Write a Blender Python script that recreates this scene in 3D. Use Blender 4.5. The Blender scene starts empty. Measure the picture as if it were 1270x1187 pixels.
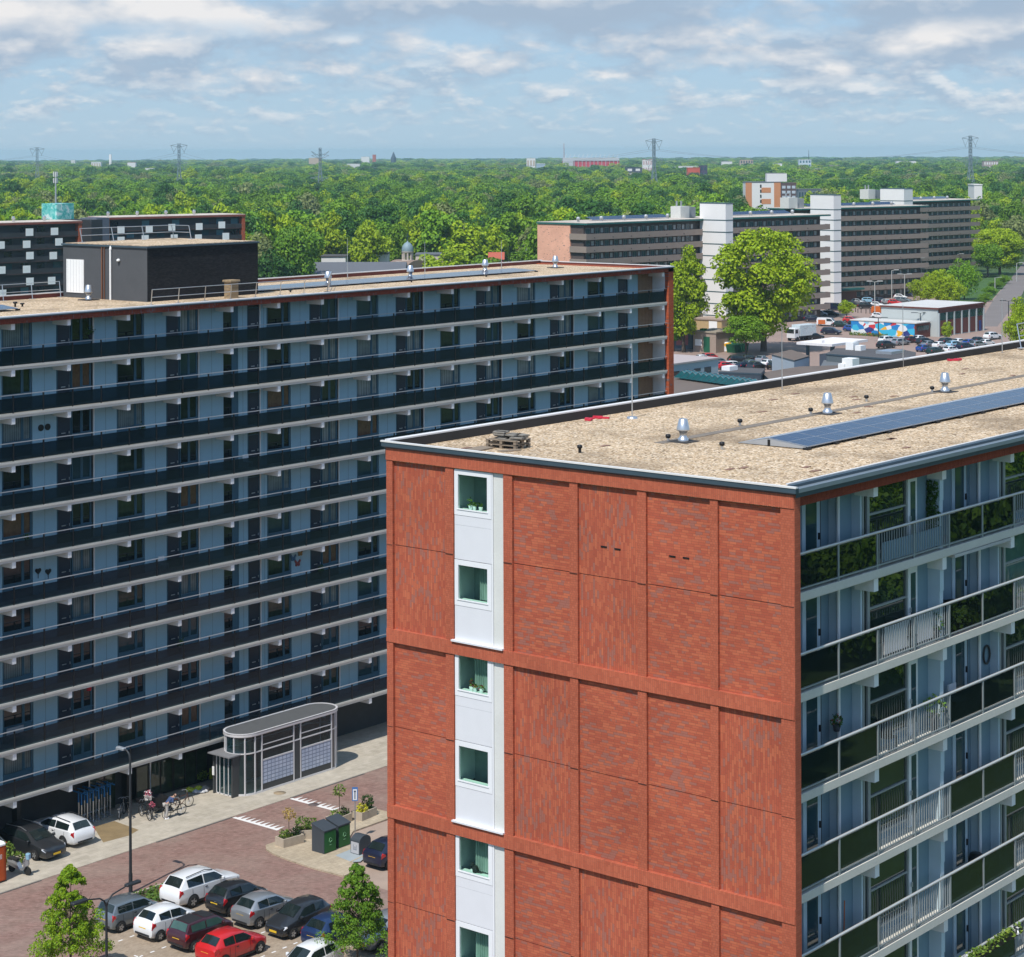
import bpy, bmesh, math, random
import numpy as np
from mathutils import Vector, Matrix
random.seed(7)
rng = np.random.default_rng(11)
sc = bpy.context.scene
col = sc.collection
PI = math.pi
R = math.radians

# ---------------------------------------------------------------- materials
MATS = {}
def nt(m):
    m.use_nodes = True
    t = m.node_tree
    return t, t.nodes, t.links
def bsdf_of(m):
    return m.node_tree.nodes['Principled BSDF']
def math_node(t, op, a, b=None, c=None):
    n = t.nodes.new('ShaderNodeMath'); n.operation = op
    for i, v in enumerate((a, b, c)):
        if v is None: continue
        if isinstance(v, (int, float)): n.inputs[i].default_value = v
        else: t.links.new(v, n.inputs[i])
    return n.outputs[0]
def mixc(t, fac, a, b, blend='MIX'):
    n = t.nodes.new('ShaderNodeMix'); n.data_type = 'RGBA'; n.blend_type = blend
    def put(sock, v):
        if isinstance(v, (int, float)): sock.default_value = v
        elif isinstance(v, tuple): sock.default_value = v if len(v) == 4 else (*v, 1)
        else: t.links.new(v, sock)
    put(n.inputs[0], fac); put(n.inputs[6], a); put(n.inputs[7], b)
    return n.outputs[2]
def ramp(t, fac, stops, interp='LINEAR'):
    n = t.nodes.new('ShaderNodeValToRGB'); e = n.color_ramp.elements
    n.color_ramp.interpolation = interp
    while len(e) < len(stops): e.new(0.5)
    for k, (p, c) in enumerate(stops):
        e[k].position = p; e[k].color = (*c, 1) if len(c) == 3 else c
    t.links.new(fac, n.inputs[0])
    return n.outputs[0]
def noise(t, vec, scale, detail=3, rough=.55, dist=0):
    n = t.nodes.new('ShaderNodeTexNoise'); n.inputs['Scale'].default_value = scale
    n.inputs['Detail'].default_value = detail; n.inputs['Roughness'].default_value = rough
    n.inputs['Distortion'].default_value = dist
    if vec is not None: t.links.new(vec, n.inputs['Vector'])
    return n.outputs[0]
def objco(t):
    return t.nodes.new('ShaderNodeTexCoord').outputs['Object']
def mat(name, c, rough=.7, metal=0., spec=.4, var=.12, scale=2., coat=0., bump=0., bscale=20., fine=0.):
    """plain procedural surface: base colour broken up by one broad and one fine noise"""
    if name in MATS: return MATS[name]
    m = bpy.data.materials.new(name); t, N, L = nt(m); b = bsdf_of(m)
    b.inputs['Roughness'].default_value = rough; b.inputs['Metallic'].default_value = metal
    b.inputs['Specular IOR Level'].default_value = spec
    if coat: b.inputs['Coat Weight'].default_value = coat; b.inputs['Coat Roughness'].default_value = .05
    v = objco(t)
    if var > 0:
        f = noise(t, v, scale, 4)
        k = math_node(t, 'MULTIPLY_ADD', f, 2*var, 1-var)
        if fine > 0:
            g = noise(t, v, scale*18, 2)
            k = math_node(t, 'MULTIPLY', k, math_node(t, 'MULTIPLY_ADD', g, 2*fine, 1-fine))
        cc = mixc(t, 1., (*c, 1), k, 'MULTIPLY')
        L.new(cc, b.inputs['Base Color'])
    else:
        b.inputs['Base Color'].default_value = (*c, 1)
    if bump > 0:
        bn = N.new('ShaderNodeBump'); bn.inputs['Strength'].default_value = bump
        bn.inputs['Distance'].default_value = .02
        L.new(noise(t, v, bscale, 3), bn.inputs['Height']); L.new(bn.outputs[0], b.inputs['Normal'])
    MATS[name] = m
    return m

def brick_mat(name, w, h, vertical=False, axes=('Y', 'Z'), greys=.5, base=((.40,.085,.035), (.50,.125,.05), (.33,.065,.03)), grey=(.20,.13,.13), mortar=(.16,.09,.065), mw=.1):
    """brickwork, one random tone per brick; grey-violet bricks gather in patches"""
    m = bpy.data.materials.new(name); t, N, L = nt(m); b = bsdf_of(m)
    b.inputs['Roughness'].default_value = .85; b.inputs['Specular IOR Level'].default_value = .2
    co = t.nodes.new('ShaderNodeNewGeometry').outputs['Position']
    sp = N.new('ShaderNodeSeparateXYZ'); L.new(co, sp.inputs[0])
    u, v = sp.outputs[axes[0]], sp.outputs[axes[1]]
    if vertical: u, v = v, u
    vr = math_node(t, 'DIVIDE', v, h); row = math_node(t, 'FLOOR', vr)
    wn = N.new('ShaderNodeTexWhiteNoise'); wn.noise_dimensions = '1D'; L.new(row, wn.inputs['W'])
    ur = math_node(t, 'ADD', math_node(t, 'DIVIDE', u, w), math_node(t, 'MULTIPLY', wn.outputs['Value'], 3.7))
    cl = math_node(t, 'FLOOR', ur)
    cb = N.new('ShaderNodeCombineXYZ'); L.new(cl, cb.inputs[0]); L.new(row, cb.inputs[1])
    w2 = N.new('ShaderNodeTexWhiteNoise'); w2.noise_dimensions = '2D'; L.new(cb.outputs[0], w2.inputs['Vector'])
    tone = ramp(t, w2.outputs['Value'], [(0, base[2]), (.45, base[0]), (1, base[1])])
    # patches of grey bricks
    pn = noise(t, co, .9, 3, .6)
    w3 = N.new('ShaderNodeTexWhiteNoise'); w3.noise_dimensions = '3D'
    c3 = N.new('ShaderNodeCombineXYZ'); L.new(cl, c3.inputs[0]); L.new(row, c3.inputs[1]); c3.inputs[2].default_value = 5.3
    L.new(c3.outputs[0], w3.inputs['Vector'])
    pr = math_node(t, 'MULTIPLY_ADD', pn, 1.7, -.62)
    isg = math_node(t, 'LESS_THAN', w3.outputs['Value'], math_node(t, 'MULTIPLY', pr, greys*2))
    tone = mixc(t, isg, tone, (*grey, 1))
    fu = math_node(t, 'FRACT', ur); fv = math_node(t, 'FRACT', vr)
    mo = math_node(t, 'MAXIMUM', math_node(t, 'LESS_THAN', fv, mw*1.3), math_node(t, 'LESS_THAN', fu, mw*h/w*1.3))
    tone = mixc(t, math_node(t, 'MULTIPLY', mo, .8), tone, (*mortar, 1))
    big = noise(t, co, .35, 4)
    tone = mixc(t, 1., tone, math_node(t, 'MULTIPLY_ADD', big, .5, .75), 'MULTIPLY')
    L.new(tone, b.inputs['Base Color'])
    bn = N.new('ShaderNodeBump'); bn.inputs['Strength'].default_value = .5; bn.inputs['Distance'].default_value = .01
    L.new(math_node(t, 'SUBTRACT', 1., mo), bn.inputs['Height']); L.new(bn.outputs[0], b.inputs['Normal'])
    MATS[name] = m
    return m

def gravel_mat(name, cols, scale, big=.35, stain=(.16,.13,.10), stain_amt=.5):
    m = bpy.data.materials.new(name); t, N, L = nt(m); b = bsdf_of(m)
    b.inputs['Roughness'].default_value = .95; b.inputs['Specular IOR Level'].default_value = .15
    v = objco(t)
    vo = N.new('ShaderNodeTexVoronoi'); vo.inputs['Scale'].default_value = scale; L.new(v, vo.inputs['Vector'])
    sp = N.new('ShaderNodeSeparateColor'); L.new(vo.outputs['Color'], sp.inputs[0])
    c = ramp(t, sp.outputs[0], [(k/(len(cols)-1), q) for k, q in enumerate(cols)])
    f = noise(t, v, big, 5, .6)
    c = mixc(t, ramp(t, f, [(.50, (0,0,0)), (.72, (stain_amt,)*3)]), c, (*stain, 1))
    f2 = noise(t, v, big*6, 4, .6)
    c = mixc(t, 1., c, math_node(t, 'MULTIPLY_ADD', f2, .6, .72), 'MULTIPLY')
    L.new(c, b.inputs['Base Color'])
    bn = N.new('ShaderNodeBump'); bn.inputs['Strength'].default_value = .8; bn.inputs['Distance'].default_value = .04
    L.new(vo.outputs['Distance'], bn.inputs['Height']); bn.invert = True
    L.new(bn.outputs[0], b.inputs['Normal'])
    MATS[name] = m
    return m

def paver_mat(name, cols, w, h, rot=0., joint=(.1,.08,.07), patch=(.3,.25,.22), pa=.35, jw=.06, jamt=.5):
    """paving: bond of small stones with random tone, worn in broad patches"""
    m = bpy.data.materials.new(name); t, N, L = nt(m); b = bsdf_of(m)
    b.inputs['Roughness'].default_value = .9; b.inputs['Specular IOR Level'].default_value = .2
    mp = N.new('ShaderNodeMapping'); mp.inputs['Rotation'].default_value = (0, 0, rot)
    L.new(objco(t), mp.inputs[0])
    sp = N.new('ShaderNodeSeparateXYZ'); L.new(mp.outputs[0], sp.inputs[0])
    vr = math_node(t, 'DIVIDE', sp.outputs[1], h); row = math_node(t, 'FLOOR', vr)
    ur = math_node(t, 'ADD', math_node(t, 'DIVIDE', sp.outputs[0], w), math_node(t, 'MULTIPLY', row, .5))
    cl = math_node(t, 'FLOOR', ur)
    cb = N.new('ShaderNodeCombineXYZ'); L.new(cl, cb.inputs[0]); L.new(row, cb.inputs[1])
    w2 = N.new('ShaderNodeTexWhiteNoise'); w2.noise_dimensions = '2D'; L.new(cb.outputs[0], w2.inputs['Vector'])
    c = ramp(t, w2.outputs['Value'], [(k/(len(cols)-1), q) for k, q in enumerate(cols)])
    mo = math_node(t, 'MAXIMUM', math_node(t, 'LESS_THAN', math_node(t, 'FRACT', vr), jw),
                   math_node(t, 'LESS_THAN', math_node(t, 'FRACT', ur), jw*h/w))
    c = mixc(t, math_node(t, 'MULTIPLY', mo, jamt), c, (*joint, 1))
    v = objco(t)
    f = noise(t, v, .22, 5, .65, .6)
    c = mixc(t, ramp(t, f, [(.42, (0,0,0)), (.7, (pa,)*3)]), c, (*patch, 1))
    f2 = noise(t, v, 1.3, 5, .7)
    c = mixc(t, 1., c, math_node(t, 'MULTIPLY_ADD', f2, .7, .65), 'MULTIPLY')
    L.new(c, b.inputs['Base Color'])
    MATS[name] = m
    return m

def glass_mat(name, tint, rough=.04, refl=.5, var=.3, scale=1.2):
    """window pane seen from outside: dark room behind a glossy sheet"""
    m = bpy.data.materials.new(name); t, N, L = nt(m); b = bsdf_of(m)
    f = noise(t, objco(t), scale, 2)
    L.new(mixc(t, 1., (*tint, 1), math_node(t, 'MULTIPLY_ADD', f, 2*var, 1-var), 'MULTIPLY'), b.inputs['Base Color'])
    b.inputs['Roughness'].default_value = rough; b.inputs['Specular IOR Level'].default_value = refl
    MATS[name] = m
    return m
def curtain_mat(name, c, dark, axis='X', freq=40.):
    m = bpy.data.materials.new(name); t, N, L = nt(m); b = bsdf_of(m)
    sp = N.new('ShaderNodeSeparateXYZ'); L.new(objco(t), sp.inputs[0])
    w = math_node(t, 'SINE', math_node(t, 'MULTIPLY', sp.outputs[axis], freq))  # shading of the folds painted in as pale and dark stripes
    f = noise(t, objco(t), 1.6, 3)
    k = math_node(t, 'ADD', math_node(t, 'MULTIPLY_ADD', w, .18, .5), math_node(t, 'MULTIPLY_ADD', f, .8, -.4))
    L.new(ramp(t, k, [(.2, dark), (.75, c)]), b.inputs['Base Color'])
    b.inputs['Roughness'].default_value = .5; b.inputs['Coat Weight'].default_value = .6; b.inputs['Coat Roughness'].default_value = .04
    MATS[name] = m
    return m
def screen_mat(name, c, alpha):
    """tinted see-through balustrade sheet"""
    m = bpy.data.materials.new(name); t, N, L = nt(m); b = bsdf_of(m)
    b.inputs['Base Color'].default_value = (*c, 1); b.inputs['Roughness'].default_value = .12
    b.inputs['Specular IOR Level'].default_value = .35
    tr = N.new('ShaderNodeBsdfTransparent'); tr.inputs[0].default_value = (.62,.85,1,1)
    mx = N.new('ShaderNodeMixShader'); mx.inputs[0].default_value = alpha
    L.new(tr.outputs[0], mx.inputs[1]); L.new(b.outputs[0], mx.inputs[2])
    L.new(mx.outputs[0], N['Material Output'].inputs[0])
    MATS[name] = m
    return m
def leaf_mat(name, c1, c2, var=.25, c3=None):
    """leaves: tone differs from leaf to leaf, from bough to bough and from tree to tree"""
    m = bpy.data.materials.new(name); t, N, L = nt(m)
    N.remove(N['Principled BSDF'])
    g = N.new('ShaderNodeNewGeometry'); oi = N.new('ShaderNodeObjectInfo')
    c = mixc(t, g.outputs['Random Per Island'], (*c1, 1), (*c2, 1))
    k = math_node(t, 'MULTIPLY_ADD', oi.outputs['Random'], 2*var, 1-var)
    c = mixc(t, 1., c, k, 'MULTIPLY')
    if c3:
        r2 = math_node(t, 'FRACT', math_node(t, 'MULTIPLY', oi.outputs['Random'], 7.31))
        c = mixc(t, math_node(t, 'MULTIPLY', r2, .75), c, (*c3, 1))
    d = N.new('ShaderNodeBsdfPrincipled'); L.new(c, d.inputs['Base Color']); d.inputs['Roughness'].default_value = .6
    d.inputs['Specular IOR Level'].default_value = .25
    tl = N.new('ShaderNodeBsdfTranslucent'); L.new(mixc(t, 1., c, (1.25,1.2,.5,1), 'MULTIPLY'), tl.inputs[0])
    mx = N.new('ShaderNodeMixShader'); mx.inputs[0].default_value = .14
    L.new(d.outputs[0], mx.inputs[1]); L.new(tl.outputs[0], mx.inputs[2]); L.new(mx.outputs[0], N['Material Output'].inputs[0])
    MATS[name] = m
    return m

# ---------------------------------------------------------------- mesh builder
class MB:
    def __init__(s): s.v = []; s.f = []; s.m = []; s.sm = []
    def add(s, vs, fs, mi=0, smooth=False):
        o = len(s.v); s.v += [tuple(p) for p in vs]
        for f in fs: s.f.append([i+o for i in f]); s.m.append(mi); s.sm.append(smooth)
        return s
    def quad(s, a, b, c, d, mi=0): return s.add([a, b, c, d], [(0,1,2,3)], mi)
    def box(s, x0, x1, y0, y1, z0, z1, mi=0):
        if x0 > x1: x0, x1 = x1, x0
        if y0 > y1: y0, y1 = y1, y0
        if z0 > z1: z0, z1 = z1, z0
        vs = [(x0,y0,z0),(x1,y0,z0),(x1,y1,z0),(x0,y1,z0),(x0,y0,z1),(x1,y0,z1),(x1,y1,z1),(x0,y1,z1)]
        return s.add(vs, [(0,3,2,1),(4,5,6,7),(0,1,5,4),(1,2,6,5),(2,3,7,6),(3,0,4,7)], mi)
    def bevbox(s, x0, x1, y0, y1, z0, z1, b=.02, mi=0):
        """box with chamfered vertical and top edges"""
        p = [(x0+b,y0),(x1-b,y0),(x1,y0+b),(x1,y1-b),(x1-b,y1),(x0+b,y1),(x0,y1-b),(x0,y0+b)]
        q = [(min(max(x,x0+b),x1-b), min(max(y,y0+b),y1-b)) for x, y in p]
        vs = [(x,y,z0) for x,y in p] + [(x,y,z1-b) for x,y in p] + [(x*1+(xq-x)*1, y+(yq-y)*1, z1) for (x,y),(xq,yq) in zip(p,q)]
        fs = [(i,(i+1)%8,8+(i+1)%8,8+i) for i in range(8)] + [(8+i,8+(i+1)%8,16+(i+1)%8,16+i) for i in range(8)]
        fs += [tuple(range(16,24)), tuple(reversed(range(8)))]
        return s.add(vs, fs, mi)
    def prism(s, poly, z0, z1, mi=0, top=None):
        n = len(poly)
        vs = [(x,y,z0) for x,y in poly] + [(x,y,z1) for x,y in poly]
        s.add(vs, [(i,(i+1)%n,n+(i+1)%n,n+i) for i in range(n)], mi)
        s.add([(x,y,z1) for x,y in poly], [tuple(range(n))], mi if top is None else top)
        s.add([(x,y,z0) for x,y in poly], [tuple(reversed(range(n)))], mi)
        return s
    def obox(s, c, dx, dy, hx, hy, z0, z1, mi=0):
        """box turned on the ground: centre, unit axis dx, half sizes"""
        ax = Vector((dx[0], dx[1])); ay = Vector((-dx[1], dx[0])) if dy is None else Vector(dy)
        p = [Vector(c)+ax*a*hx+ay*b*hy for a, b in ((-1,-1),(1,-1),(1,1),(-1,1))]
        return s.prism([(q.x, q.y) for q in p], z0, z1, mi)
    def tube(s, pts, r, n=6, mi=0, cap=True, smooth=True):
        pts = [Vector(p) for p in pts]; rings = []
        rs = r if isinstance(r, (list, tuple)) else [r]*len(pts)
        vs = []
        for k, p in enumerate(pts):
            d = (pts[min(k+1, len(pts)-1)] - pts[max(k-1, 0)]).normalized()
            u = d.cross(Vector((0,0,1)))
            if u.length < 1e-3: u = Vector((1,0,0))
            u.normalize(); w = d.cross(u).normalized()
            for i in range(n):
                a = 2*PI*i/n; vs.append(p + (u*math.cos(a)+w*math.sin(a))*rs[k])
        fs = []
        for k in range(len(pts)-1):
            for i in range(n):
                fs.append((k*n+i, k*n+(i+1)%n, (k+1)*n+(i+1)%n, (k+1)*n+i))
        s.add(vs, fs, mi, smooth)
        if cap:
            s.add(vs[:n], [tuple(range(n))], mi); s.add(vs[-n:], [tuple(reversed(range(n)))], mi)
        return s
    def bar(s, a, b, w, mi=0): return s.tube([a, b], w*.6, 4, mi, True, False)
    def lathe(s, prof, c=(0,0,0), n=16, mi=0, smooth=True):
        vs = []; fs = []
        for r, z in prof:
            for i in range(n):
                a = 2*PI*i/n; vs.append((c[0]+r*math.cos(a), c[1]+r*math.sin(a), c[2]+z))
        for k in range(len(prof)-1):
            for i in range(n): fs.append((k*n+i, k*n+(i+1)%n, (k+1)*n+(i+1)%n, (k+1)*n+i))
        s.add(vs, fs, mi, smooth)
        if prof[-1][0] > 1e-4: s.add(vs[-n:], [tuple(range(n))], mi)
        if prof[0][0] > 1e-4: s.add(vs[:n], [tuple(reversed(range(n)))], mi)
        return s
    def mesh(s, name, mats, off=(0,0,0)):
        me = bpy.data.meshes.new(name)
        ox, oy, oz = off
        me.from_pydata([(x-ox, y-oy, z-oz) for x, y, z in s.v], [], s.f)
        for m in (mats if isinstance(mats, (list, tuple)) else [mats]): me.materials.append(m)
        me.polygons.foreach_set('material_index', s.m)
        me.polygons.foreach_set('use_smooth', s.sm)
        me.update()
        return me
    def build(s, name, mats, parent=None, fix=True):
        """link as ONE object; coordinates are world unless the parent sits elsewhere"""
        off = (0,0,0)
        if parent is not None:
            p = parent; off = Vector((0,0,0))
            while p is not None: off = off + p.location; p = p.parent
        me = s.mesh(name, mats, off)
        if fix:
            bm = bmesh.new(); bm.from_mesh(me); bmesh.ops.recalc_face_normals(bm, faces=bm.faces); bm.to_mesh(me); bm.free()
        return link(name, me, parent)

def link(name, me, parent=None, loc=(0,0,0), rotz=0., scale=1.):
    o = bpy.data.objects.new(name, me); col.objects.link(o)
    o.location = loc
    if rotz: o.rotation_euler[2] = rotz
    if scale != 1.: o.scale = (scale,)*3 if isinstance(scale, (int, float)) else scale
    if parent is not None: o.parent = parent
    return o
def tag(o, label=None, cat=None, group=None, kind=None):
    if label: o['label'] = label
    if cat: o['category'] = cat
    if group: o['group'] = group
    if kind: o['kind'] = kind
    return o
def thing(name, label, cat, loc=(0,0,0), rotz=0., group=None):
    o = bpy.data.objects.new(name, None); col.objects.link(o)
    o.location = loc; o.rotation_euler = (0,0,rotz); o.empty_display_size = .3
    return tag(o, label, cat, group)
def dup(root, loc, rotz=0., label=None, group=None, scale=None):
    def cp(o, parent):
        c = o.copy(); col.objects.link(c); c.parent = parent
        for ch in o.children: cp(ch, c)
        return c
    r = cp(root, None); r.location = loc; r.rotation_euler = (0,0,rotz)
    if scale is not None: r.scale = scale if isinstance(scale, (tuple, list)) else (scale,)*3
    if label: r['label'] = label
    if group: r['group'] = group
    return r

# ---------------------------------------------------------------- camera numbers (used to read places off the ground)
CF, CCX, CHY, CROLL, ZC, CA = 2645., 635., 188., .0037, 41., R(39.49)
FW = (math.cos(CA), math.sin(CA)); RT = (math.sin(CA), -math.cos(CA))
def ray(px, py):
    xs = px-CCX; ys = -(py-CHY); c, s_ = math.cos(CROLL), math.sin(CROLL)
    x = xs*c+ys*s_; y = -xs*s_+ys*c
    return (FW[0]*CF+RT[0]*x, FW[1]*CF+RT[1]*x, y)
def ground(px, py, z=0.):
    d = ray(px, py); t = (z-ZC)/d[2]
    return (d[0]*t, d[1]*t, z)
def at_depth(px, D, z=0.):
    """ground spot in the direction of picture column px, D metres out"""
    x = px-CCX
    return (FW[0]*D+RT[0]*x*D/CF, FW[1]*D+RT[1]*x*D/CF, z)
def px_of(x, y, z):
    dep = x*FW[0]+y*FW[1]; xx = x*RT[0]+y*RT[1]
    u = xx/dep*CF; v = (z-ZC)/dep*CF
    c, s_ = math.cos(CROLL), math.sin(CROLL)
    return CCX+u*c-v*s_, CHY-(u*s_+v*c), dep
# ---------------------------------------------------------------- camera, sun, sky
cam = bpy.data.cameras.new('camera'); co = bpy.data.objects.new('camera', cam); col.objects.link(co)
cam.sensor_fit = 'HORIZONTAL'; cam.sensor_width = 36.; cam.lens = CF/1270*36.
cam.shift_y = -(593.5-CHY)/1270.
cam.clip_start = .5; cam.clip_end = 60000.
co.location = (0, 0, ZC)
fwd = Vector((FW[0], FW[1], 0)); rgt = Vector((RT[0], RT[1], 0)); up = Vector((0,0,1))
r2 = rgt*math.cos(CROLL) + up*math.sin(-CROLL)*-1*-1
r2 = rgt*math.cos(CROLL) - up*math.sin(CROLL); u2 = up*math.cos(CROLL) + rgt*math.sin(CROLL)
mw = Matrix.Identity(4)
for i in range(3): mw[i][0] = r2[i]; mw[i][1] = u2[i]; mw[i][2] = -fwd[i]; mw[i][3] = co.location[i]
co.matrix_world = mw
sc.camera = co

SUN_EL, SUN_AZ = R(56), R(13)
sd = Vector((math.cos(SUN_EL)*math.cos(SUN_AZ), math.cos(SUN_EL)*math.sin(SUN_AZ), -math.sin(SUN_EL)))
sl = bpy.data.lights.new('sun', 'SUN'); so = bpy.data.objects.new('sun', sl); col.objects.link(so)
sl.energy = 4.45; sl.angle = R(.5); sl.color = (1., .955, .88)
so.rotation_euler = sd.to_track_quat('-Z', 'Y').to_euler(); so.location = (0, 0, 120)

w = bpy.data.worlds.new('World'); sc.world = w; w.use_nodes = True
t = w.node_tree; N = t.nodes; L = t.links; N.clear()
out = N.new('ShaderNodeOutputWorld'); bg = N.new('ShaderNodeBackground'); L.new(bg.outputs[0], out.inputs[0])
sky = N.new('ShaderNodeTexSky'); sky.sky_type = 'NISHITA'; sky.sun_disc = False
sky.sun_elevation = SUN_EL; sky.sun_rotation = math.atan2(-math.cos(SUN_AZ), -math.sin(SUN_AZ))
sky.altitude = 50; sky.air_density = 1.0; sky.dust_density = .25; sky.ozone_density = 3.2
tc = N.new('ShaderNodeTexCoord').outputs['Generated']
sp = N.new('ShaderNodeSeparateXYZ'); L.new(tc, sp.inputs[0])
cl = N.new('ShaderNodeCombineXYZ'); L.new(sp.outputs[0], cl.inputs[0]); L.new(sp.outputs[1], cl.inputs[1])     # the sky keeps its horizon tone just under the horizon
L.new(math_node(t, 'MAXIMUM', sp.outputs[2], .004), cl.inputs[2]); L.new(cl.outputs[0], sky.inputs[0])
az = math_node(t, 'ARCTAN2', sp.outputs[1], sp.outputs[0])
el = sp.outputs[2]
def layer(S, e0, e1, soft, thr, seed, flat=2.3):
    """one belt of cumulus: cover and sunlit-top amount"""
    cb = N.new('ShaderNodeCombineXYZ')
    L.new(math_node(t, 'MULTIPLY', az, S), cb.inputs[0]); L.new(math_node(t, 'MULTIPLY', el, S*flat), cb.inputs[1]); cb.inputs[2].default_value = seed
    n1 = noise(t, cb.outputs[0], 1., 8, .58, .1)
    ad = N.new('ShaderNodeVectorMath'); ad.operation = 'ADD'; L.new(cb.outputs[0], ad.inputs[0]); ad.inputs[1].default_value = (-.05, .30, 0)
    n2 = noise(t, ad.outputs[0], 1., 4, .56, .15)
    win = math_node(t, 'MULTIPLY', ramp(t, math_node(t, 'MULTIPLY_ADD', el, 1/soft, -(e0-soft)/soft), [(0, (0,0,0)), (1, (1,1,1))]),
                    math_node(t, 'SUBTRACT', 1., ramp(t, math_node(t, 'MULTIPLY_ADD', el, 1/soft, -(e1)/soft), [(0, (0,0,0)), (1, (1,1,1))])))
    cov = math_node(t, 'MULTIPLY', ramp(t, n1, [(thr, (0,0,0)), (thr+.12, (1,1,1))]), win)
    lit = ramp(t, math_node(t, 'MULTIPLY_ADD', math_node(t, 'SUBTRACT', n1, n2), 3.0, .40), [(.28, (0,0,0)), (.85, (1,1,1))])
    return cov, lit
skyc = mixc(t, 1., sky.outputs[0], (.62, .86, 1.19, 1), 'MULTIPLY')
# humid air: the lowest degrees of sky are pale
c = mixc(t, ramp(t, el, [(0, (.8,.8,.8)), (.10, (.7,.7,.7)), (.35, (0,0,0))]), skyc, (3.95, 5.35, 6.75, 1))
# thin veil and belts, far to near
for S, e0, e1, soft, thr, seed, amt, fl in ((60, .012, .024, .010, .47, 3.1, .30, 2.6), (34, .022, .038, .010, .45, 7.7, .60, 2.4), (20, .035, .050, .008, .42, 2.4, .85, 2.2), (13, .047, .066, .008, .42, 6.2, .95, 2.1), (10, .063, .15, .010, .40, 9.2, .95, 2.0), (5, .15, .99, .06, .45, 4.4, .65, 1.6)):
    cov, lit = layer(S, e0, e1, soft, thr, seed, fl)
    cc = mixc(t, lit, (3.5, 4.5, 5.75, 1), (7.9, 7.8, 7.8, 1)) if S > 6 else mixc(t, lit, (5.2, 7.8, 9.8, 1), (8., 10.6, 12.4, 1))  # unseen overhead belt made brighter and bluer to lift the ambient light
    c = mixc(t, math_node(t, 'MULTIPLY', cov, amt), c, cc)
L.new(c, bg.inputs[0]); bg.inputs[1].default_value = .11
w.cycles.sampling_method = 'MANUAL'; w.cycles.sample_map_resolution = 512

sc.view_settings.view_transform = 'Standard'; sc.view_settings.look = 'None'
sc.view_settings.gamma = 1.; sc.view_settings.exposure = 0.
try: sc.view_settings.use_curve_mapping = False
except Exception: pass
cy = sc.cycles
cy.use_denoising = True
try: cy.denoiser = 'OPENIMAGEDENOISE'
except Exception: pass
cy.max_bounces = 6; cy.diffuse_bounces = 3; cy.glossy_bounces = 3; cy.transparent_max_bounces = 12; cy.transmission_bounces = 4
cy.volume_bounces = 0
cy.caustics_reflective = False; cy.caustics_refractive = False
cy.use_adaptive_sampling = True; cy.adaptive_threshold = .008
# ---------------------------------------------------------------- palette
WHITE = mat('shade_blue_panel', (.35,.54,.63), .6, var=.06)  # white sheets; the blue of the gallery shade is mixed into their colour
WHITEP = mat('white_paint', (.84,.84,.83), .5, var=.05)
CONC = mat('concrete', (.50,.49,.46), .85, var=.16, scale=1.2, fine=.1)
CONCW = mat('pale_concrete', (.66,.66,.63), .8, var=.10, scale=.9, fine=.06)
TEAL = mat('blue_grey_frame', (.055,.14,.20), .5, var=.12)
NAVY = mat('navy_door', (.02,.03,.05), .4, var=.15)
DGREY = mat('dark_wall', (.05,.055,.06), .8, var=.2)
SLABC = mat('slab_concrete', (.64,.61,.54), .85, var=.12, scale=.8, fine=.08)
ALU = mat('galvanised_metal', (.62,.64,.66), .35, .85, var=.1)
ALUD = mat('dull_metal', (.42,.44,.46), .5, .4, var=.12)
BLACKM = mat('black_metal', (.015,.016,.018), .45, .2, var=.1)
TRIM = mat('blue_grey_trim', (.055,.085,.11), .45, .1, var=.15)
CAPW = mat('white_cap', (.72,.70,.68), .5, var=.08)
BITU = mat('bitumen', (.035,.033,.032), .85, var=.3, scale=1.)
FASC = brick_mat('fascia_brick', .22, .07, True, ('X', 'Z'), .1, ((.22,.045,.025),(.26,.055,.03),(.18,.035,.02)))
ENDB = brick_mat('end_brick', .22, .07, False, ('Y', 'Z'), .1)
FINB = brick_mat('fin_brick', .22, .07, False, ('X', 'Z'), .1, ((.40,.085,.035), (.46,.11,.045), (.35,.07,.03)))
GRAV = gravel_mat('roof_gravel', [(.13,.09,.05),(.44,.31,.185),(.62,.46,.295),(.51,.37,.24),(.82,.68,.51),(.24,.17,.115)], 15., .28, (.20,.145,.095), .75)
WOOD = mat('timber_cladding', (.33,.20,.12), .7, var=.25, scale=6)
SCREEN = screen_mat('tinted_screen', (.007,.015,.021), .70)
G_DARK = glass_mat('glass_dark', (.012,.018,.022), refl=.6)
G_TEAL = glass_mat('glass_teal', (.03,.07,.085), refl=.6)
G_WARM = glass_mat('glass_warm_blind', (.16,.09,.055), rough=.1, refl=.5, var=.6, scale=4)
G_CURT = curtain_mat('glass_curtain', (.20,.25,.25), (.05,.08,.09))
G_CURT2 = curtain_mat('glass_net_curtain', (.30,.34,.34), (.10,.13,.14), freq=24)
G_GREEN = glass_mat('glass_green', (.025,.045,.03), refl=.6, var=.7, scale=3)
G_BLIND = glass_mat('glass_white_blind', (.36,.38,.38), rough=.15, refl=.5, var=.3, scale=2)
GLASSES = [G_DARK, G_DARK, G_DARK, G_TEAL, G_TEAL, G_CURT, G_CURT, G_CURT2, G_WARM, G_GREEN]

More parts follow.
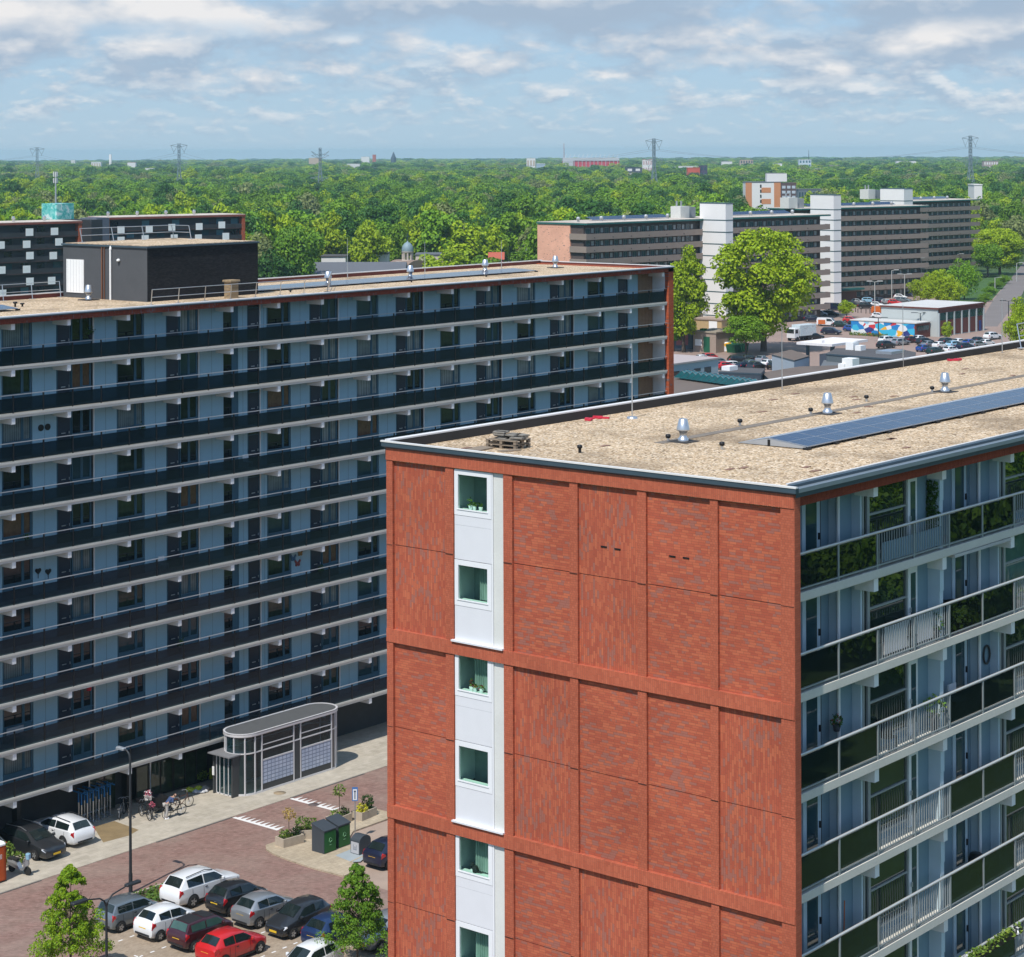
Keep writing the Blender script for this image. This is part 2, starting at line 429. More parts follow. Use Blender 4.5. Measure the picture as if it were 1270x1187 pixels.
LF, LW, LB = 101.7, 103.2, 115.5          # gallery edge, front wall, back wall
LX0, LX1 = 66., 144.1
FZ = [3.13+2.8*k for k in range(10)]      # undersides of the gallery slabs
ST = .27
HEAD = {}
def child_mesh(name, me, parent, loc, rotz=0):
    """link a shared mesh under a thing at world place loc"""
    o = bpy.data.objects.new(name, me); col.objects.link(o); o.parent = parent
    o.location = Vector(loc) - parent.matrix_basis.translation if parent.parent is None else loc
    if rotz: o.rotation_euler[2] = rotz
    return o

LB_ROOT = thing('apartment_building', 'long dark apartment slab with ten access galleries behind tinted balustrades', 'building', (105, 101.7, 0))
# shell
m = MB()
m.box(LX0, 143.4, LW+.06, LB, 3.3, 31.0, 0)            # body, upper floors
m.box(LX0, 143.4, 104.6, LB, 0, 3.3, 0)                # ground floor set back
m.build('wall', [DGREY], LB_ROOT)
m = MB()
m.box(143.4, 144.1, 101.55, LB+.1, 0, 31.36, 0)
m.build('end_wall', [FINB], LB_ROOT)
m = MB(); m.quad((143.385,101.9,3.4),(143.385,103.25,3.4),(143.385,103.25,31.0),(143.385,101.9,31.0)); m.build('end_wall_lining', [WHITEP], LB_ROOT)
for k, z in enumerate(FZ):
    m = MB()
    m.box(LX0, 143.38, LF, LW+.05, z, z+ST, 0)
    # shadow groove halfway down the slab edge and joints between the precast lengths
    m.box(LX0, 143.38, LF-.035, LF-.002, z+.15, z+ST+.012, 0)
    m.build('gallery_slab', [SLABC], LB_ROOT)
UNITS = [67.0, 75.95, 84.65, 97.5, 106.17, 114.98, 123.83, 132.68]
BR = []
for p in UNITS: BR += [p+1.62, p+5.72]
BR = [b for b in BR if b < 142] + [94.9, 142.9]
BR = sorted(b for b in BR if b > LX0+1)
# one balustrade per gallery: tinted sheets between slim posts, handrail on top
for k, z in enumerate(FZ):
    zt = z+ST
    m = MB()
    x = 77.58-2.185*5
    while x < 143.3:
        m.box(x-.035, x+.035, LF+.02, LF+.09, zt-.05, zt+1.06, 1)
        xe = min(x+2.185, 143.38)
        m.box(x+.05, xe-.05, LF+.045, LF+.06, zt+.04, zt+.90, 0)
        x += 2.185
    r = m.build('balustrade', [SCREEN, BLACKM], LB_ROOT, fix=False)
    h = MB(); h.box(LX0, 143.38, LF+.005, LF+.075, zt+1.06, zt+1.10, 0)
    h.build('handrail', [ALUD], r)
# ----- windows and doors: meshes shared by all storeys, z from the floor
def win_mesh(w, split, nm):
    f = MB()
    f.box(0, w, -.05, .03, 0, .92, 0)                  # spandrel panel
    f.box(-.02, w+.02, -.11, -.051, .90, .96, 0)       # sill
    f.box(0, w, -.05, .03, 2.44, 2.52, 0)
    for a, b in ((0,.06), (w-.06, w), (split-.05, split+.05)): f.box(a, b, -.05, .03, .92, 2.44, 0)
    f.box(split+.05, w-.06, -.065, .02, .92, 1.0, 0); f.box(split+.05, w-.06, -.065, .02, 2.36, 2.44, 0)
    f.box(split+.05, split+.12, -.065, .02, 1.0, 2.36, 0); f.box(w-.13, w-.06, -.065, .02, 1.0, 2.36, 0)
    return f
def pane_mesh(w, split):
    p = MB()
    p.quad((.06,-.02,.96),(split-.05,-.02,.96),(split-.05,-.02,2.44),(.06,-.02,2.44))
    p.quad((split+.12,-.02,1.0),(w-.13,-.02,1.0),(w-.13,-.02,2.36),(split+.12,-.02,2.36))
    return p
W1, W2 = (2.13, 1.42), (1.50, .72)
wm = {0: win_mesh(*W1, 'w').mesh('wide_window', [TEAL]), 1: win_mesh(*W2, 'w').mesh('narrow_window', [TEAL])}
pm = {}
for kk, W in ((0, W1), (1, W2)):
    for gi, g in enumerate(GLASSES):
        pm[kk, gi] = pane_mesh(*W).mesh('pane', [g])
d = MB(); d.box(0, 1.03, -.03, .03, 0, 2.52, 0); d.box(.06, .97, -.05, -.031, .03, 2.08, 1); d.box(.06,.97,-.045,-.031,2.14,2.46,2)
d.box(.30, .62, -.062, -.05, 1.02, 1.07, 3); d.box(.86, .9, -.09, -.05, 1.0, 1.14, 3)
dm = d.mesh('door', [TEAL, NAVY, G_DARK, ALU])
items = []                                              # (distance, kind, x, z)
for k, z in enumerate(FZ):
    zf = z+ST
    for p in UNITS:
        if p+8.5 > 75.5:
            items.append((0, p+1.88, zf)); 
            if p < 130: items.append((1, p+7.03, zf))
            items.append((2, p+5.93, zf))
    items.append((2, 97.62, zf))
items.sort(key=lambda q: math.hypot(q[1], 103)/1 + .0*q[2])
vis = lambda x, z: px_of(x, LW, z)[0] < 480 or px_of(x, LW, z+2.6)[1] < 540
nw = nd = 0
rest = MB(); restg = {}; restd = MB()
def merge_mesh(mb, src, loc, mi=0):
    mb.add([(a+loc[0], b+loc[1], c+loc[2]) for a, b, c in src.v], src.f, mi)
for kind, x, z in items:
    loc = (x, LW-.01, z)
    if kind in (0, 1):
        gi = random.randrange(len(GLASSES))
        if z > 28: gi = random.choice([0, 3, 3, 4, 5, 5, 7])
        if nw < 100 and vis(x, z):
            o = child_mesh('window', wm[kind], LB_ROOT, loc); nw += 1
            link('pane', pm[kind, gi], o)
        else:
            merge_mesh(rest, win_mesh(*((W1, W2)[kind]), ''), loc, 0)
            merge_mesh(rest, pane_mesh(*((W1, W2)[kind])), loc, 1 + gi % 3 + (3 if gi > 4 else 0))
    else:
        if nd < 100: child_mesh('door', dm, LB_ROOT, loc); nd += 1
o = rest.build('window', [TEAL, G_DARK, G_TEAL, G_CURT, G_CURT2, G_WARM, G_GREEN], LB_ROOT); tag(o, kind='stuff')
# white cladding sheets between the openings, and the lift core bay
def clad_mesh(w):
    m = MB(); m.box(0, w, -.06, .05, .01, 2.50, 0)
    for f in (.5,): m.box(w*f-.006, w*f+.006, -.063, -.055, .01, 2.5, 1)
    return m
CLM = {}
clads = []
for k, z in enumerate(FZ):
    zf = z+ST
    for p in UNITS:
        a = max(p+.09, 98.8) if abs(p-97.5) < .1 else p+.09
        clads += [(a, round(p+1.85-a, 2), zf), (p+4.08, 1.80, zf)]
    clads += [(93.4, 2.04, zf), (96.77, .81, zf), (139.98, 1.32, zf)]
    m = MB(); m.box(95.5, 96.2, LW-.02, LW+.05, zf+.9, zf+2.3, 0); m.build('stair_window', [G_DARK], LB_ROOT)
    m = MB(); m.box(96.2, 96.77, LW-.03, LW+.05, zf, zf+2.5, 0); m.build('core_panel', [TEAL], LB_ROOT)
    m = MB()
    x = 141.36
    while x < 143.3: m.box(x, x+.17, LW-.07, LW+.05, zf+.01, zf+2.5, 0); x += .2
    m.build('timber_screen', [WOOD], LB_ROOT)
clads.sort(key=lambda q: q[0]); nc = 0; rc = MB()
for x, w, z in clads:
    if x+w < 75.5: continue
    if nc < 100 and vis(x, z):
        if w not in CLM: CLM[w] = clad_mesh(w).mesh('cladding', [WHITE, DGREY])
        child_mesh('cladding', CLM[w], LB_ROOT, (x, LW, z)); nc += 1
    else:
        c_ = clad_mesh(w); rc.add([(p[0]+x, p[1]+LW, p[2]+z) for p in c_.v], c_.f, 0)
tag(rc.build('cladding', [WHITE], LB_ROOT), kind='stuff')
# brackets under every slab and the roof
bk = MB(); bk.prism([(-.13, 0), (.13, 0), (.13, 1.46), (-.13, 1.46)], -.36, 0, 0)
bkm = bk.mesh('bracket', [WHITEP])
nb = 0; rb = MB()
pos = [(b, z) for z in FZ+[31.05] for b in BR]
pos.sort(key=lambda q: q[0])
for b, z in pos:
    if nb < 100 and vis(b, z-1): child_mesh('bracket', bkm, LB_ROOT, (b, LF+.02, z-.003)); nb += 1
    else: merge_mesh(rb, bk, (b, LF+.02, z-.003))
tag(rb.build('bracket', [WHITEP], LB_ROOT), kind='stuff')
for p in (75.95, 84.65, 93.27, 98.70, 106.17, 114.98, 123.83, 132.68):
    m = MB(); m.tube([(p, LW-.09, 3.1), (p, LW-.09, 31.0)], .055, 8); m.build('downpipe', [WHITEP], LB_ROOT)
# ground floor: shop glazing, dark voids, posts
for a, b in ((88.6, 91.6), (91.7, 94.6)):
    m = MB()
    m.box(a, b, 103.9, 103.96, .15, 2.95, 0)
    for x in np.linspace(a, b, 4): m.box(x-.04, x+.04, 103.86, 103.899, .1, 3.0, 1)
    m.box(a, b, 103.87, 103.898, .1, .2, 1); m.box(a, b, 103.86, 103.897, 2.2, 2.28, 1)
    m.build('shop_window', [G_GREEN, BLACKM], LB_ROOT)
m = MB(); m.box(84.8, 86.9, 103.9, 103.96, .15, 2.95, 0); m.box(84.8,84.88,103.86,103.899,0,3,2); m.box(86.0,86.08,103.86,103.899,0,3,1)
m.build('shop_door', [G_GREEN, BLACKM, WHITEP], LB_ROOT)
m = MB(); m.tube([(88.3, 102.2, 0), (88.3, 102.2, 3.0), (88.6, 101.9, 3.12)], .06, 8); m.build('rainwater_pipe', [ALU], LB_ROOT)
for x in (79, 87.4, 96.2, 105, 113.7):
    m = MB(); m.box(x-.15, x+.15, 103.2, 103.7, 0, 3.2, 0); m.build('post', [BLACKM], LB_ROOT)
for x in (103.2, 104.3):
    m = MB(); m.box(x, x+.4, 104.55, 104.6, 1.6, 2.1, 0); m.build('wall_notice', [WHITEP], LB_ROOT)
# roof
m = MB(); m.box(LX0, 143.9, LF+.1, LB-.05, 31.05, 31.28, 0); rf = m.build('roof', [GRAV], LB_ROOT)
m = MB(); m.box(LX0, 144.12, LF-.15, LF+.09, 31.06, 31.37, 0); m.build('fascia', [FASC], LB_ROOT)
m = MB(); m.box(LX0, 144.16, LF-.30, LF+.1, 31.385, 31.45, 0); m.box(LX0, 144.16, LF-.2, LF+.12, 31.452, 31.52, 1); m.build('roof_edge', [TRIM, CAPW], LB_ROOT)
m = MB(); m.box(LX0, 144.1, LB-.05, LB+.1, 30.9, 31.55, 0); m.box(LX0, 144.14, LB-.09, LB+.14, 31.552, 31.62, 1)
m.box(143.9, 144.15, LF+.12, LB-.1, 31.2, 31.5, 0); m.box(143.87, 144.18, LF+.13, LB-.1, 31.502, 31.55, 1)
m.build('parapet', [mat('parapet_red', (.16,.04,.03), .7, var=.2), CAPW], LB_ROOT)
# plant room on the roof
HX0, HX1, HY0, HY1, HZ0, HZ1 = 92.1, 102.0, 106.72, 116.0, 31.2, 34.78
HY1 = 115.3
DBRK = brick_mat('dark_brick', .22, .065, False, ('X', 'Z'), .1, ((.020,.021,.024),(.027,.028,.032),(.015,.016,.018)), (.03,.03,.032), (.011,.011,.012))
DRND = mat('dark_render', (.075,.08,.088), .85, var=.18, scale=.7, fine=.12)
hut = MB(); hut.box(HX0, HX1, HY0, HY1, HZ0, HZ1, 0)
hr = hut.build('plant_room', [DBRK], LB_ROOT)
m = MB(); m.quad((HX0-.004,HY0,HZ0),(HX0-.004,HY1,HZ0),(HX0-.004,HY1,HZ1),(HX0-.004,HY0,HZ1)); m.build('side_wall', [DRND], hr)
m = MB(); m.box(HX0-.06, HX0-.01, 113.1, 115.0-.1, 31.62, 33.85, 0)
for y in np.linspace(113.25, 114.75, 6): m.box(HX0-.068, HX0-.058, y-.006, y+.006, 31.66, 33.82, 1)
m.build('door', [WHITEP, ALUD], hr)
m = MB(); m.tube([(HX0-.09, 110.3, 31.25), (HX0-.09, 110.3, 34.7)], .07, 8); m.tube([(HX0-.09,110.3,34.6),(HX0-.02,110.3,34.85)], .09, 8); m.build('white_pipe', [WHITEP], hr)
m = MB(); m.tube([(HX0-.07, 111.2, 31.25), (HX0-.07, 111.2, 34.75)], .05, 8); m.tube([(HX0-.07, 110.95, 31.25), (HX0-.07, 110.95, 34.75)], .03, 8); m.build('copper_pipe', [mat('copper', (.25,.11,.06), .5, .4)], hr)
m = MB(); m.lathe([(0,-.05),(.12,-.05),(.13,.05),(.06,.12),(0,.13)], (HX0-.08, 109.5, 33.9), 10); m.build('wall_lamp', [WHITEP], hr)
m = MB(); m.box(HX0-.1, HX1+.1, HY0-.1, HY1+.1, HZ1+.002, HZ1+.12, 0); m.box(HX0+.1, HX1-.1, HY0+.1, HY1-.1, HZ1+.122, HZ1+.16, 1); m.build('roof', [TRIM, GRAV], hr)
def guard(nm, pts, parent, base=None, h=1.0, post=2.4, lean=(0,0), label=None):
    m = MB()
    for (xa, ya, za), (xb, yb, zb) in zip(pts[:-1], pts[1:]):
        n = max(1, round(math.hypot(xb-xa, yb-ya)/post))
        for i in range(n+1):
            f = i/n; x, y, z = xa+(xb-xa)*f, ya+(yb-ya)*f, za+(zb-za)*f
            m.tube([(x, y, z), (x+lean[0]*h, y+lean[1]*h, z+h)], .03, 6)
            m.box(x-.2, x+.2, y-.12, y+.12, z-.02, z+.03, 0)
        for hh in (h, h*.5):
            m.tube([(xa+lean[0]*hh, ya+lean[1]*hh, za+hh), (xb+lean[0]*hh, yb+lean[1]*hh, zb+hh)], .024, 6)
    return m
g = guard('', [(90.4,104.4,31.28),(106.4,104.4,31.28),(112.,109.6,31.28)], None, h=1.0, lean=(-.12,-.25)); g.build('guard_rail', [ALU], LB_ROOT)
g = guard('', [(80,115.2,31.28),(91.8,115.2,31.28)], None, h=1.05, lean=(.05,.2)); g.build('guard_rail', [ALU], LB_ROOT)
g = guard('', [(93,114.4,34.94),(101.2,114.4,34.94),(101.2,112.6,34.94)], None, h=.95, lean=(-.1,.15)); g.build('guard_rail', [ALU], hr)
# roof ventilators, solar strips, chimney stack
cw = MB(); cw.lathe([(.24,0),(.24,.12),(.17,.16),(.16,.30),(.21,.44),(.30,.48),(.30,.52),(.19,.98),(.16,1.0),(0,1.01)], n=20)
cowl_me = cw.mesh('cowl', [ALU])
pd = MB(); pd.bevbox(-.55,.55,-.55,.55,0,.06,.03); pad_me = pd.mesh('pad', [BITU])
def cowl(x, y, z, s, label, group):
    t_ = thing('roof_vent', label, 'roof vent', (x, y, z), group=group); t_.scale = (s, s, s)
    a = link('cowl', cowl_me, t_, (0,0,.06)); b = link('pad', pad_me, t_)
    return t_
for (x, y), lb in (((91.0,111.3), 'metal cowl vent beside the pipes of the dark rooftop plant room'), ((112.0,109.8), 'metal cowl vent at the end of the sloping guard rail on the long dark flats'),
                   ((121.5,110.3), 'metal cowl vent midway along the solar strip on the long dark flats'), ((131.6,111.3), 'metal cowl vent near the far end of the solar strip on the long dark flats'),
                   ((139.6,110.4), 'metal cowl vent closest to the far end of the long dark flats roof')):
    cowl(x, y, 31.28, .95, lb, 'vents on the long dark flats')
SOL = bpy.data.materials.new('solar_cells'); t, N, L = nt(SOL); b = bsdf_of(SOL)
v = objco(t); bt = N.new('ShaderNodeTexBrick'); L.new(v, bt.inputs['Vector']); bt.offset = 0; bt.inputs['Scale'].default_value = 1
bt.inputs['Brick Width'].default_value = .162; bt.inputs['Row Height'].default_value = .162; bt.inputs['Mortar Size'].default_value = .006
bt.inputs['Color1'].default_value = (.010,.020,.048,1); bt.inputs['Color2'].default_value = (.016,.030,.066,1); bt.inputs['Mortar'].default_value = (.09,.12,.18,1)
L.new(bt.outputs[0], b.inputs['Base Color']); b.inputs['Roughness'].default_value = .14; b.inputs['Specular IOR Level'].default_value = .28
SOLF = mat('panel_frame', (.36,.40,.46), .4, .3, var=.05)
def solar(name, x0, x1, y0, y1, zl, zh, label, step=1.7, rows=1):
    """a strip of panels tilted up towards +y; frame, cells and ballast feet"""
    t_ = thing(name, label, 'solar panels', (x0, y0, zl))
    n = max(1, round((x1-x0)/step)); w = (x1-x0)/n
    for i in range(n):
        p = MB(); a, b2 = i*w+.012, (i+1)*w-.012
        p.add([(a,0,0),(b2,0,0),(b2,y1-y0,zh-zl),(a,y1-y0,zh-zl),(a,0,-.035),(b2,0,-.035),(b2,y1-y0,zh-zl-.035),(a,y1-y0,zh-zl-.035)],
              [(0,4,5,1),(1,5,6,2),(2,6,7,3),(3,7,4,0),(7,6,5,4)], 1)
        e = .02
        sl_ = (zh-zl)/(y1-y0)
        p.add([(a,0,0),(b2,0,0),(b2,y1-y0,zh-zl),(a,y1-y0,zh-zl)], [(0,1,2,3)], 1)
        p.add([(a+e,e,sl_*e+.003),(b2-e,e,sl_*e+.003),(b2-e,y1-y0-e,sl_*(y1-y0-e)+.003),(a+e,y1-y0-e,sl_*(y1-y0-e)+.003)], [(0,1,2,3)], 0)
        for f_ in (.5,):
            q0, q1 = (y1-y0)*f_-.012, (y1-y0)*f_+.012
            p.add([(a+e,q0,sl_*q0+.006),(b2-e,q0,sl_*q0+.006),(b2-e,q1,sl_*q1+.006),(a+e,q1,sl_*q1+.006)], [(0,1,2,3)], 1)
        q0 = (a+b2)/2
        p.add([(q0-.008,e,sl_*e+.006),(q0+.008,e,sl_*e+.006),(q0+.008,y1-y0-e,sl_*(y1-y0-e)+.006),(q0-.008,y1-y0-e,sl_*(y1-y0-e)+.006)], [(0,1,2,3)], 1)
        link('panel', p.mesh('panel', [SOL, SOLF]), t_)
    f = MB()
    for i in range(n+1):
        x = i*w
        f.box(x-.03, x+.03, .05, y1-y0, -.09, -.04, 0)
        f.box(x-.12, x+.12, -.08, .12, zl*0-.26+.12, -.05, 0)
        f.box(x-.06, x+.06, y1-y0-.1, y1-y0, -.14, zh-zl-.05, 0)
    link('mounting', f.mesh('mounting', [BLACKM]), t_)
    w_ = MB(); w_.add([(-.02,0,-.05),(-.02,y1-y0,zh-zl-.04),(-.02,y1-y0,-.1),(-.02,.0,-.1)], [(0,1,2,3)], 0)
    link('wind_plate', w_.mesh('wind_plate', [ALUD]), t_)
    return t_
solar('solar_array', 101.8, 134.0, 107.9, 110.3, 31.42, 31.52, 'long strip of dark solar panels on the roof of the long dark flats')
solar('solar_array', 73.5, 82.2, 107.3, 108.9, 31.45, 31.6, 'small dark solar panel at the near corner of the gravel roof before the plant room')
m = MB(); m.bevbox(97.7,98.45,104.85,105.5,31.27,32.35,.04,0); m.bevbox(97.62,98.53,104.77,105.58,32.352,32.5,.03,0)
c_ = m.build('brick_stack', [brick_mat('yellow_brick', .22,.07,False,('Y','Z'),.1,((.30,.22,.13),(.36,.27,.17),(.24,.17,.10)),(.2,.16,.12),(.22,.18,.13))], LB_ROOT)
for x, y, h_ in ((84.2,110.2,.35),(84.6,110.0,.25),(104.6,106.2,.2),(118.,107.,.2),(126.4,106.8,.2)):
    m = MB(); m.lathe([(.06,0),(.06,h_*.6),(.14,h_*.65),(.14,h_*.95),(.05,h_)], (x,y,31.27), 10); m.build('roof_pipe', [BLACKM], LB_ROOT)
for (x, y, h_), lb in zip(((78.9, 108.3, 6.6),), ('thin lightning rod standing on the near corner of the long dark flats roof',)):
    o = MB().tube([(x,y,31.3),(x,y,31.3+h_)], [.03,.012], 6).build('lightning_rod', [ALU]); tag(o, lb, 'lightning rod')
for px_, py_, top in ((431, 345, 296), (527, 340, 300), (622, 333, 298)):
    q = ground(px_, py_, 31.3); dd = px_of(*q)[2]; h_ = (py_-top)/CF*dd
    o = MB().tube([q, (q[0],q[1],31.3+h_)], [.035,.015], 6).build('lightning_rod', [ALU])
    tag(o, {431:'thin lightning rod by the second vent from the plant room on the long flats', 527:'thin lightning rod between the third and fourth vents on the long flats', 622:'thin lightning rod nearest the far end of the long flats roof'}[px_], 'lightning rod')

# small things hung on the galleries
def wall_hanging(name, label, cat, x, z, shape, mtl, s=.22):
    m = MB()
    if shape == 'heart':
        pts = [(math.sin(t_)**3*s, (13*math.cos(t_)-5*math.cos(2*t_)-2*math.cos(3*t_)-math.cos(4*t_))/16*s) for t_ in np.linspace(0,2*PI,24,endpoint=False)]
        m.box(x-.012, x+.012, LW-.10, LW-.075, z-s*2, z-s*.9, 0)
    elif shape == 'disc': pts = [(s*math.cos(a), s*math.sin(a)) for a in np.linspace(0,2*PI,18,endpoint=False)]
    else: pts = [(0,-.3*s),(.25*s,-.9*s),(.8*s,-.7*s),(.7*s,-.1*s),(1.1*s,.5*s),(.8*s,.9*s),(.15*s,.2*s),(-.15*s,.2*s),(-.8*s,.9*s),(-1.1*s,.5*s),(-.7*s,-.1*s),(-.8*s,-.7*s),(-.25*s,-.9*s)]
    n = len(pts)
    m.add([(x+a, LW-.11, z+b_) for a, b_ in pts]+[(x+a, LW-.07, z+b_) for a, b_ in pts], [tuple(range(n)), tuple(reversed(range(n,2*n)))]+[(i,(i+1)%n,n+(i+1)%n,n+i) for i in range(n)], 0)
    tag(m.build(name, [mtl]), label, cat)
wall_hanging('heart_ornament', 'dark heart on a stick on the cladding, the one farther from the door', 'wall ornament', 80.4, 16.0, 'heart', BLACKM)
wall_hanging('heart_ornament', 'dark heart on a stick, the one closer to the door', 'wall ornament', 81.15, 15.85, 'heart', BLACKM)
wall_hanging('round_ornament', 'round dark ornament on the cladding two galleries under the roof, far from the door', 'wall ornament', 80.65, 24.55, 'disc', BLACKM, .2)
wall_hanging('round_ornament', 'round dark ornament on the cladding two galleries under the roof, close to the door', 'wall ornament', 81.15, 24.55, 'disc', BLACKM, .2)
wall_hanging('butterfly_ornament', 'blue wall butterfly, lower of the pair side by side', 'wall ornament', 101.75, 13.6, 'fly', mat('butterfly_blue', (.03,.12,.25), .5), .24)
wall_hanging('butterfly_ornament', 'yellow-brown wall butterfly, highest of the three', 'wall ornament', 102.4, 13.85, 'fly', mat('butterfly_ochre', (.25,.15,.04), .5), .24)
wall_hanging('butterfly_ornament', 'red-brown wall butterfly, lowest of the three', 'wall ornament', 102.15, 13.2, 'fly', mat('butterfly_red', (.28,.05,.04), .5), .26)
o = MB().lathe([(0,-.2),(.13,-.16),(.16,0),(.13,.16),(0,.2)], (84.0, LW-.35, 8.35), 12).build('red_lantern', [mat('lantern_red', (.6,.02,.05), .5)]); tag(o, 'red paper lantern hanging before a window on a low gallery', 'lantern')
for x, k, lab in ((84.1, 9, 'small plant basket hanging by the downpipe of the top gallery'), (112.9, 4, 'bushy plant behind the tinted sheets of a middle gallery'), (79.3, 5, 'plant on the sill behind a middle gallery'), (104.0, 3, 'tall plant by the door of a low gallery'), (88.2, 7, 'plant standing on the seventh gallery'), (91.3, 2, 'plant standing on the second gallery')):
    m = MB(); z = FZ[k]+ST+(1.5 if k == 9 else .75)
    for _ in range(70):
        d_ = Vector((random.gauss(0,1),random.gauss(0,1)*.5,random.gauss(0,1)))*.14; p = Vector((x, LW-.45, z))+d_
        u_ = Vector((random.gauss(0,1),random.gauss(0,1),random.gauss(0,1))).normalized()*.07; v_ = u_.cross(Vector((random.gauss(0,1),random.gauss(0,1),random.gauss(0,1)))).normalized()*.045
        m.add([p-u_,p+v_,p+u_,p-v_],[(0,1,2,3)],0)
    m.lathe([(.10,0),(.15,.28),(0,.28)], (x, LW-.45, z-.45), 10, 1)
    tag(m.build('gallery_plant', [leaf_mat('gallery_leaf',(.03,.08,.02),(.09,.16,.03),.1) if 'gallery_leaf' not in MATS else MATS['gallery_leaf'], BLACKM], fix=False), lab, 'plant')
for x, k, lab in ((96.9, 6, 'pale chair on a gallery before the lift core'), (89.6, 4, 'pale chair on a middle gallery between two doors'), (77.9, 1, 'grey bench on the lowest gallery but one')):
    z = FZ[k]+ST; m = MB(); w_ = .5 if 'chair' in lab else 1.2
    m.box(x, x+w_, LW-.75, LW-.3, z+.42, z+.47, 0); m.box(x, x+w_, LW-.33, LW-.28, z+.471, z+.92, 0)
    for a in (x+.02, x+w_-.06):
        for b_ in (LW-.74, LW-.34): m.box(a, a+.04, b_, b_+.04, z, z+.419, 0)
    tag(m.build('chair' if 'chair' in lab else 'bench', [WHITEP if 'pale' in lab else ALUD]), lab, 'chair' if 'chair' in lab else 'bench')
# ---------------------------------------------------------------- brick block in front
BX, BY0, BY1, BXE = 50.8, 31.73, 47.2, 112.
GB = ((.43,.103,.056),(.50,.138,.070),(.375,.086,.050))
BRK_H = brick_mat('brick_laid', .24, .075, False, ('Y','Z'), .36, GB, (.335,.125,.092), (.22,.08,.05))
BRK_V = brick_mat('brick_upright', .24, .075, True, ('Y','Z'), .36, GB, (.335,.125,.092), (.22,.08,.05))
BRK_F = brick_mat('frame_brick', .10, .068, False, ('Y','Z'), .0, ((.43,.110,.060),(.47,.126,.068),(.39,.097,.053)), mortar=(.24,.085,.05))
BRK_S = brick_mat('soldier_brick', .20, .072, True, ('Y','Z'), .0, ((.45,.115,.062),(.49,.132,.071),(.41,.10,.055)), mortar=(.26,.09,.055))
BRK_X = brick_mat('return_brick', .215, .068, False, ('X','Z'), .0, ((.43,.110,.060),(.47,.126,.068),(.39,.097,.053)), mortar=(.24,.085,.05))
BRK_FX = brick_mat('soldier_fascia', .22, .07, True, ('X','Z'), .0, ((.30,.06,.03),(.34,.07,.035),(.26,.05,.025)), mortar=(.12,.04,.03))
RB = thing('brick_apartment_building', 'red brick apartment block with white window strip and glass balconies, nearest the viewer', 'building', (50.8, 39.5, 0))
m = MB(); m.box(BX+1.1, BXE, 34.05, BY1-.02, 0, 31.0, 0); m.build('wall', [DGREY], RB)
# end facade: frame of piers and bands, sunk panels
ZB = [31.40, 31.02, 25.55, 25.13, 19.85, 19.43, 14.15, 13.73, 8.45, 8.03, 2.75, 2.33]
cols = [(47.2,46.93),(46.93,44.67),(44.67,44.33),(44.33,42.28),(42.28,41.92),(41.92,39.68),(39.68,39.37),(39.37,37.15),(37.15,36.83),(36.83,34.57),(34.57,34.30),(34.30,32.18),(32.18,31.73)]
D = .10
for i, (a, b) in enumerate(cols):
    if i in (0,2,4,6,8,10,12):
        m = MB(); m.box(BX+ (0 if i in (0,12) else .012), BX+.3, b, a, 0, 31.02, 0); m.build('brick_pier', [BRK_F], RB)
for k in range(0, len(ZB), 2):
    m = MB(); zt, zb = ZB[k], ZB[k+1]
    m.box(BX-.025, BX+.28, BY0+.003, BY1-.003, zb, zt, 0)
    m.build('brick_band', [BRK_S], RB)
m = MB(); m.box(BX+.002, BX+.3, BY0-.012, BY0-.002, 0, 31.4, 0); m.build('corner_return', [BRK_X], RB)
orient = [[1,0,1,0,0],[0,1,0,0,1],[1,0,1,0,0],[0,1,0,1,0],[1,0,1,0,1],[0,1,0,1,0]]
pc = [1,5,7,9,11]
for r_ in range(6):
    zt = ZB[2*r_+1]; zb = ZB[2*r_+2] if r_ < 5 else .05
    mid = zt-2.75
    for c_, ci in enumerate(pc):
        a, b = cols[ci]; m = MB()
        o_ = orient[r_][c_]
        m.box(BX+D, BX+.28, b, a, mid+.012, zt, 0); m.box(BX+D, BX+.28, b, a, zb, mid-.012, 0); m.box(BX+D+.03, BX+.27, b, a, mid-.012, mid+.012, 1)
        m.build('brick_panel', [(BRK_H, BRK_V)[o_], BLACKM], RB)
m = MB()
for r_ in range(6):
    zt = ZB[2*r_+1]; mid = zt-2.75
    for i in (0,2,4,6,8,10,12):
        a, b = cols[i]
        m.box(BX-.004, BX+.02, b+.01, a-.01, mid-.01, mid+.01, 0)
m.build('expansion_joint', [mat('joint', (.05,.02,.015), .9, var=.1)], RB)
for px_, py_ in ((749,678),(766,681),(834,690),(851,692)):
    d_ = ray(px_, py_); t_ = (BX+D)/d_[0]; y = d_[1]*t_; z = ZC+d_[2]*t_
    m = MB(); m.box(BX+D-.02, BX+D+.01, y-.11, y+.11, z-.022, z+.022, 0); m.build('weep_vent', [BLACKM], RB)
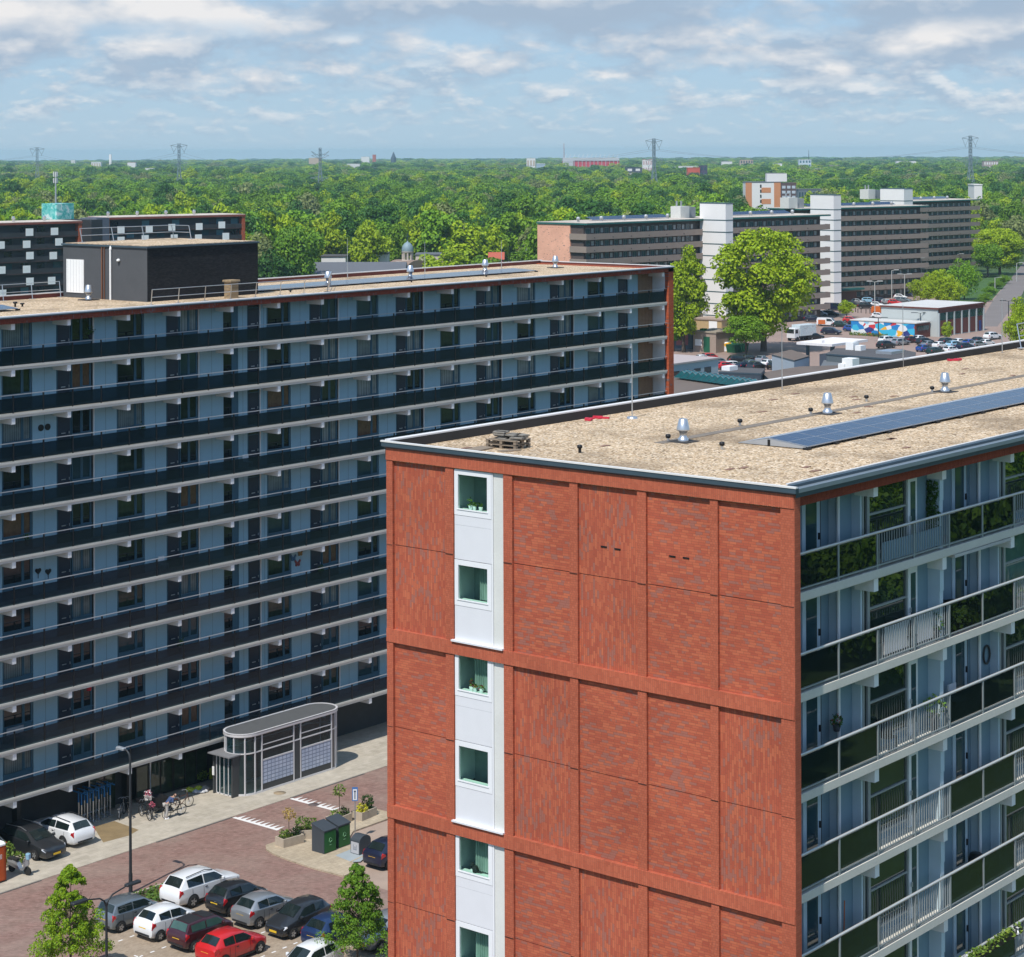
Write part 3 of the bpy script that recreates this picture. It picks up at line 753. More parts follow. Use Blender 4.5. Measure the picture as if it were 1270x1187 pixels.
# window strip: each storey a window over white spandrels, with a concrete strip beside
WX = BX+.07
frame_mat = mat('white_frame', (.80,.80,.82), .45, var=.03)
spandrel_mat = mat('white_spandrel', (.72,.72,.75), .5, var=.04)
ROOM = mat('room_wall', (.80,.88,.84), .8, var=.15); ROOMD = mat('room_dark', (.30,.37,.35), .9, var=.4)  # side wall lightened, other room faces darkened, to stand in for daylight
PANE = bpy.data.materials.new('clear_pane'); t, N, L = nt(PANE); b = bsdf_of(PANE)
b.inputs['Base Color'].default_value = (.02,.04,.035,1); b.inputs['Roughness'].default_value = .03; b.inputs['Specular IOR Level'].default_value = .6
tr = N.new('ShaderNodeBsdfTransparent'); tr.inputs[0].default_value = (.74,.92,.84,1); mx = N.new('ShaderNodeMixShader'); mx.inputs[0].default_value = .12
L.new(tr.outputs[0], mx.inputs[1]); L.new(b.outputs[0], mx.inputs[2]); L.new(mx.outputs[0], N['Material Output'].inputs[0])
wz = 30.98
POTS = [('plant','pot'), ('halfcurtain',), ('flowers','curtain'), ('low',), ('cat','curtain'), ('curtain','plant'), ('low',), ('plant',), ('curtain',), ('low',), ('low',)]
LEAFP = leaf_mat('house_plant_leaf', (.10,.22,.03), (.28,.36,.06), .1)
REDF = mat('red_flower', (.5,.04,.06), .6, var=.2)
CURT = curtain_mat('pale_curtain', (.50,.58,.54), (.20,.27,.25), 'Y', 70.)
for k in range(10):
    zt = 30.98 - 2.855*k
    if zt < 3: break
    # lower storey of each pair ends on a sill above the next band
    z0 = zt-1.44
    y0, y1 = 42.79, 44.31
    m = MB()
    for a, b_, c_, d_ in ((y0,y1,zt-.16,zt),(y0,y1,z0,z0+.20),(y0,y0+.17,z0+.2,zt-.16),(y1-.15,y1,z0+.2,zt-.16)): m.box(WX-.03, WX+.06, a, b_, c_, d_, 0)
    m.box(WX-.05, WX-.031, y0+.13, y1-.11, z0+.17, z0+.20, 0)
    w_ = m.build('window', [frame_mat], RB)
    m = MB(); m.quad((WX+.01,y0+.17,z0+.2),(WX+.01,y1-.15,z0+.2),(WX+.01,y1-.15,zt-.16),(WX+.01,y0+.17,zt-.16)); m.build('pane', [PANE], w_)
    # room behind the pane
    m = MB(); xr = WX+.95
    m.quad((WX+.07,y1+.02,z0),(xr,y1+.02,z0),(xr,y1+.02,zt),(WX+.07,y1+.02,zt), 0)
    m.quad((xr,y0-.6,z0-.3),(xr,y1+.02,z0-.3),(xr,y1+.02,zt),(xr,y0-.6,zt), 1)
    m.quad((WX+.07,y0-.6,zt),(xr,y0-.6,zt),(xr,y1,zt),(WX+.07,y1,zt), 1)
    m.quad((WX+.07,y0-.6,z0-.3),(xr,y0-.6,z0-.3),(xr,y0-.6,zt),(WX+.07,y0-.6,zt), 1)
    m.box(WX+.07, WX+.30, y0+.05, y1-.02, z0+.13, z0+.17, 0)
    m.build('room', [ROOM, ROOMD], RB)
    ps = POTS[k]
    if 'curtain' in ps or 'halfcurtain' in ps:
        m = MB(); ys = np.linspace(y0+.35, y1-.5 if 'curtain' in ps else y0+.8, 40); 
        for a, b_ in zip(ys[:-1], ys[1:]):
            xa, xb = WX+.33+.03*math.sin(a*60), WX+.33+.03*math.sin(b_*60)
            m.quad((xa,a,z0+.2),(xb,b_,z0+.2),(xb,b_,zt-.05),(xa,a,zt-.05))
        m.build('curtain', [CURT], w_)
    if 'plant' in ps or 'flowers' in ps:
        m = MB(); yy = y1-.5
        for q, dy in enumerate((0, -.16, -.42)):
            m.lathe([(.05,0),(.075,.13),(.07,.13)], (WX+.18, yy+dy, z0+.172), 10, 0)
            for _ in range(26):
                a = random.uniform(0, 2*PI); r1 = random.uniform(.02,.11); h_ = random.uniform(.13,.38 if q == 0 else .24)
                p = Vector((WX+.18+r1*math.cos(a)*.8, yy+dy+r1*math.sin(a), z0+.17+h_)); u_ = Vector((random.uniform(-1,1),random.uniform(-1,1),random.uniform(-.5,1))).normalized()*.045; v_ = u_.cross(Vector((.3,.5,.8))).normalized()*.03
                m.add([p-u_, p+v_, p+u_, p-v_], [(0,1,2,3)], 2 if ('flowers' in ps and random.random() < .35) else 1)
        o = m.build('potted_plants', [WHITEP, LEAFP, REDF], None); tag(o, 'potted plants on the sill of the topmost end window' if k == 0 else ('red flowering pot plants on the sill of the third end window down' if k == 2 else 'pot plants on the sill of the end window, sixth or lower down'), 'plant', 'plants on the end window sills')
        if k > 4: bpy.data.objects.remove(o)
    if 'cat' in ps:
        m = MB(); c0 = Vector((WX+.2, y1-.62, z0+.172))
        m.lathe([(0,0),(.09,.01),(.12,.07),(.10,.15),(.06,.21),(0,.23)], (c0.x, c0.y, c0.z), 12, 0); m.lathe([(0,0),(.055,.02),(.065,.07),(.04,.12),(0,.13)], (c0.x-.02, c0.y+.10, c0.z+.16), 10, 0)
        for s_ in (-.03,.03): m.lathe([(.02,0),(0,.05)], (c0.x+s_, c0.y+.10, c0.z+.27), 6, 0)
        m.tube([c0+Vector((0,-.1,.03)), c0+Vector((.03,-.22,.03)), c0+Vector((.05,-.28,.07))], [.03,.025,.012], 6, 0)
        m.lathe([(.05,0),(.07,.1),(.0,.11)], (c0.x-.06, c0.y+.07, c0.z), 8, 1)
        o = m.build('cat', [mat('cat_fur', (.02,.02,.022), .8, var=.3), WHITEP]); tag(o, 'black and white cat sitting on the sill of the fifth end window', 'cat')
    # spandrel below
    zn = zt-2.855 if k % 2 == 0 else ZB[k+1]+.05
    zs = max(zn+.02, z0-1.35)
    m = MB()
    if k % 2 == 0:
        m.box(WX-.02, WX+.05, y0, y1, z0-.31, z0-.012, 0); m.box(WX-.02, WX+.05, y0, y1, zn+.02, z0-.318, 0)
        m.box(WX-.015, WX+.04, y0, y1, z0-.32, z0-.31, 1)
    else:
        m.box(WX-.02, WX+.05, y0, y1, zn+.0, z0-.012, 0)
        m.box(BX-.09, WX+.06, 42.26, 44.37, zn-.055, zn-.002, 0)
    m.build('spandrel', [spandrel_mat, ALUD], RB)
    m = MB(); m.box(WX+.01, WX+.06, 42.28, 42.72, zn, zt, 0); m.box(WX-.03, WX+.06, 42.725, 42.78, zn, zt, 1); m.build('concrete_strip', [CONCW, frame_mat], RB)
# roof
m = MB(); m.box(BX+.02, BXE, BY0+.30, BY1-.15, 31.0, 31.33, 0); m.build('roof', [GRAV], RB)
m = MB()
m.add([(BX-.02,BY0-.02,31.402),(BX-.02,BY1+.02,31.402),(BX-.10,BY1+.1,31.46),(BX-.10,BY0-.1,31.46)], [(0,1,2,3)], 0)
m.box(BX-.11, BX+.06, BY0-.12, BY1+.12, 31.46, 31.60, 0)
m.box(BX-.13, BX-.03, BY0-.14, BY1+.14, 31.602, 31.65, 1)
m.box(BX+.062, BXE, BY0-.12, BY0+.28, 31.46, 31.58, 2); m.box(BX+.062, BXE, BY0-.02, BY0+.3, 31.31, 31.457, 0); m.box(BX+.062, BXE, BY0+.10, BY0+.26, 31.582, 31.66, 0); m.box(BX+.062, BXE, BY0+.24, BY0+.31, 31.662, 31.69, 1)
m.build('roof_edge', [TRIM, CAPW, mat('gutter_grey', (.22,.27,.31), .4, .3, var=.1)], RB)
m = MB(); m.box(BX+.065, BXE, BY1-.14, BY1+.1, 31.0, 31.62, 0); m.box(BX+.065, BXE, BY1-.13, BY1+.12, 31.622, 31.67, 1); m.build('parapet', [BITU, CAPW], RB)
m = MB(); m.box(BX+.31, BXE, BY0+.25, BY0+.42, 30.98, 31.32, 0); m.build('fascia', [BRK_FX], RB)
# balconies
BS = [28.18-2.855*k for k in range(9)]
YE, Y1, Y2, Y3 = 32.2, 32.82, 33.1, 33.37
C1 = [56.23+9.0*i for i in range(-1, 6)]                 # window bay starts
BAYW = mat('balcony_wall', (.50,.61,.67), .7, var=.08)  # brighter copy of the wall colour for the step faces that catch light
BAYS = mat('balcony_panel', (.20,.30,.36), .7, var=.08)  # darker, bluer copy of the wall colour, standing in for shade
RAILM = mat('rail_grey', (.36,.39,.40), .4, .3, var=.06)
GL_RAIL = screen_mat('smoked_glass', (.008,.013,.010), .84); bsdf_of(GL_RAIL).inputs['Specular IOR Level'].default_value = .8; bsdf_of(GL_RAIL).inputs['Roughness'].default_value = 0.
GL_WIN = glass_mat('balcony_glass', (.020,.034,.026), rough=0., refl=1., var=.8, scale=2.5)
GL_WIN2 = glass_mat('balcony_glass_curtained', (.07,.15,.125), rough=0., refl=1., var=.6, scale=1.5)
for z in [31.02]+BS:
    m = MB()
    zt = z+.30
    if z < 31:
        m.box(BX+.31, BXE, YE, 34.04, z, z+.26, 0); m.box(BX+.31, BXE, YE-.04, YE-.002, z+.03, z+.275, 0)
        m.build('balcony_slab', [SLABC], RB)
bb = MB(); bb.prism([(-.13,0),(.13,0),(.13,.66),(-.13,.66)], -.40, 0); bbm = bb.mesh('bracket', [WHITEP])
for z in [31.02]+BS[:-1]:
    for c in C1:
        for x in (c, c+4.28):
            if BX+1 < x < BXE-1: child_mesh('bracket', bbm, RB, (x, YE+.06, z-.003))
def bw(mb, x0, x1, y, z0, z1, mi): mb.box(x0, x1, y-.02, y+.12, z0, z1, mi)
LEAFW = leaf_mat('climber_leaf', (.03,.09,.02), (.08,.15,.03), .1)
wing = MB(); door_i = 0
for z in BS:
    zf = z+.26; zc = z+2.855-.003
    m = MB()
    for c in C1:
        # deep bay wall left of the window bay, step faces, piers
        x3 = c-.88; xw = c-5.0
        if x3 < BX: continue
        a = max(c-4.72+.22, BX+.31)
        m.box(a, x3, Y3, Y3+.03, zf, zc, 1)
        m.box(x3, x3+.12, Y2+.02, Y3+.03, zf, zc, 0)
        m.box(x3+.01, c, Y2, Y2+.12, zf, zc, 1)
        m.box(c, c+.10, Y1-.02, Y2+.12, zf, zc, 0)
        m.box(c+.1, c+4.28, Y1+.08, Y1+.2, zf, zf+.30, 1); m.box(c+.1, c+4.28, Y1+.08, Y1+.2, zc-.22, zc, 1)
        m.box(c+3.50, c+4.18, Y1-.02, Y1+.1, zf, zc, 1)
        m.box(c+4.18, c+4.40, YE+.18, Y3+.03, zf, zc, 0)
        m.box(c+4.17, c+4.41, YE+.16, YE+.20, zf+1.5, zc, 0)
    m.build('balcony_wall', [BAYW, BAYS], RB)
    for c in C1:
        x3 = c-.88
        if x3 < BX: continue
        if x3 < BXE:
            m = MB(); m.tube([(x3-.05, Y2-.09, zf), (x3-.05, Y2-.09, zc)], .055, 8); m.build('downpipe', [WHITEP], RB)
        if c > BXE-5: continue
        # big window
        f = MB(); g = MB()
        xs = [c+.12, c+.46, c+2.86]
        zb, zt = zf+.32, zc-.24
        for xa, xb in zip(xs[:-1], xs[1:]):
            f.box(xa, xa+.09, Y1-.03, Y1+.08, zb, zt, 0); f.box(xb-.06, xb, Y1-.03, Y1+.08, zb, zt, 0)
        f.box(xs[0], xs[-1], Y1-.03, Y1+.08, zb-.07, zb, 0); f.box(xs[0], xs[-1], Y1-.03, Y1+.08, zt, zt+.07, 0)
        if random.random() < .7: f.box(xs[1], xs[-1], Y1-.02, Y1+.07, zb+1.15, zb+1.21, 0)
        wo = f.build('window', [RAILM], RB)
        g.quad((xs[0],Y1+.03,zb),(xs[-1],Y1+.03,zb),(xs[-1],Y1+.03,zt),(xs[0],Y1+.03,zt)); g.build('pane', [random.choice([GL_WIN, GL_WIN, GL_WIN2])], wo)
        f = MB(); f.box(c+2.90, c+3.48, Y1-.035, Y1+.08, zf, zc-.2, 0); f.box(c+3.06, c+3.36, Y1-.045, Y1-.034, zf+.35, zc-.4, 1); f.box(c+2.98,c+3.02,Y1-.09,Y1-.036,zf+1.0,zf+1.14,2)
        f.build('door', [WHITEP, G_TEAL, ALU], RB)
        if c-3.6 > BX:
            f = MB(); xd = c-2.2 if c > 60 else c-2.45
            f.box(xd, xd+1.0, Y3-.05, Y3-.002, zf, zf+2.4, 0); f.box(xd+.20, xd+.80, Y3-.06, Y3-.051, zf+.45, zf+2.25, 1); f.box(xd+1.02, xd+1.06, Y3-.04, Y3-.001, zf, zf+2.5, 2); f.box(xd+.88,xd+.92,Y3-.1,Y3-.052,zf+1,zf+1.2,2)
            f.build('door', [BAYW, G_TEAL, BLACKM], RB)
    # balustrade: smoked glass in pairs, upright bars in front of the window bay
    r_ = MB()
    zr = z+1.13+.24
    x = BX+.33
    posts = [BX+.33] + [53.95+2.25*i for i in range(26)]
    posts = [p for p in posts if p < BXE]
    gl = []; bars = []
    for i, (a, b_) in enumerate(zip(posts[:-1], posts[1:])):
        r_.box(a-.035, a+.035, YE-.02, YE+.05, z+.1, zr-.05, 0)
        r_.box(a+.036, b_-.036, YE-.01, YE+.03, z+.36, z+.40, 0)
        if i % 4 in (0, 1):
            q = MB(); q.box(a+.05, b_-.05, YE+.005, YE+.02, z+.42, zr-.06, 0); gl.append(q)
        else:
            n = 15; q = MB(); bars.append(q)
            for j in range(1, n): 
                xx = a+(b_-a)*j/n
                q.box(xx-.012, xx+.012, YE, YE+.024, z+.40, zr-.055, 0)
    rail = r_.build('balustrade', [RAILM], RB)
    for q in gl: q.build('glass_panel', [GL_RAIL], rail)
    for q in bars: q.build('upright_bars', [RAILM], rail)
    h = MB(); h.tube([(BX+.31, YE+.015, zr), (BXE, YE+.015, zr)], .045, 8); h.build('handrail', [mat('rail_top', (.60,.60,.58), .35, .4, var=.05)], rail)
# things kept on the balconies
def leaf_clump(mb, c, r, n, s=.06, mi=0, squash=(1,1,1)):
    for _ in range(n):
        d_ = Vector((random.gauss(0,1),random.gauss(0,1),random.gauss(0,1))).normalized()*r*random.uniform(.35,1.)**.6
        p = Vector(c)+Vector((d_.x*squash[0], d_.y*squash[1], d_.z*squash[2]))
        u_ = Vector((random.gauss(0,1),random.gauss(0,1),random.gauss(0,.7))).normalized(); v_ = u_.cross(Vector((random.gauss(0,1),random.gauss(0,1),random.gauss(0,1)))).normalized()
        k = s*random.uniform(.6,1.3)
        mb.add([p-u_*k, p+v_*k*.6, p+u_*k, p-v_*k*.6], [(0,1,2,3)], mi)
c = 56.23
m = MB()
for zz in np.linspace(.05, 1.7, 9): leaf_clump(m, (c+4.12, 32.62, BS[0]+.55+zz), .22, 60, .07, 0, (.35,1.1,.8))
m.box(c+4.08, c+4.14, 32.42, 32.8, BS[0]+.3, BS[0]+.6, 1)
tag(m.build('climbing_plant', [LEAFW, BLACKM]), 'climbing plant on the cross wall of the topmost balcony', 'plant')
def pot(x, y, z, r, h, n, lab, leaf=LEAFP, flw=None, lr=.25, name='potted_plant'):
    t_ = thing(name, lab, 'plant', (x, y, z))
    p = MB(); p.lathe([(r*.7,0),(r,h),(r*.92,h),(r*.9,h-.02),(0,h-.02)], n=14); link('pot', p.mesh('pot', [mat('dark_pot', (.05,.05,.055), .6, var=.2)]), t_)
    q = MB(); leaf_clump(q, (0,0,h+lr*.6), lr, n, .06, 0); 
    if flw: leaf_clump(q, (0,0,h+lr*.8), lr*.9, n//5, .05, 1)
    link('leaves', q.mesh('leaves', [leaf, flw or leaf]), t_)
    return t_
pot(c+4.0, 32.45, BS[1]+.3, .16, .3, 90, 'spiky pot plant by the cross wall of the second balcony down', LEAFW, lr=.38)
pot(c+3.9, 32.42, BS[2]+.3, .16, .5, 110, 'bushy pot plant by the cross wall of the third balcony down', LEAFP, lr=.4)
pot(c-1.15, 32.95, BS[2]+1.25, .13, .2, 60, 'red flower basket hanging on the pipe of the third balcony down', LEAFW, REDF, lr=.2, name='hanging_basket')
pot(51.7, 33.0, BS[2]+.28, .2, .35, 150, 'tall leafy plant in the corner of the third balcony beside the brick pier', LEAFP, lr=.5)
pot(65.2+.9, 32.5, BS[1]+.3, .18, .3, 60, 'dark pot plant before the second window bay on the second balcony', LEAFW, lr=.3)
m = MB()
for i in range(16): leaf_clump(m, (60.9+i*.28, 32.05, BS[5]+1.35+random.uniform(-.05,.05)), .17, 34, .06, 1 if random.random() < .2 else 0)
m.box(60.75, 65.3, 31.97, 32.13, BS[5]+1.15, BS[5]+1.3, 2)
tag(m.build('flower_box', [LEAFP, WHITEP, BLACKM]), 'long flower box hung on the lowest visible balcony rail', 'flower box')
m = MB(); m.tube([(c-.75, 32.98, BS[4]+.28), (c-.6, 33.03, BS[4]+1.75)], .018, 6, 0); m.box(c-.9, c-.6, 32.93, 33.0, BS[4]+.27, BS[4]+.32, 0)
tag(m.build('broom', [mat('orange_handle', (.5,.12,.03), .5)]), 'orange broom leaning on the wall of the fifth balcony down', 'broom')
m = MB(); zz = BS[2]+.27
for x, y in ((62.2,32.6),(62.6,32.6),(62.2,33.0),(62.6,33.0)): m.box(x-.02,x+.02,y-.02,y+.02,zz,zz+.44,0)
m.box(62.15,62.65,32.55,33.05,zz+.44,zz+.48,0); m.box(62.15,62.65,33.0,33.05,zz+.48,zz+.95,0)
tag(m.build('balcony_chair', [WHITEP]), 'white plastic chair in the recess of the third balcony down', 'chair')
m = MB(); zz = BS[1]+.27
m.lathe([(.03,0),(.03,.68),(.42,.7),(.42,.73),(0,.73)], (62.6,33.0,zz), 14); m.box(61.9,62.3,32.8,33.2,zz+.4,zz+.44,0); m.box(61.9,61.94,32.8,33.2,zz+.44,zz+.9,0)
for a in ((61.92,32.82),(62.28,32.82),(61.92,33.18),(62.28,33.18)): m.box(a[0]-.015,a[0]+.015,a[1]-.015,a[1]+.015,zz,zz+.4,0)
tag(m.build('balcony_table', [BLACKM]), 'dark round table in the recess of the second balcony down', 'table')
m = MB(); zz = BS[3]+.27
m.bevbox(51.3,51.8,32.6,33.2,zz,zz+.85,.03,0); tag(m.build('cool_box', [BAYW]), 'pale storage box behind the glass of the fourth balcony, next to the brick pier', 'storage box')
# roof things
for (x, y), lb in (((58.35,40.75), 'shiny cowl vent nearest the corner of the brick block roof'), ((67.8,40.9), 'shiny cowl vent in the middle of the three on the brick block roof'), ((76.8,40.9), 'shiny cowl vent farthest along the brick block roof')):
    cowl(x, y, 31.31, .74, lb, 'cowl vents on the brick block')
solar('solar_array', 59.2, 92., 36.45, 37.95, 31.45, 31.60, 'long strip of blue solar panels on the brick block roof', 1.72)
m = MB(); xe = 59.15
m.add([(xe,36.5,31.37),(xe,36.5,31.43),(xe,37.95,31.58),(xe,39.1,31.36),(xe,39.1,31.345)], [(0,1,2,3,4)], 0)
m.add([(xe,37.99,31.585),(92,37.99,31.585),(92,39.1,31.36),(xe,39.1,31.36)], [(0,1,2,3)], 0)
o_ = [o for o in col.objects if o.name.startswith('solar_array')][-1]
link('wind_deflector', m.mesh('wind_deflector',[ALUD],tuple(o_.location)), o_)
# timber pallets with slabs on top
t_ = thing('pallet_stack', 'weathered timber pallet piled with grey roof slabs at the roof corner', 'pallet', (53.75, 44.5, 31.33)); t_.rotation_euler[2] = R(4)
PW = mat('weathered_wood', (.24,.19,.14), .9, var=.3, scale=5)
for lv in range(2):
    m = MB(); z0 = lv*.15
    for y in (-.55,0,.55): m.box(-.42,.42,y-.05,y+.05,z0,z0+.022,0); 
    for y in (-.55,0,.55):
        for x in (-.36,0,.36): m.box(x-.06,x+.06,y-.05,y+.05,z0+.022,z0+.10,0)
    for i in range(6): x = -.38+i*.152; m.box(x-.05,x+.05,-.6,.6,z0+.102,z0+.125,0)
    link('pallet', m.mesh('pallet', [PW]), t_)
m = MB(); z0 = .275
random.seed(3)
for i in range(14):
    x, y = random.uniform(-.3,.25), random.uniform(-.5,.4); zz = z0+ (i//4)*.055
    a = random.uniform(-.3,.3); m.obox((x,y), (math.cos(a),math.sin(a)), None, .16, .22, zz+random.uniform(0,.01), zz+.045, 0)
link('slabs', m.mesh('slabs', [mat('slab_grey', (.22,.20,.17), .95, var=.25, scale=6)]), t_)
m = MB(); m.obox((52.75,44.9),(1,.1),None,.5,.28,31.332,31.37,0); m.obox((53.1,43.9),(1,-.3),None,.35,.15,31.332,31.36,0); tag(m.build('loose_boards', [PW]), 'grey boards lying flat beside the pallet at the roof corner', 'boards')
m = MB(); m.tube([(54.15,41.85,31.3),(54.15,41.85,31.5)],.05,8); m.lathe([(.04,0),(.09,.03),(.09,.10),(.05,.13)],(54.15,41.85,31.46),10); tag(m.build('roof_pipe', [BLACKM]), 'short black vent pipe standing alone near the corner edge of the brick roof', 'vent pipe')
for (x, y), lb in (((62.9,41.5), 'black vent pipe between the first and second cowls on the brick roof'), ((72.0,41.7), 'black vent pipe pair beyond the second cowl on the brick roof'), ((58.05,41.15), 'black vent pipe touching the cowl nearest the corner'), ((67.2,41.25), 'black vent pipe touching the middle cowl'), ((76.3,41.2), 'black vent pipe touching the farthest cowl'), ((57.6,38.7), 'black vent pipe at the corner end of the solar strip')):
    m = MB(); m.tube([(x,y,31.3),(x,y,31.46)],.045,8,1); m.lathe([(.04,0),(.09,.03),(.095,.11),(.05,.14)],(x,y,31.44),10,0); tag(m.build('roof_pipe', [BLACKM, ALU]), lb, 'vent pipe')
m = MB(); m.tube([(62.3,45.75,31.33),(62.3,45.75,34.0)],[.025,.012],6); m.lathe([(.2,0),(.18,.06),(.05,.07)],(62.3,45.75,31.33),12); tag(m.build('lightning_rod', [ALU]), 'tall thin lightning rod with dark foot on the brick roof', 'lightning rod')
for px_, py_, tp, lb in ((970,483,405,'thin lightning rod near the back parapet beyond the first cowl'), (1120,455,378,'thin lightning rod near the back parapet between the farther cowls'), (1243,438,370,'thin lightning rod beside the slanted rail at the far edge of the brick roof')):
    q = ground(px_, py_, 31.33); dd = px_of(*q)[2]
    tag(MB().tube([q,(q[0],q[1],31.33+(py_-tp)/CF*dd)],[.025,.012],6).build('lightning_rod',[ALU]), lb, 'lightning rod')
for px_, py_, lb in ((737,520,'crumpled red plastic by the back parapet nearest the corner'), (1185,447,'crumpled red plastic farther along the back parapet')):
    q = ground(px_, py_, 31.34); m = MB()
    for i in range(7):
        a = random.uniform(0,6); m.obox((q[0]+random.uniform(-.4,.4), q[1]+random.uniform(-.15,.15)), (math.cos(a),math.sin(a)), None, random.uniform(.08,.25), .06, 31.34, 31.37+random.uniform(.01,.06), 0)
    tag(m.build('red_plastic', [mat('red_sheet', (.55,.03,.06), .5, var=.2)]), lb, 'litter')
g = guard('', [(95.2,46.6,31.4),(104,46.6,31.4)], None, h=1.15, post=2.6, lean=(.12,.25)); tag(g.build('guard_rail', [ALU]), 'slanted metal guard rail on the far back edge of the brick roof', 'guard rail')
# clamps along the walkway strip and thin tar-covered seam
m = MB(); m.box(57.5, BXE, 40.95, 41.35, 31.334, 31.343, 0); m.build('roof_walkway', [mat('walk_felt', (.20,.17,.14), .95, var=.3, scale=1.5, fine=.15)], RB)
for i in range(36):
    x, y = random.uniform(52.5,100), random.choice([random.uniform(33.2,36.2), random.uniform(39.6,46.2)])
    a = random.uniform(-.2,.2); m = MB(); m.obox((x,y),(math.cos(a),math.sin(a)),None,.20,.08,31.334,31.35,0); m.build('roof_tile', [mat('rust_tile', (.24,.14,.10), .95, var=.3)], RB)
m = MB()
for i in range(260):      # dirt and moss swept into the corner behind the parapet
    f = random.random(); x, y = (51.05+abs(random.gauss(0,.35)), random.uniform(32.2,37.5)) if f < .6 else ((51.2+abs(random.gauss(0,.6)), random.uniform(43.5,46.8)) if f < .8 else (51+random.uniform(0,3), 32.2+abs(random.gauss(0,.25))))
    a = random.uniform(0,3); m.obox((x,y),(math.cos(a),math.sin(a)),None,random.uniform(.05,.22),random.uniform(.04,.10),31.333,31.338+random.uniform(0,.006),0)
tag(m.build('roof_dirt', [mat('roof_dirt', (.17,.135,.095), 1., var=.4, scale=3, fine=.2)], RB), kind='stuff')
random.seed(21)

m = MB()      # lattice screen on the cross wall
for i in range(9):
    a = i*.09
    m.bar((60.49, 32.42+a*.55, BS[2]+1.5), (60.49, 32.42+min(.45,a*.55+.3), BS[2]+2.5), .02); m.bar((60.49, 32.87-a*.05*5.5*.0-min(.45,a*.55), BS[2]+1.5), (60.49, 32.87-min(.45,a*.55+.3), BS[2]+2.5), .02)
tag(m.build('lattice_screen', [ALUD]), 'diagonal lattice screen fixed to the cross wall of the third balcony', 'screen')
for (x, y, k, lab) in ((57.3, 32.5, 2, 'dark garden chair before the big window of the third balcony'), (63.6, 32.7, 4, 'dark chair in the second recess of the fifth balcony'), (58.6, 32.5, 1, 'dark round-backed chair behind the bars of the second balcony')):
    z = BS[k]+.27; m = MB(); m.box(x-.22,x+.22,y-.2,y+.2,z+.40,z+.44,0); m.lathe([(.24,0),(.26,.25),(.2,.45),(.0,.46)],(x,y+.1,z+.45),12)
    for a, b_ in ((-.2,-.18),(.2,-.18),(-.2,.18),(.2,.18)): m.box(x+a-.015,x+a+.015,y+b_-.015,y+b_+.015,z,z+.40,0)
    tag(m.build('balcony_chair', [BLACKM]), lab, 'chair')
m = MB(); n_ = 16
for i in range(n_): a, b_ = 2*PI*i/n_, 2*PI*(i+1)/n_; m.tube([(64.9+.22*math.cos(a),33.05,BS[2]+1.7+.30*math.sin(a)),(64.9+.22*math.cos(b_),33.05,BS[2]+1.7+.30*math.sin(b_))],.035,6)
tag(m.build('wreath', [mat('wreath_dark',(.05,.05,.05),.8)]), 'dark oval wreath on the wall of the third balcony', 'wreath')
m = MB(); m.box(61.2,63.2,32.45,32.5,BS[1]+.35,BS[1]+.62,0); m.box(57.0,60.0,32.42,32.45,BS[1]+.38,BS[1]+1.2,1)
tag(m.build('privacy_cloth', [mat('cloth_red',(.35,.10,.10),.9), mat('cloth_white',(.60,.60,.62),.9)]), 'pale privacy cloth tied behind the bars of the second balcony', 'cloth')
m = MB(); m.box(56.6,60.3,32.24,32.27,BS[0]+.42,BS[0]+1.0,0); tag(m.build('privacy_cloth', [mat('cloth_blue_grey',(.22,.32,.40),.9)]), 'grey-blue cloth tied behind the bars of the top balcony', 'cloth')
m = MB(); m.box(61.0,64.9,YE-.05,YE+.3,BS[0]-.10,BS[0]-.004,0); tag(m.build('awning_case', [CONC]), 'folded awning case under the top balcony slab, before the second recess', 'awning')
# ---------------------------------------------------------------- ground
GRASS = mat('meadow', (.045,.085,.018), .95, var=.4, scale=.05, fine=.25)
BRICKROAD = paver_mat('brick_paving', [(.175,.105,.086),(.27,.165,.138),(.225,.137,.114),(.31,.195,.165)], .21, .07, R(45), (.09,.06,.055), (.31,.25,.205), .45, .1, .35)
TILES = paver_mat('concrete_tiles', [(.40,.355,.285),(.45,.40,.33),(.37,.33,.265)], .6, .4, 0, (.18,.16,.12), (.50,.45,.37), .5, .05, .4)
BAYP = paver_mat('parking_paving', [(.32,.25,.185),(.37,.295,.22),(.29,.225,.165)], .21, .105, 0, (.15,.12,.09), (.25,.20,.15), .4, .08, .35)
ISLT = paver_mat('island_tiles', [(.42,.345,.25),(.47,.39,.285),(.39,.32,.235)], .3, .3, 0, (.20,.16,.10), (.33,.27,.19), .4, .07, .5)
KERB = mat('kerb_stone', (.20,.185,.165), .9, var=.2)
ASPH = mat('asphalt', (.19,.165,.155), .95, var=.18, scale=.12, fine=.1)
DIRT = mat('bare_soil', (.23,.165,.085), .95, var=.35, scale=1.2, fine=.2)
PAINTW = mat('road_paint', (.74,.72,.70), .7, var=.12, scale=6)
m = MB(); rr = [0,150,400,800,1400,2200,3300,4700,6500,9000,12500,17000,24000]; ns = 72     # the land falls away with distance
vs = [(r_*math.cos(2*PI*i/ns), r_*math.sin(2*PI*i/ns), -.05-(0 if r_ < 300 else (r_*r_)/6.0e6)) for r_ in rr[1:] for i in range(ns)]
m.add([(0,0,-.05)]+vs, [(0,1+i,1+(i+1)%ns) for i in range(ns)]+[(1+k*ns+i,1+(k+1)*ns+i,1+(k+1)*ns+(i+1)%ns,1+k*ns+(i+1)%ns) for k in range(len(rr)-2) for i in range(ns)], 0)
tag(m.build('ground', [GRASS]), kind='structure')
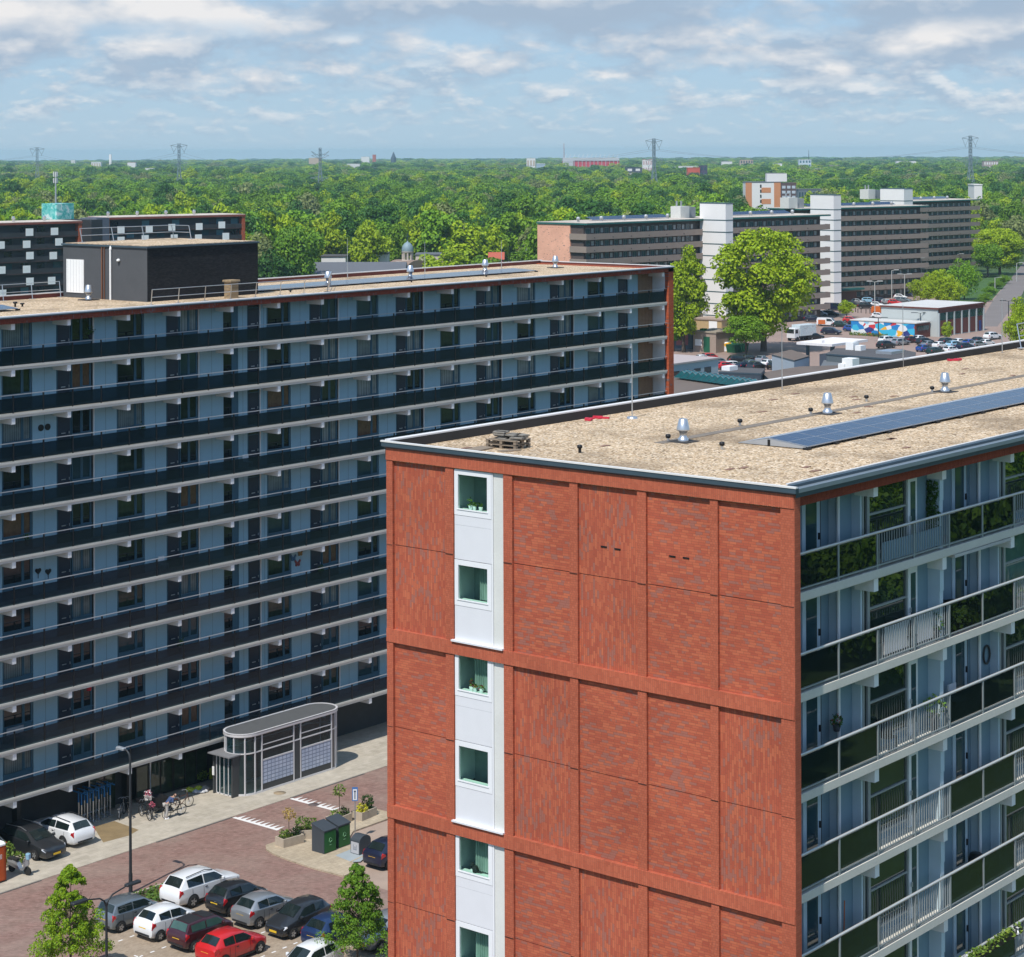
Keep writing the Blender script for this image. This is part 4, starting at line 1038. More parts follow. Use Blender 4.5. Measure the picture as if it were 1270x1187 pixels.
m = MB(); m.quad((20,20,0),(140,20,0),(140,97.12,0),(20,97.12,0)); tag(m.build('road', [BRICKROAD]), kind='structure')
m = MB(); m.box(20,143,97.12,106,-.05,.03); tag(m.build('pavement', [TILES]), kind='structure')
m = MB()
for a, b in ((20,75.8),(84.3,90.4),(95.45,102.2)): m.box(a, b, 97.0, 97.118, -.04, .05)
tag(m.build('kerb', [KERB]), kind='structure')
m = MB(); m.prism([(71.0,60),(82.4,60),(82.4,89.0),(71.9,89.0),(71.6,86.5),(70.9,85.6)], -.04, .004); tag(m.build('parking_bays', [BAYP]), kind='structure')
m = MB(); isl = [(87.9,91.4),(97,91.4),(97,89.3),(93,89.3),(91.9,88.6),(91.7,85.8),(88.9,85.5),(88.4,84.3),(86.95,84.2),(86.85,86.5),(86.95,88.5),(87.15,90.0),(87.45,90.9)]
m.prism(isl, -.04, .08); tag(m.build('pavement', [ISLT]), kind='structure')
m = MB()
for (xa,ya),(xb,yb) in zip(isl, isl[1:]+isl[:1]):
    d_ = Vector((xb-xa,yb-ya)); l_ = d_.length; d_.normalize(); m.obox(((xa+xb)/2,(ya+yb)/2),d_,None,l_/2,.06,-.03,.095)
tag(m.build('kerb', [ISLT]), kind='structure')
m = MB(); m.prism([(86.9,81.5),(88.3,84.2),(88.8,85.4),(91.8,85.7),(92,88.5),(93,89.2),(100,89.2),(100,78),(86.9,78)], -.04, .004); tag(m.build('parking_bays', [mat('bay_pink', (.36,.27,.215), .95, var=.2, scale=.8, fine=.1)]), kind='structure')
m = MB(); m.prism([ground(x,y)[:2] for x,y in ((116,1026),(128,1045.5),(160,1037),(172,1030),(142,1019))][::-1], .01, .036); tag(m.build('bare_soil', [DIRT]), kind='structure')
m = MB()
for sx in (90.5, 95.42):
    m.box(sx-.12, sx+.12, 93.1, 97.0, .001, .006)
    for i in range(9):
        y = 93.3+i*.42; m.prism([(sx+.12,y-.13),(sx+.12,y+.13),(sx+.75,y)], .001, .006)
for y in (86.45,83.95,81.5,79.08,76.6):
    for i in range(14): x = 71.7+i*.78; m.box(x, x+.28, y-.05, y+.05, .005, .009)
    m.box(71.66,71.76,y-.35,y+.35,.005,.009) if y < 88 else None
for px_, py_, l_ in ((329,1082,.5),): pass
tag(m.build('road_marking', [PAINTW]), kind='structure')
q = ground(389, 998); m = MB(); m.lathe([(0,0),(.36,0),(.36,.004),(0,.004)], (q[0],q[1]-.0,.003), 20); tag(m.build('manhole_cover', [mat('cast_iron', (.12,.09,.085), .8)]), 'round manhole cover in the brick crossing between the sawtooth lines', 'manhole')
q = ground(347, 984); m = MB(); m.lathe([(0,0),(.4,0),(.4,.004),(0,.004)], (q[0],q[1],.032), 20); tag(m.build('manhole_cover', [mat('manhole_brown', (.33,.25,.16), .8)]), 'brown manhole cover in the pavement before the glass pavilion', 'manhole')
# planted strip beside the parking
HEDGE = leaf_mat('hedge_leaf', (.05,.12,.02), (.16,.24,.04), .1)
random.seed(5)
m = MB()
for i in range(900):
    x = random.uniform(76.6,82.2); y = random.uniform(89.15,91.0); z = random.uniform(.02,.28)
    u_ = Vector((random.gauss(0,1),random.gauss(0,1),random.gauss(0,.5))).normalized()*random.uniform(.06,.15); v_ = u_.cross(Vector((random.gauss(0,1),random.gauss(0,1),random.gauss(0,1)))).normalized()*.07
    p = Vector((x,y,z)); m.add([p-u_,p+v_,p+u_,p-v_],[(0,1,2,3)],0)
tag(m.build('ground_cover', [HEDGE], fix=False), 'low green planting in the strip beside the parked white off-roader', 'planting', kind='stuff')
m = MB(); m.box(76.4,82.4,89.03,91.15,-.03,.012); tag(m.build('planting_bed', [mat('soil_dark',(.10,.075,.05),.95,var=.3)]), kind='structure')
m = MB(); m.box(76.3,82.5,91.15,91.27,-.03,.08); m.box(76.28,76.4,89.0,91.15,-.03,.08); tag(m.build('kerb', [TILES]), kind='structure')
# ---------------------------------------------------------------- cars
def paint(name, c, metal=.0, coat=.8, rough=.35):
    if name in MATS: return MATS[name]
    m = mat(name, c, rough, metal, .5, .05, 1.5, coat); return m
CGL = glass_mat('car_glass', (.012,.020,.020), rough=.03, refl=.7, var=.4, scale=1.5)
CGT = glass_mat('car_glass_green', (.04,.09,.075), rough=.03, refl=.7, var=.4, scale=1.5)
TYRE = mat('tyre', (.018,.018,.018), .9); RIM = mat('rim', (.45,.46,.47), .35, .7, var=.1)
HL = mat('headlight', (.75,.77,.80), .15, .2, coat=1, var=.05); TL = mat('tail_light', (.45,.012,.015), .2, coat=1, var=.1)
PLATE = mat('number_plate', (.75,.48,.03), .5, var=.08); TRIMB = mat('black_plastic', (.02,.02,.022), .6)
TYPES = dict(
    # stations: x, sill, half width, belt, roof, roof half width   (front = +x)
    hatch = dict(L=3.75, wb=2.42, tr=1.46, wr=.29, st=[(1.86,.30,.52,.58,.60,.44),(1.80,.22,.68,.66,.69,.58),(1.50,.20,.79,.76,.81,.66),(.98,.20,.83,.88,.97,.66),(.25,.20,.835,.93,1.40,.60),(-.45,.20,.835,.96,1.47,.60),(-1.20,.20,.825,1.0,1.42,.58),(-1.62,.24,.80,1.02,1.06,.66),(-1.82,.28,.74,.90,.92,.62),(-1.87,.34,.62,.62,.64,.5)], side=(3,6), ws=3, rw=6),
    small = dict(L=3.45, wb=2.34, tr=1.42, wr=.28, st=[(1.70,.30,.50,.56,.58,.42),(1.65,.22,.66,.68,.71,.56),(1.42,.20,.76,.78,.84,.64),(1.02,.20,.80,.90,.99,.63),(.34,.20,.81,.94,1.42,.58),(-.35,.20,.81,.99,1.48,.58),(-1.15,.20,.80,1.05,1.43,.56),(-1.52,.24,.78,1.04,1.08,.66),(-1.68,.28,.74,.86,.88,.62),(-1.72,.34,.62,.6,.62,.5)], side=(3,6), ws=3, rw=6),
    estate = dict(L=4.6, wb=2.65, tr=1.54, wr=.31, st=[(2.28,.30,.55,.58,.60,.46),(2.20,.22,.74,.68,.71,.62),(1.85,.20,.85,.80,.86,.70),(1.15,.20,.88,.90,.99,.70),(.30,.20,.885,.94,1.41,.63),(-.50,.20,.885,.96,1.48,.63),(-1.75,.20,.87,.99,1.42,.61),(-2.10,.24,.85,.98,1.02,.70),(-2.24,.28,.80,.84,.86,.66),(-2.30,.34,.66,.6,.62,.52)], side=(3,6), ws=3, rw=6),
    suv = dict(L=4.65, wb=2.67, tr=1.56, wr=.35, st=[(2.31,.38,.58,.70,.72,.48),(2.22,.30,.76,.84,.87,.64),(1.85,.28,.87,.94,1.0,.72),(1.15,.28,.90,1.03,1.12,.72),(.40,.28,.905,1.08,1.60,.65),(-.50,.28,.905,1.10,1.69,.65),(-1.70,.28,.89,1.14,1.62,.63),(-2.10,.32,.87,1.12,1.16,.72),(-2.26,.34,.82,.92,.94,.68),(-2.33,.42,.68,.66,.68,.54)], side=(3,6), ws=3, rw=6),
    mpv = dict(L=3.45, wb=2.35, tr=1.42, wr=.28, st=[(1.71,.30,.54,.58,.60,.46),(1.64,.22,.70,.74,.77,.60),(1.40,.20,.79,.86,.92,.68),(1.12,.20,.81,.92,1.02,.68),(.55,.20,.815,.94,1.40,.62),(-.30,.20,.815,.96,1.47,.63),(-1.35,.20,.805,1.0,1.44,.62),(-1.58,.24,.79,1.0,1.04,.70),(-1.70,.28,.74,.84,.86,.64),(-1.74,.34,.62,.6,.62,.5)], side=(3,6), ws=3, rw=6),
    van = dict(L=4.9, wb=3.0, tr=1.66, wr=.33, st=[(2.44,.34,.62,.74,.76,.52),(2.36,.26,.84,.92,.96,.72),(2.05,.24,.92,1.02,1.12,.78),(1.75,.24,.94,1.10,1.24,.80),(1.05,.24,.95,1.12,1.90,.80),(0.,.24,.95,1.14,1.97,.82),(-2.20,.24,.945,1.14,1.95,.82),(-2.36,.26,.93,1.12,1.5,.80),(-2.42,.28,.90,.95,1.0,.76),(-2.45,.34,.84,.6,.62,.6)], side=(3,5), ws=3, rw=6),
)
def car_sections(T):
    rows = []
    for x, s_, w_, b, t_, rw in T['st']:
        mid = s_+(b-s_)*.5
        rows.append([(x,0,s_),(x,w_*.86,s_),(x,w_*.97,s_+.10),(x,w_,mid),(x,w_*.965,b-.03),(x,w_*.93,b),(x,rw*1.02,max(b+.005,t_-.07)),(x,rw*.90,t_-.015),(x,0,t_+.012)])
    return rows
def lerp(a, b, f): return tuple(p+(q-p)*f for p, q in zip(a, b))
def make_car(kind):
    T = TYPES[kind]; rows = car_sections(T); P = {}
    m = MB(); n = len(rows[0])
    vs = []
    for r_ in rows: vs += r_ + [(x,-y,z) for x,y,z in r_[1:-1]][::-1]
    k = 2*n-2
    fs = []
    for i in range(len(rows)-1):
        for j in range(k): fs.append((i*k+j, i*k+(j+1)%k, (i+1)*k+(j+1)%k, (i+1)*k+j))
    fs += [tuple(range(k)), tuple(reversed(range((len(rows)-1)*k, len(rows)*k)))]
    m.add(vs, fs, 0, True)
    P['body'] = m
    g = MB()
    def strip(a, b, c, d, off, inset=.06, insv=.10):
        # glass patch inside the quad a-b-c-d, pushed outwards
        A, B, C_, D_ = map(Vector, (a, b, c, d))
        nrm = (B-A).cross(D_-A); nrm.normalize()
        ctr = (A+B+C_+D_)/4
        if nrm.dot(ctr-Vector((0,0,.7))) < 0: nrm = -nrm
        q = []
        for u_, v_ in ((inset,insv),(1-inset,insv),(1-inset,1-insv),(inset,1-insv)):
            q.append((A*(1-u_)+B*u_)*(1-v_)+(D_*(1-u_)+C_*u_)*v_ + nrm*off)
        g.add(q, [(0,1,2,3)], 0)
    ws, rw = T['ws'], T['rw']
    def top_pt(i, s_): r_ = rows[i]; return (r_[7][0], s_*r_[7][1], r_[7][2]+.004)
    def patch(i0, i1, off=.02):
        # windscreen / rear window between stations, across the car in three facets
        r0, r1 = rows[i0], rows[i1]
        for s_ in (1, -1):
            a = (r0[7][0], 0, r0[8][2]); b = (r0[7][0], s_*r0[7][1], r0[7][2]); c = (r1[7][0], s_*r1[7][1], r1[7][2]); d = (r1[7][0], 0, r1[8][2])
            A, B, C_, D_ = map(Vector, (a, b, c, d)); nrm = (B-A).cross(D_-A).normalized()
            if nrm.z < 0: nrm = -nrm
            q = [A*.94+D_*.06+nrm*off, (B*.94+A*.06)*.94+C_*.06*1.0+nrm*off, (C_*.93+D_*.07)*.92+B*.08+nrm*off, D_*.92+A*.08+nrm*off]
            g.add(q, [(0,1,2,3)], 0)
    patch(ws, ws+1); patch(rw, rw+1)
    a0, a1 = T['side']
    for s_ in (1, -1):
        for i in range(a0, a1):
            A = rows[i][5]; B = rows[i+1][5]; C_ = rows[i+1][6]; D_ = rows[i][6]
            mk = lambda p: (p[0], s_*p[1], p[2])
            if i == a0:    # wedge behind the windscreen pillar
                A2 = lerp(A, B, .22); q = [mk(A2), mk(lerp(B, A, -.0)), mk(lerp(C_, B, .10)), mk(lerp(lerp(D_, C_, .86), B, .10))]
                A_, B_, Cc, Dd = map(Vector, q); nrm = Vector((0, s_, .25)).normalized()
                g.add([p+nrm*.03+Vector((-.03 if idx in (1,2) else .02,0,.03 if idx < 2 else 0)) for idx, p in enumerate((A_, B_, Cc, Dd))], [(0,1,2,3)], 0)
            else:
                strip(mk(A), mk(B), mk(C_), mk(D_), .035, .02 if i < a1-1 else .05, .08)
    P['window'] = g
    wr = T['wr']
    wl = MB(); wl.add([], [])
    nseg = 20
    def ringpts(r_, y): return [(r_*math.cos(2*PI*i/nseg), y, r_*math.sin(2*PI*i/nseg)) for i in range(nseg)]
    prof = [(wr*.60,-.02),(wr*.93,-.01),(wr,.03),(wr,.15),(wr*.93,.19),(wr*.62,.20)]
    vv = []; 
    for r_, y in prof: vv += ringpts(r_, y)
    ff = []
    for a in range(len(prof)-1):
        for i in range(nseg): ff.append((a*nseg+i, a*nseg+(i+1)%nseg, (a+1)*nseg+(i+1)%nseg, (a+1)*nseg+i))
    wl.add(vv, ff, 0, True)
    rm = MB()
    hub = [(.05,0.)]
    for sp_ in range(5):
        a = 2*PI*sp_/5; ca, sa = math.cos(a), math.sin(a)
        def pt(rr, off, y): return (rr*ca-off*sa, y, rr*sa+off*ca)
        rm.add([pt(.03,-.045,-.005),pt(wr*.62,-.05,-.012),pt(wr*.62,.05,-.012),pt(.03,.045,-.005)], [(0,1,2,3)], 0)
    vv = ringpts(wr*.68,-.014)+ringpts(wr*.58,-.016); rm.add(vv, [(i,(i+1)%nseg,nseg+(i+1)%nseg,nseg+i) for i in range(nseg)], 0)
    rm.add(ringpts(wr*.6,.03), [tuple(range(nseg))], 1)
    P['tyre'] = wl; P['rim'] = rm
    ar = MB()      # dark wheel-arch linings
    wid = max(q[2] for q in T['st'])
    for x in (T['wb']/2, -T['wb']/2):
        for s_ in (1, -1):
            pts = [(x+(wr+.07)*math.cos(a), s_*(wid+.004), wr+(wr+.07)*math.sin(a)) for a in np.linspace(-.2, PI+.2, 16)]
            ar.add(pts, [tuple(range(16))], 0)
    f0 = T['st'][0]; f1 = T['st'][1]; f2 = T['st'][2]
    ar.box(f0[0]-.02, f0[0]+.014, -.36, .36, f0[1]+.03, f0[1]+.16, 0)
    e0 = T['st'][-1]
    ar.box(e0[0]-.012, e0[0]+.05, -.55, .55, e0[1]-.02, e0[1]+.08, 0)
    for s_ in (1,-1): ar.box(-T['wb']/2+wr+.1, T['wb']/2-wr-.1, s_*(wid*.95), s_*(wid*.985), T['st'][4][1]-.02, T['st'][4][1]+.08, 0)
    s4, s5, s6 = T['st'][4], T['st'][5], T['st'][6]
    for s_ in (1,-1):
        for xx in (s4[0]+.30, s4[0]*.0+s5[0]-.05, s6[0]+.35):
            zz = [s4[1]+.12, s4[1]+(s4[3]-s4[1])*.5, s4[3]-.04]
            yy = [wid*.975, wid+.003, wid*.972]
            for k in range(2):
                ar.add([(xx-.011,s_*yy[k],zz[k]),(xx+.011,s_*yy[k],zz[k]),(xx+.011,s_*yy[k+1],zz[k+1]),(xx-.011,s_*yy[k+1],zz[k+1])], [(0,1,2,3)], 0)
        for xx in (s5[0]+.12,): ar.box(xx-.08, xx+.08, s_*(wid*.985), s_*(wid+.012), s5[3]-.17, s5[3]-.13, 0)
    P['lower_trim'] = ar
    hlm = MB()
    z = f1[3]-.06
    hlm.add([(f1[0]+.01,f1[2]*.62,z-.02),(f1[0]-.02,f1[2]*1.0,z-.05),(f2[0]+.08,f2[2]*1.005,f2[3]-.10),(f2[0]+.10,f2[2]*.985,f2[3]-.02),(f1[0]-.02,f1[2]*.72,f1[3]+.01)], [(0,1,2,3,4)], 0)
    P['headlight'] = hlm
    r2, r1 = T['st'][-3], T['st'][-2]
    tlm = MB()
    tlm.add([(r1[0]-.012,r1[2]*.70,r1[3]-.17),(r1[0]-.012,r1[2]*1.0,r1[3]-.17),(r1[0]-.012,r1[2]*1.0,r1[3]-.0),(r2[0]-.03,r2[2]*.98,r2[3]-.02),(r2[0]-.035,r2[2]*.80,r2[3]-.01)], [(0,1,2,3,4)], 0)
    tlm.add([(r1[0]-.012,r1[2]*1.005,r1[3]-.17),(r2[0]+.10,r2[2]*1.012,r2[3]-.16),(r2[0]+.04,r2[2]*.995,r2[3]-.02),(r2[0]-.03,r2[2]*.99,r2[3]-.02),(r1[0]-.012,r1[2]*1.005,r1[3])], [(0,1,2,3,4)], 0)
    P['tail_light'] = tlm
    pl = MB(); x = r1[0]-.022; zc = r1[3]-.20; pl.box(x-.012, x+.03, -.26, .26, zc-.055, zc+.055, 0)
    P['rear_plate'] = pl
    pl = MB(); x = f0[0]+.016; pl.box(x, x+.012, -.26, .26, f0[1]+.06, f0[1]+.17, 0); P['front_plate'] = pl
    mi = MB(); r3 = T['st'][T['ws']]; mi.bevbox(r3[0]-.42, r3[0]-.26, r3[2]*.97, r3[2]*.97+.17, r3[3]+.03, r3[3]+.17, .03, 0); P['mirror'] = mi
    MM = {}
    mt = dict(body=[WHITEP], window=[CGL], tyre=[TYRE], rim=[RIM, TRIMB], lower_trim=[TRIMB], headlight=[HL], tail_light=[TL], rear_plate=[PLATE], front_plate=[PLATE], mirror=[WHITEP])
    for kx, mb in P.items():
        me = mb.mesh(kind+'_'+kx, mt[kx])
        if kx == 'body':
            bm = bmesh.new(); bm.from_mesh(me); bmesh.ops.recalc_face_normals(bm, faces=bm.faces); bm.to_mesh(me); bm.free()
            me.set_sharp_from_angle(angle=R(38))
        MM[kx] = me
    return MM
CARS = {k: make_car(k) for k in TYPES}
def flipped(me):
    n_ = me.name+'_mirrored'
    if n_ in bpy.data.meshes: return bpy.data.meshes[n_]
    c_ = me.copy(); c_.name = n_
    for v_ in c_.vertices: v_.co.y *= -1
    c_.flip_normals(); return c_
def objmat(o, mtl, i=0):
    o.material_slots[i].link = 'OBJECT'; o.material_slots[i].material = mtl
def car(kind, pos, ang, pm_, label, group=None, glass=None, rails=False, wipe=None, roof=None, bumper=None):
    T = TYPES[kind]; M_ = CARS[kind]
    t_ = thing('parked_car' if kind != 'van' else 'van', label, 'car' if kind != 'van' else 'van', (pos[0], pos[1], pos[2] if len(pos) > 2 else .005), ang, group)
    b = link('body', M_['body'], t_); objmat(b, pm_)
    wn_ = link('window', M_['window'], t_)
    if glass: objmat(wn_, glass)
    link('lower_trim', M_['lower_trim'], t_)
    wid = max(q[2] for q in T['st'])
    for x in (T['wb']/2, -T['wb']/2):
        for s_ in (1, -1):
            w_ = link('wheel', M_['tyre'], t_, (x, s_*(wid+.012), T['wr']), 0 if s_ < 0 else PI)
            link('rim', M_['rim'], w_)
    for s_ in (1, -1):
        link('headlight', M_['headlight'] if s_ > 0 else flipped(M_['headlight']), t_)
        link('tail_light', M_['tail_light'] if s_ > 0 else flipped(M_['tail_light']), t_)
        mo = link('door_mirror', M_['mirror'] if s_ > 0 else flipped(M_['mirror']), t_); objmat(mo, pm_)
    link('number_plate', M_['rear_plate'], t_); link('number_plate', M_['front_plate'], t_)
    if rails:
        rr = MB()
        for s_ in (1,-1): y = s_*T['st'][5][5]*.93; rr.tube([(T['st'][4][0]-.1,y,T['st'][4][4]+.02),(T['st'][5][0]+.2,y,T['st'][5][4]+.06),(T['st'][6][0]+.1,y,T['st'][6][4]+.05)],.022,6)
        link('roof_rail', rr.mesh('roof_rail', [ALU if rails is True else rails]), t_)
    if roof:
        s4, s5, s6 = T['st'][4], T['st'][5], T['st'][6]; rr = MB()
        for a, b_ in ((s4, s5), (s5, s6)):
            for s_ in (1,-1): rr.add([(a[0]-.05,0,a[4]+.02),(a[0]-.05,s_*a[5]*.86,a[4]-.005),(b_[0]+.05,s_*b_[5]*.86,b_[4]-.005),(b_[0]+.05,0,b_[4]+.02)], [(0,1,2,3)], 0)
        link('roof_panel', rr.mesh('roof_panel', [roof]), t_)
    return t_
def spot(px_, py_, kind, heading, z=0.):
    """centre of a car whose nearer left-hand or right-hand wheel stands at a picture point"""
    T = TYPES[kind]; q = ground(px_, py_, z); return q
P_WHITE = paint('paint_white', (.74,.75,.76)); P_SILV = paint('paint_silver', (.36,.38,.40), .6); P_BLACK = paint('paint_black', (.010,.010,.012)); P_RED = paint('paint_red', (.52,.010,.012))
P_BLUE = paint('paint_blue', (.012,.035,.11), .3); P_ANTH = paint('paint_anthracite', (.030,.033,.038), .4); P_MAROON = paint('paint_maroon', (.055,.008,.014), .2); P_GREYB = paint('paint_blue_grey', (.20,.235,.26), .5)
P_NAVY = paint('paint_navy', (.010,.016,.045), .3); P_BBLUE = paint('paint_bright_blue', (.02,.08,.35), .3); P_DGREEN = paint('paint_dark_green', (.01,.04,.035), .3); P_LBLUE = paint('paint_light_blue', (.25,.45,.60)); P_ORNG = paint('paint_orange', (.55,.13,.02))
def rowcar(kind, px_, py_, dirx, pm_, label, **kw):
    T = TYPES[kind]; q = ground(px_, py_)
    # heading +x: rear wheel seen; heading -x: front wheel seen; both on the -y side
    c = (q[0]+T['wb']/2, q[1]+max(s_[2] for s_ in T['st'])-.02, .009)
    return car(kind, c, 0 if dirx > 0 else PI, pm_, label, 'cars in the car park', **kw)
rowcar('mpv', 150, 1157, 1, P_GREYB, 'small grey-blue hatchback at the corner of the car park, beside the twin-arm lamp')
rowcar('small', 198.7, 1168, 1, P_WHITE, 'small white three-door hatchback with dark rear window, beside the maroon car')
rowcar('mpv', 241, 1181, 1, P_MAROON, 'little maroon hatchback with a black folding roof', glass=CGT, roof=TRIMB)
rowcar('hatch', 279, 1200, 1, P_RED, 'bright red hatchback in the car park')
rowcar('suv', 239.7, 1126.5, 1, P_WHITE, 'white off-roader with black roof rails beside the planted strip', rails=BLACKM)
rowcar('small', 287, 1137, 1, P_BLACK, 'small black hatchback between the white off-roader and the silver hatchback')
rowcar('hatch', 321.7, 1152, 1, P_SILV, 'silver hatchback with a blue sheen, between the small black and the anthracite car')
rowcar('hatch', 363.6, 1165, -1, P_ANTH, 'anthracite hatchback parked nose outwards, headlights towards the viewer')
rowcar('hatch', 410, 1179.5, 1, P_BLUE, 'dark blue hatchback half hidden behind the tree at the brick wall')
car('small', (*ground(384, 1208)[:2], .009), PI, P_WHITE, 'rounded white car cut off by the bottom edge', 'cars in the car park')
car('hatch', (ground(474,1182)[0]+1.2, ground(474,1182)[1]+.9, .009), PI, P_SILV, 'silver car mostly hidden by tree and brick wall', 'cars in the car park')
car('hatch', (88.9+1.75, 83.75, .009), 0, P_NAVY, 'navy hatchback peeping out from behind the brick block')
car('estate', (78.52, 101.35, .034), -PI/2, P_ANTH, 'dark grey estate car with silver roof rails, nose out under the flats', rails=True)
car('estate', (81.1, 102.0, .034), PI/2, P_WHITE, 'white estate car parked nose in under the flats', rails=BLACKM)
car('hatch', (76.0, 103.1, .034), PI/2, P_GREYB, 'grey car in the shadow under the flats behind the dark estate')
# ---------------------------------------------------------------- glass entrance pavilion
PV = thing('entrance_pavilion', 'oval glass entrance pavilion with flat roof and white frames', 'pavilion', (98, 100.5, .03))
PZ = .03; CXL, CXR, CYM, PR = 94.55, 101.5, 100.5, 1.12
def stadium(r_, n=14, z=None):
    p = [(CXR+r_*math.sin(a)*1.0, CYM-r_*math.cos(a)) for a in np.linspace(0, PI, n)] + [(CXL-r_*math.sin(a), CYM+r_*math.cos(a)) for a in np.linspace(0, PI, n)]
    return p
FRW = mat('pavilion_frame', (.68,.67,.68), .4, .2, var=.05); PGL = screen_mat('pavilion_glass', (.014,.038,.040), .60); bsdf_of(PGL).inputs['Specular IOR Level'].default_value = .9; bsdf_of(PGL).inputs['Roughness'].default_value = .03; DPAN = mat('anthracite_panel', (.055,.058,.06), .5, var=.1)
m = MB(); m.prism(stadium(PR+.10), 3.72, 3.78, 0); m.prism(stadium(PR+.13), 3.782, 4.0, 0); m.prism(stadium(PR-.02), 3.9, 4.004, 1)
m2 = MB(); ou, inn = stadium(PR+.13), stadium(PR-.0); n_ = len(ou)
vs = [(x,y,4.0) for x,y in ou]+[(x,y,4.07) for x,y in ou]+[(x,y,4.07) for x,y in inn]+[(x,y,3.95) for x,y in inn]
fs = []
for a in range(3):
    for i in range(n_): fs.append((a*n_+i, a*n_+(i+1)%n_, (a+1)*n_+(i+1)%n_, (a+1)*n_+i))
m = MB(); m.prism(stadium(PR+.13), 3.78, 3.95, 0, 1); m.build('roof', [FRW, mat('roof_felt', (.085,.088,.09), .9, var=.2)], PV)
m2 = MB(); m2.add([(x,y,z-.09) for x,y,z in vs], fs, 0); m2.build('roof_rim', [FRW], PV)
m = MB(); o_ = stadium(PR, 14)
for i in range(n_):
    (xa,ya),(xb,yb) = o_[i], o_[(i+1)%n_]
    m.quad((xa,ya,PZ),(xb,yb,PZ),(xb,yb,3.80),(xa,ya,3.80))
m.build('glass_wall', [PGL], PV, fix=False)
m = MB()
def ring(z0, z1, r0, mi=0):
    oo, ii = stadium(r0+.05), stadium(r0-.03); vs = [(x,y,z0) for x,y in oo]+[(x,y,z1) for x,y in oo]+[(x,y,z1) for x,y in ii]+[(x,y,z0) for x,y in ii]
    fs = []
    for a in range(4):
        for i in range(n_): fs.append((a*n_+i, a*n_+(i+1)%n_, ((a+1)%4)*n_+(i+1)%n_, ((a+1)%4)*n_+i))
    m.add(vs, fs, mi)
ring(2.66, 2.73, PR); ring(3.73, 3.80, PR); ring(PZ, PZ+.12, PR)
for a in np.linspace(0.0, PI, 6):
    x, y = CXL-PR*math.sin(a)*1.02, CYM-PR*math.cos(a)*1.02; m.box(x-.04,x+.04,y-.04,y+.04,PZ,3.74,0)
for a in (.35,.9,1.6,2.3):
    x, y = CXR+PR*math.sin(a)*1.02, CYM-PR*math.cos(a)*1.02; m.box(x-.04,x+.04,y-.04,y+.04,PZ,3.74,0)
yf = CYM-PR
for x in (95.15, 98.0, 98.62, 101.5): m.box(x-.04,x+.04,yf-.06,yf+.03,PZ,3.74,0)
for a, b in ((95.2,97.95),(98.67,101.45)): m.box(a,b,yf-.055,yf+.02,2.02,2.10,0); m.box(a,b,yf-.045,yf+.02,3.02,3.07,0)
m.build('frame', [FRW], PV)
m = MB(); m.box(98.05,98.57,yf-.035,yf+.01,PZ,2.66,0); m.box(101.55,101.78,yf-.0,yf+.06,PZ,3.6,1)
for a, b in ((95.2,97.95),(98.67,101.45)): m.box(a,b,yf-.03,yf+.01,PZ+.1,.55,0)
m.build('dark_panel', [DPAN, mat('taupe_panel', (.19,.165,.15), .5, var=.1)], PV)
MAILB = bpy.data.materials.new('mailbox_fronts'); t, N, L = nt(MAILB); b = bsdf_of(MAILB)
sp = N.new('ShaderNodeSeparateXYZ'); L.new(objco(t), sp.inputs[0]); cbx = N.new('ShaderNodeCombineXYZ'); L.new(sp.outputs[0], cbx.inputs[0]); L.new(sp.outputs[2], cbx.inputs[1])
bt = N.new('ShaderNodeTexBrick'); L.new(cbx.outputs[0], bt.inputs['Vector']); bt.offset = 0; bt.inputs['Scale'].default_value = 1; bt.inputs['Brick Width'].default_value = .34; bt.inputs['Row Height'].default_value = .24; bt.inputs['Mortar Size'].default_value = .03
bt.inputs['Color1'].default_value = (.40,.46,.58,1); bt.inputs['Color2'].default_value = (.52,.57,.68,1); bt.inputs['Mortar'].default_value = (.20,.24,.33,1)
L.new(bt.outputs[0], b.inputs['Base Color']); b.inputs['Roughness'].default_value = .3
for a, b_ in ((95.22,97.93),(98.7,101.43)):
    m = MB(); m.box(a,b_,yf-.045,yf-.0,.55,2.02,0); m.build('mailbox_panel', [MAILB], PV)
m = MB(); m.box(93.05,94.2,99.85,99.97,PZ,2.62,0); m.box(93.05,93.5,101.55,101.67,PZ,2.62,0); m.box(92.7,94.6,99.75,101.8,2.62,2.70,1); m.build('porch', [DPAN, mat('porch_slab',(.20,.20,.21),.6)], PV)
m = MB()
for y in (100.0,100.4,100.8,101.2,101.5): m.box(93.2,93.27,y-.03,y+.03,PZ,2.6,0)
m.box(93.2,93.27,100,101.5,PZ,.1,0); m.box(93.2,93.27,100,101.5,2.52,2.6,0); m.quad((93.24,100,.1),(93.24,101.5,.1),(93.24,101.5,2.5),(93.24,100,2.5),1); m.build('door', [FRW, PGL], PV)
m = MB(); m.box(92.98,93.04,101.5,101.66,1.2,1.75,0); m.build('entry_panel', [WHITEP], PV)
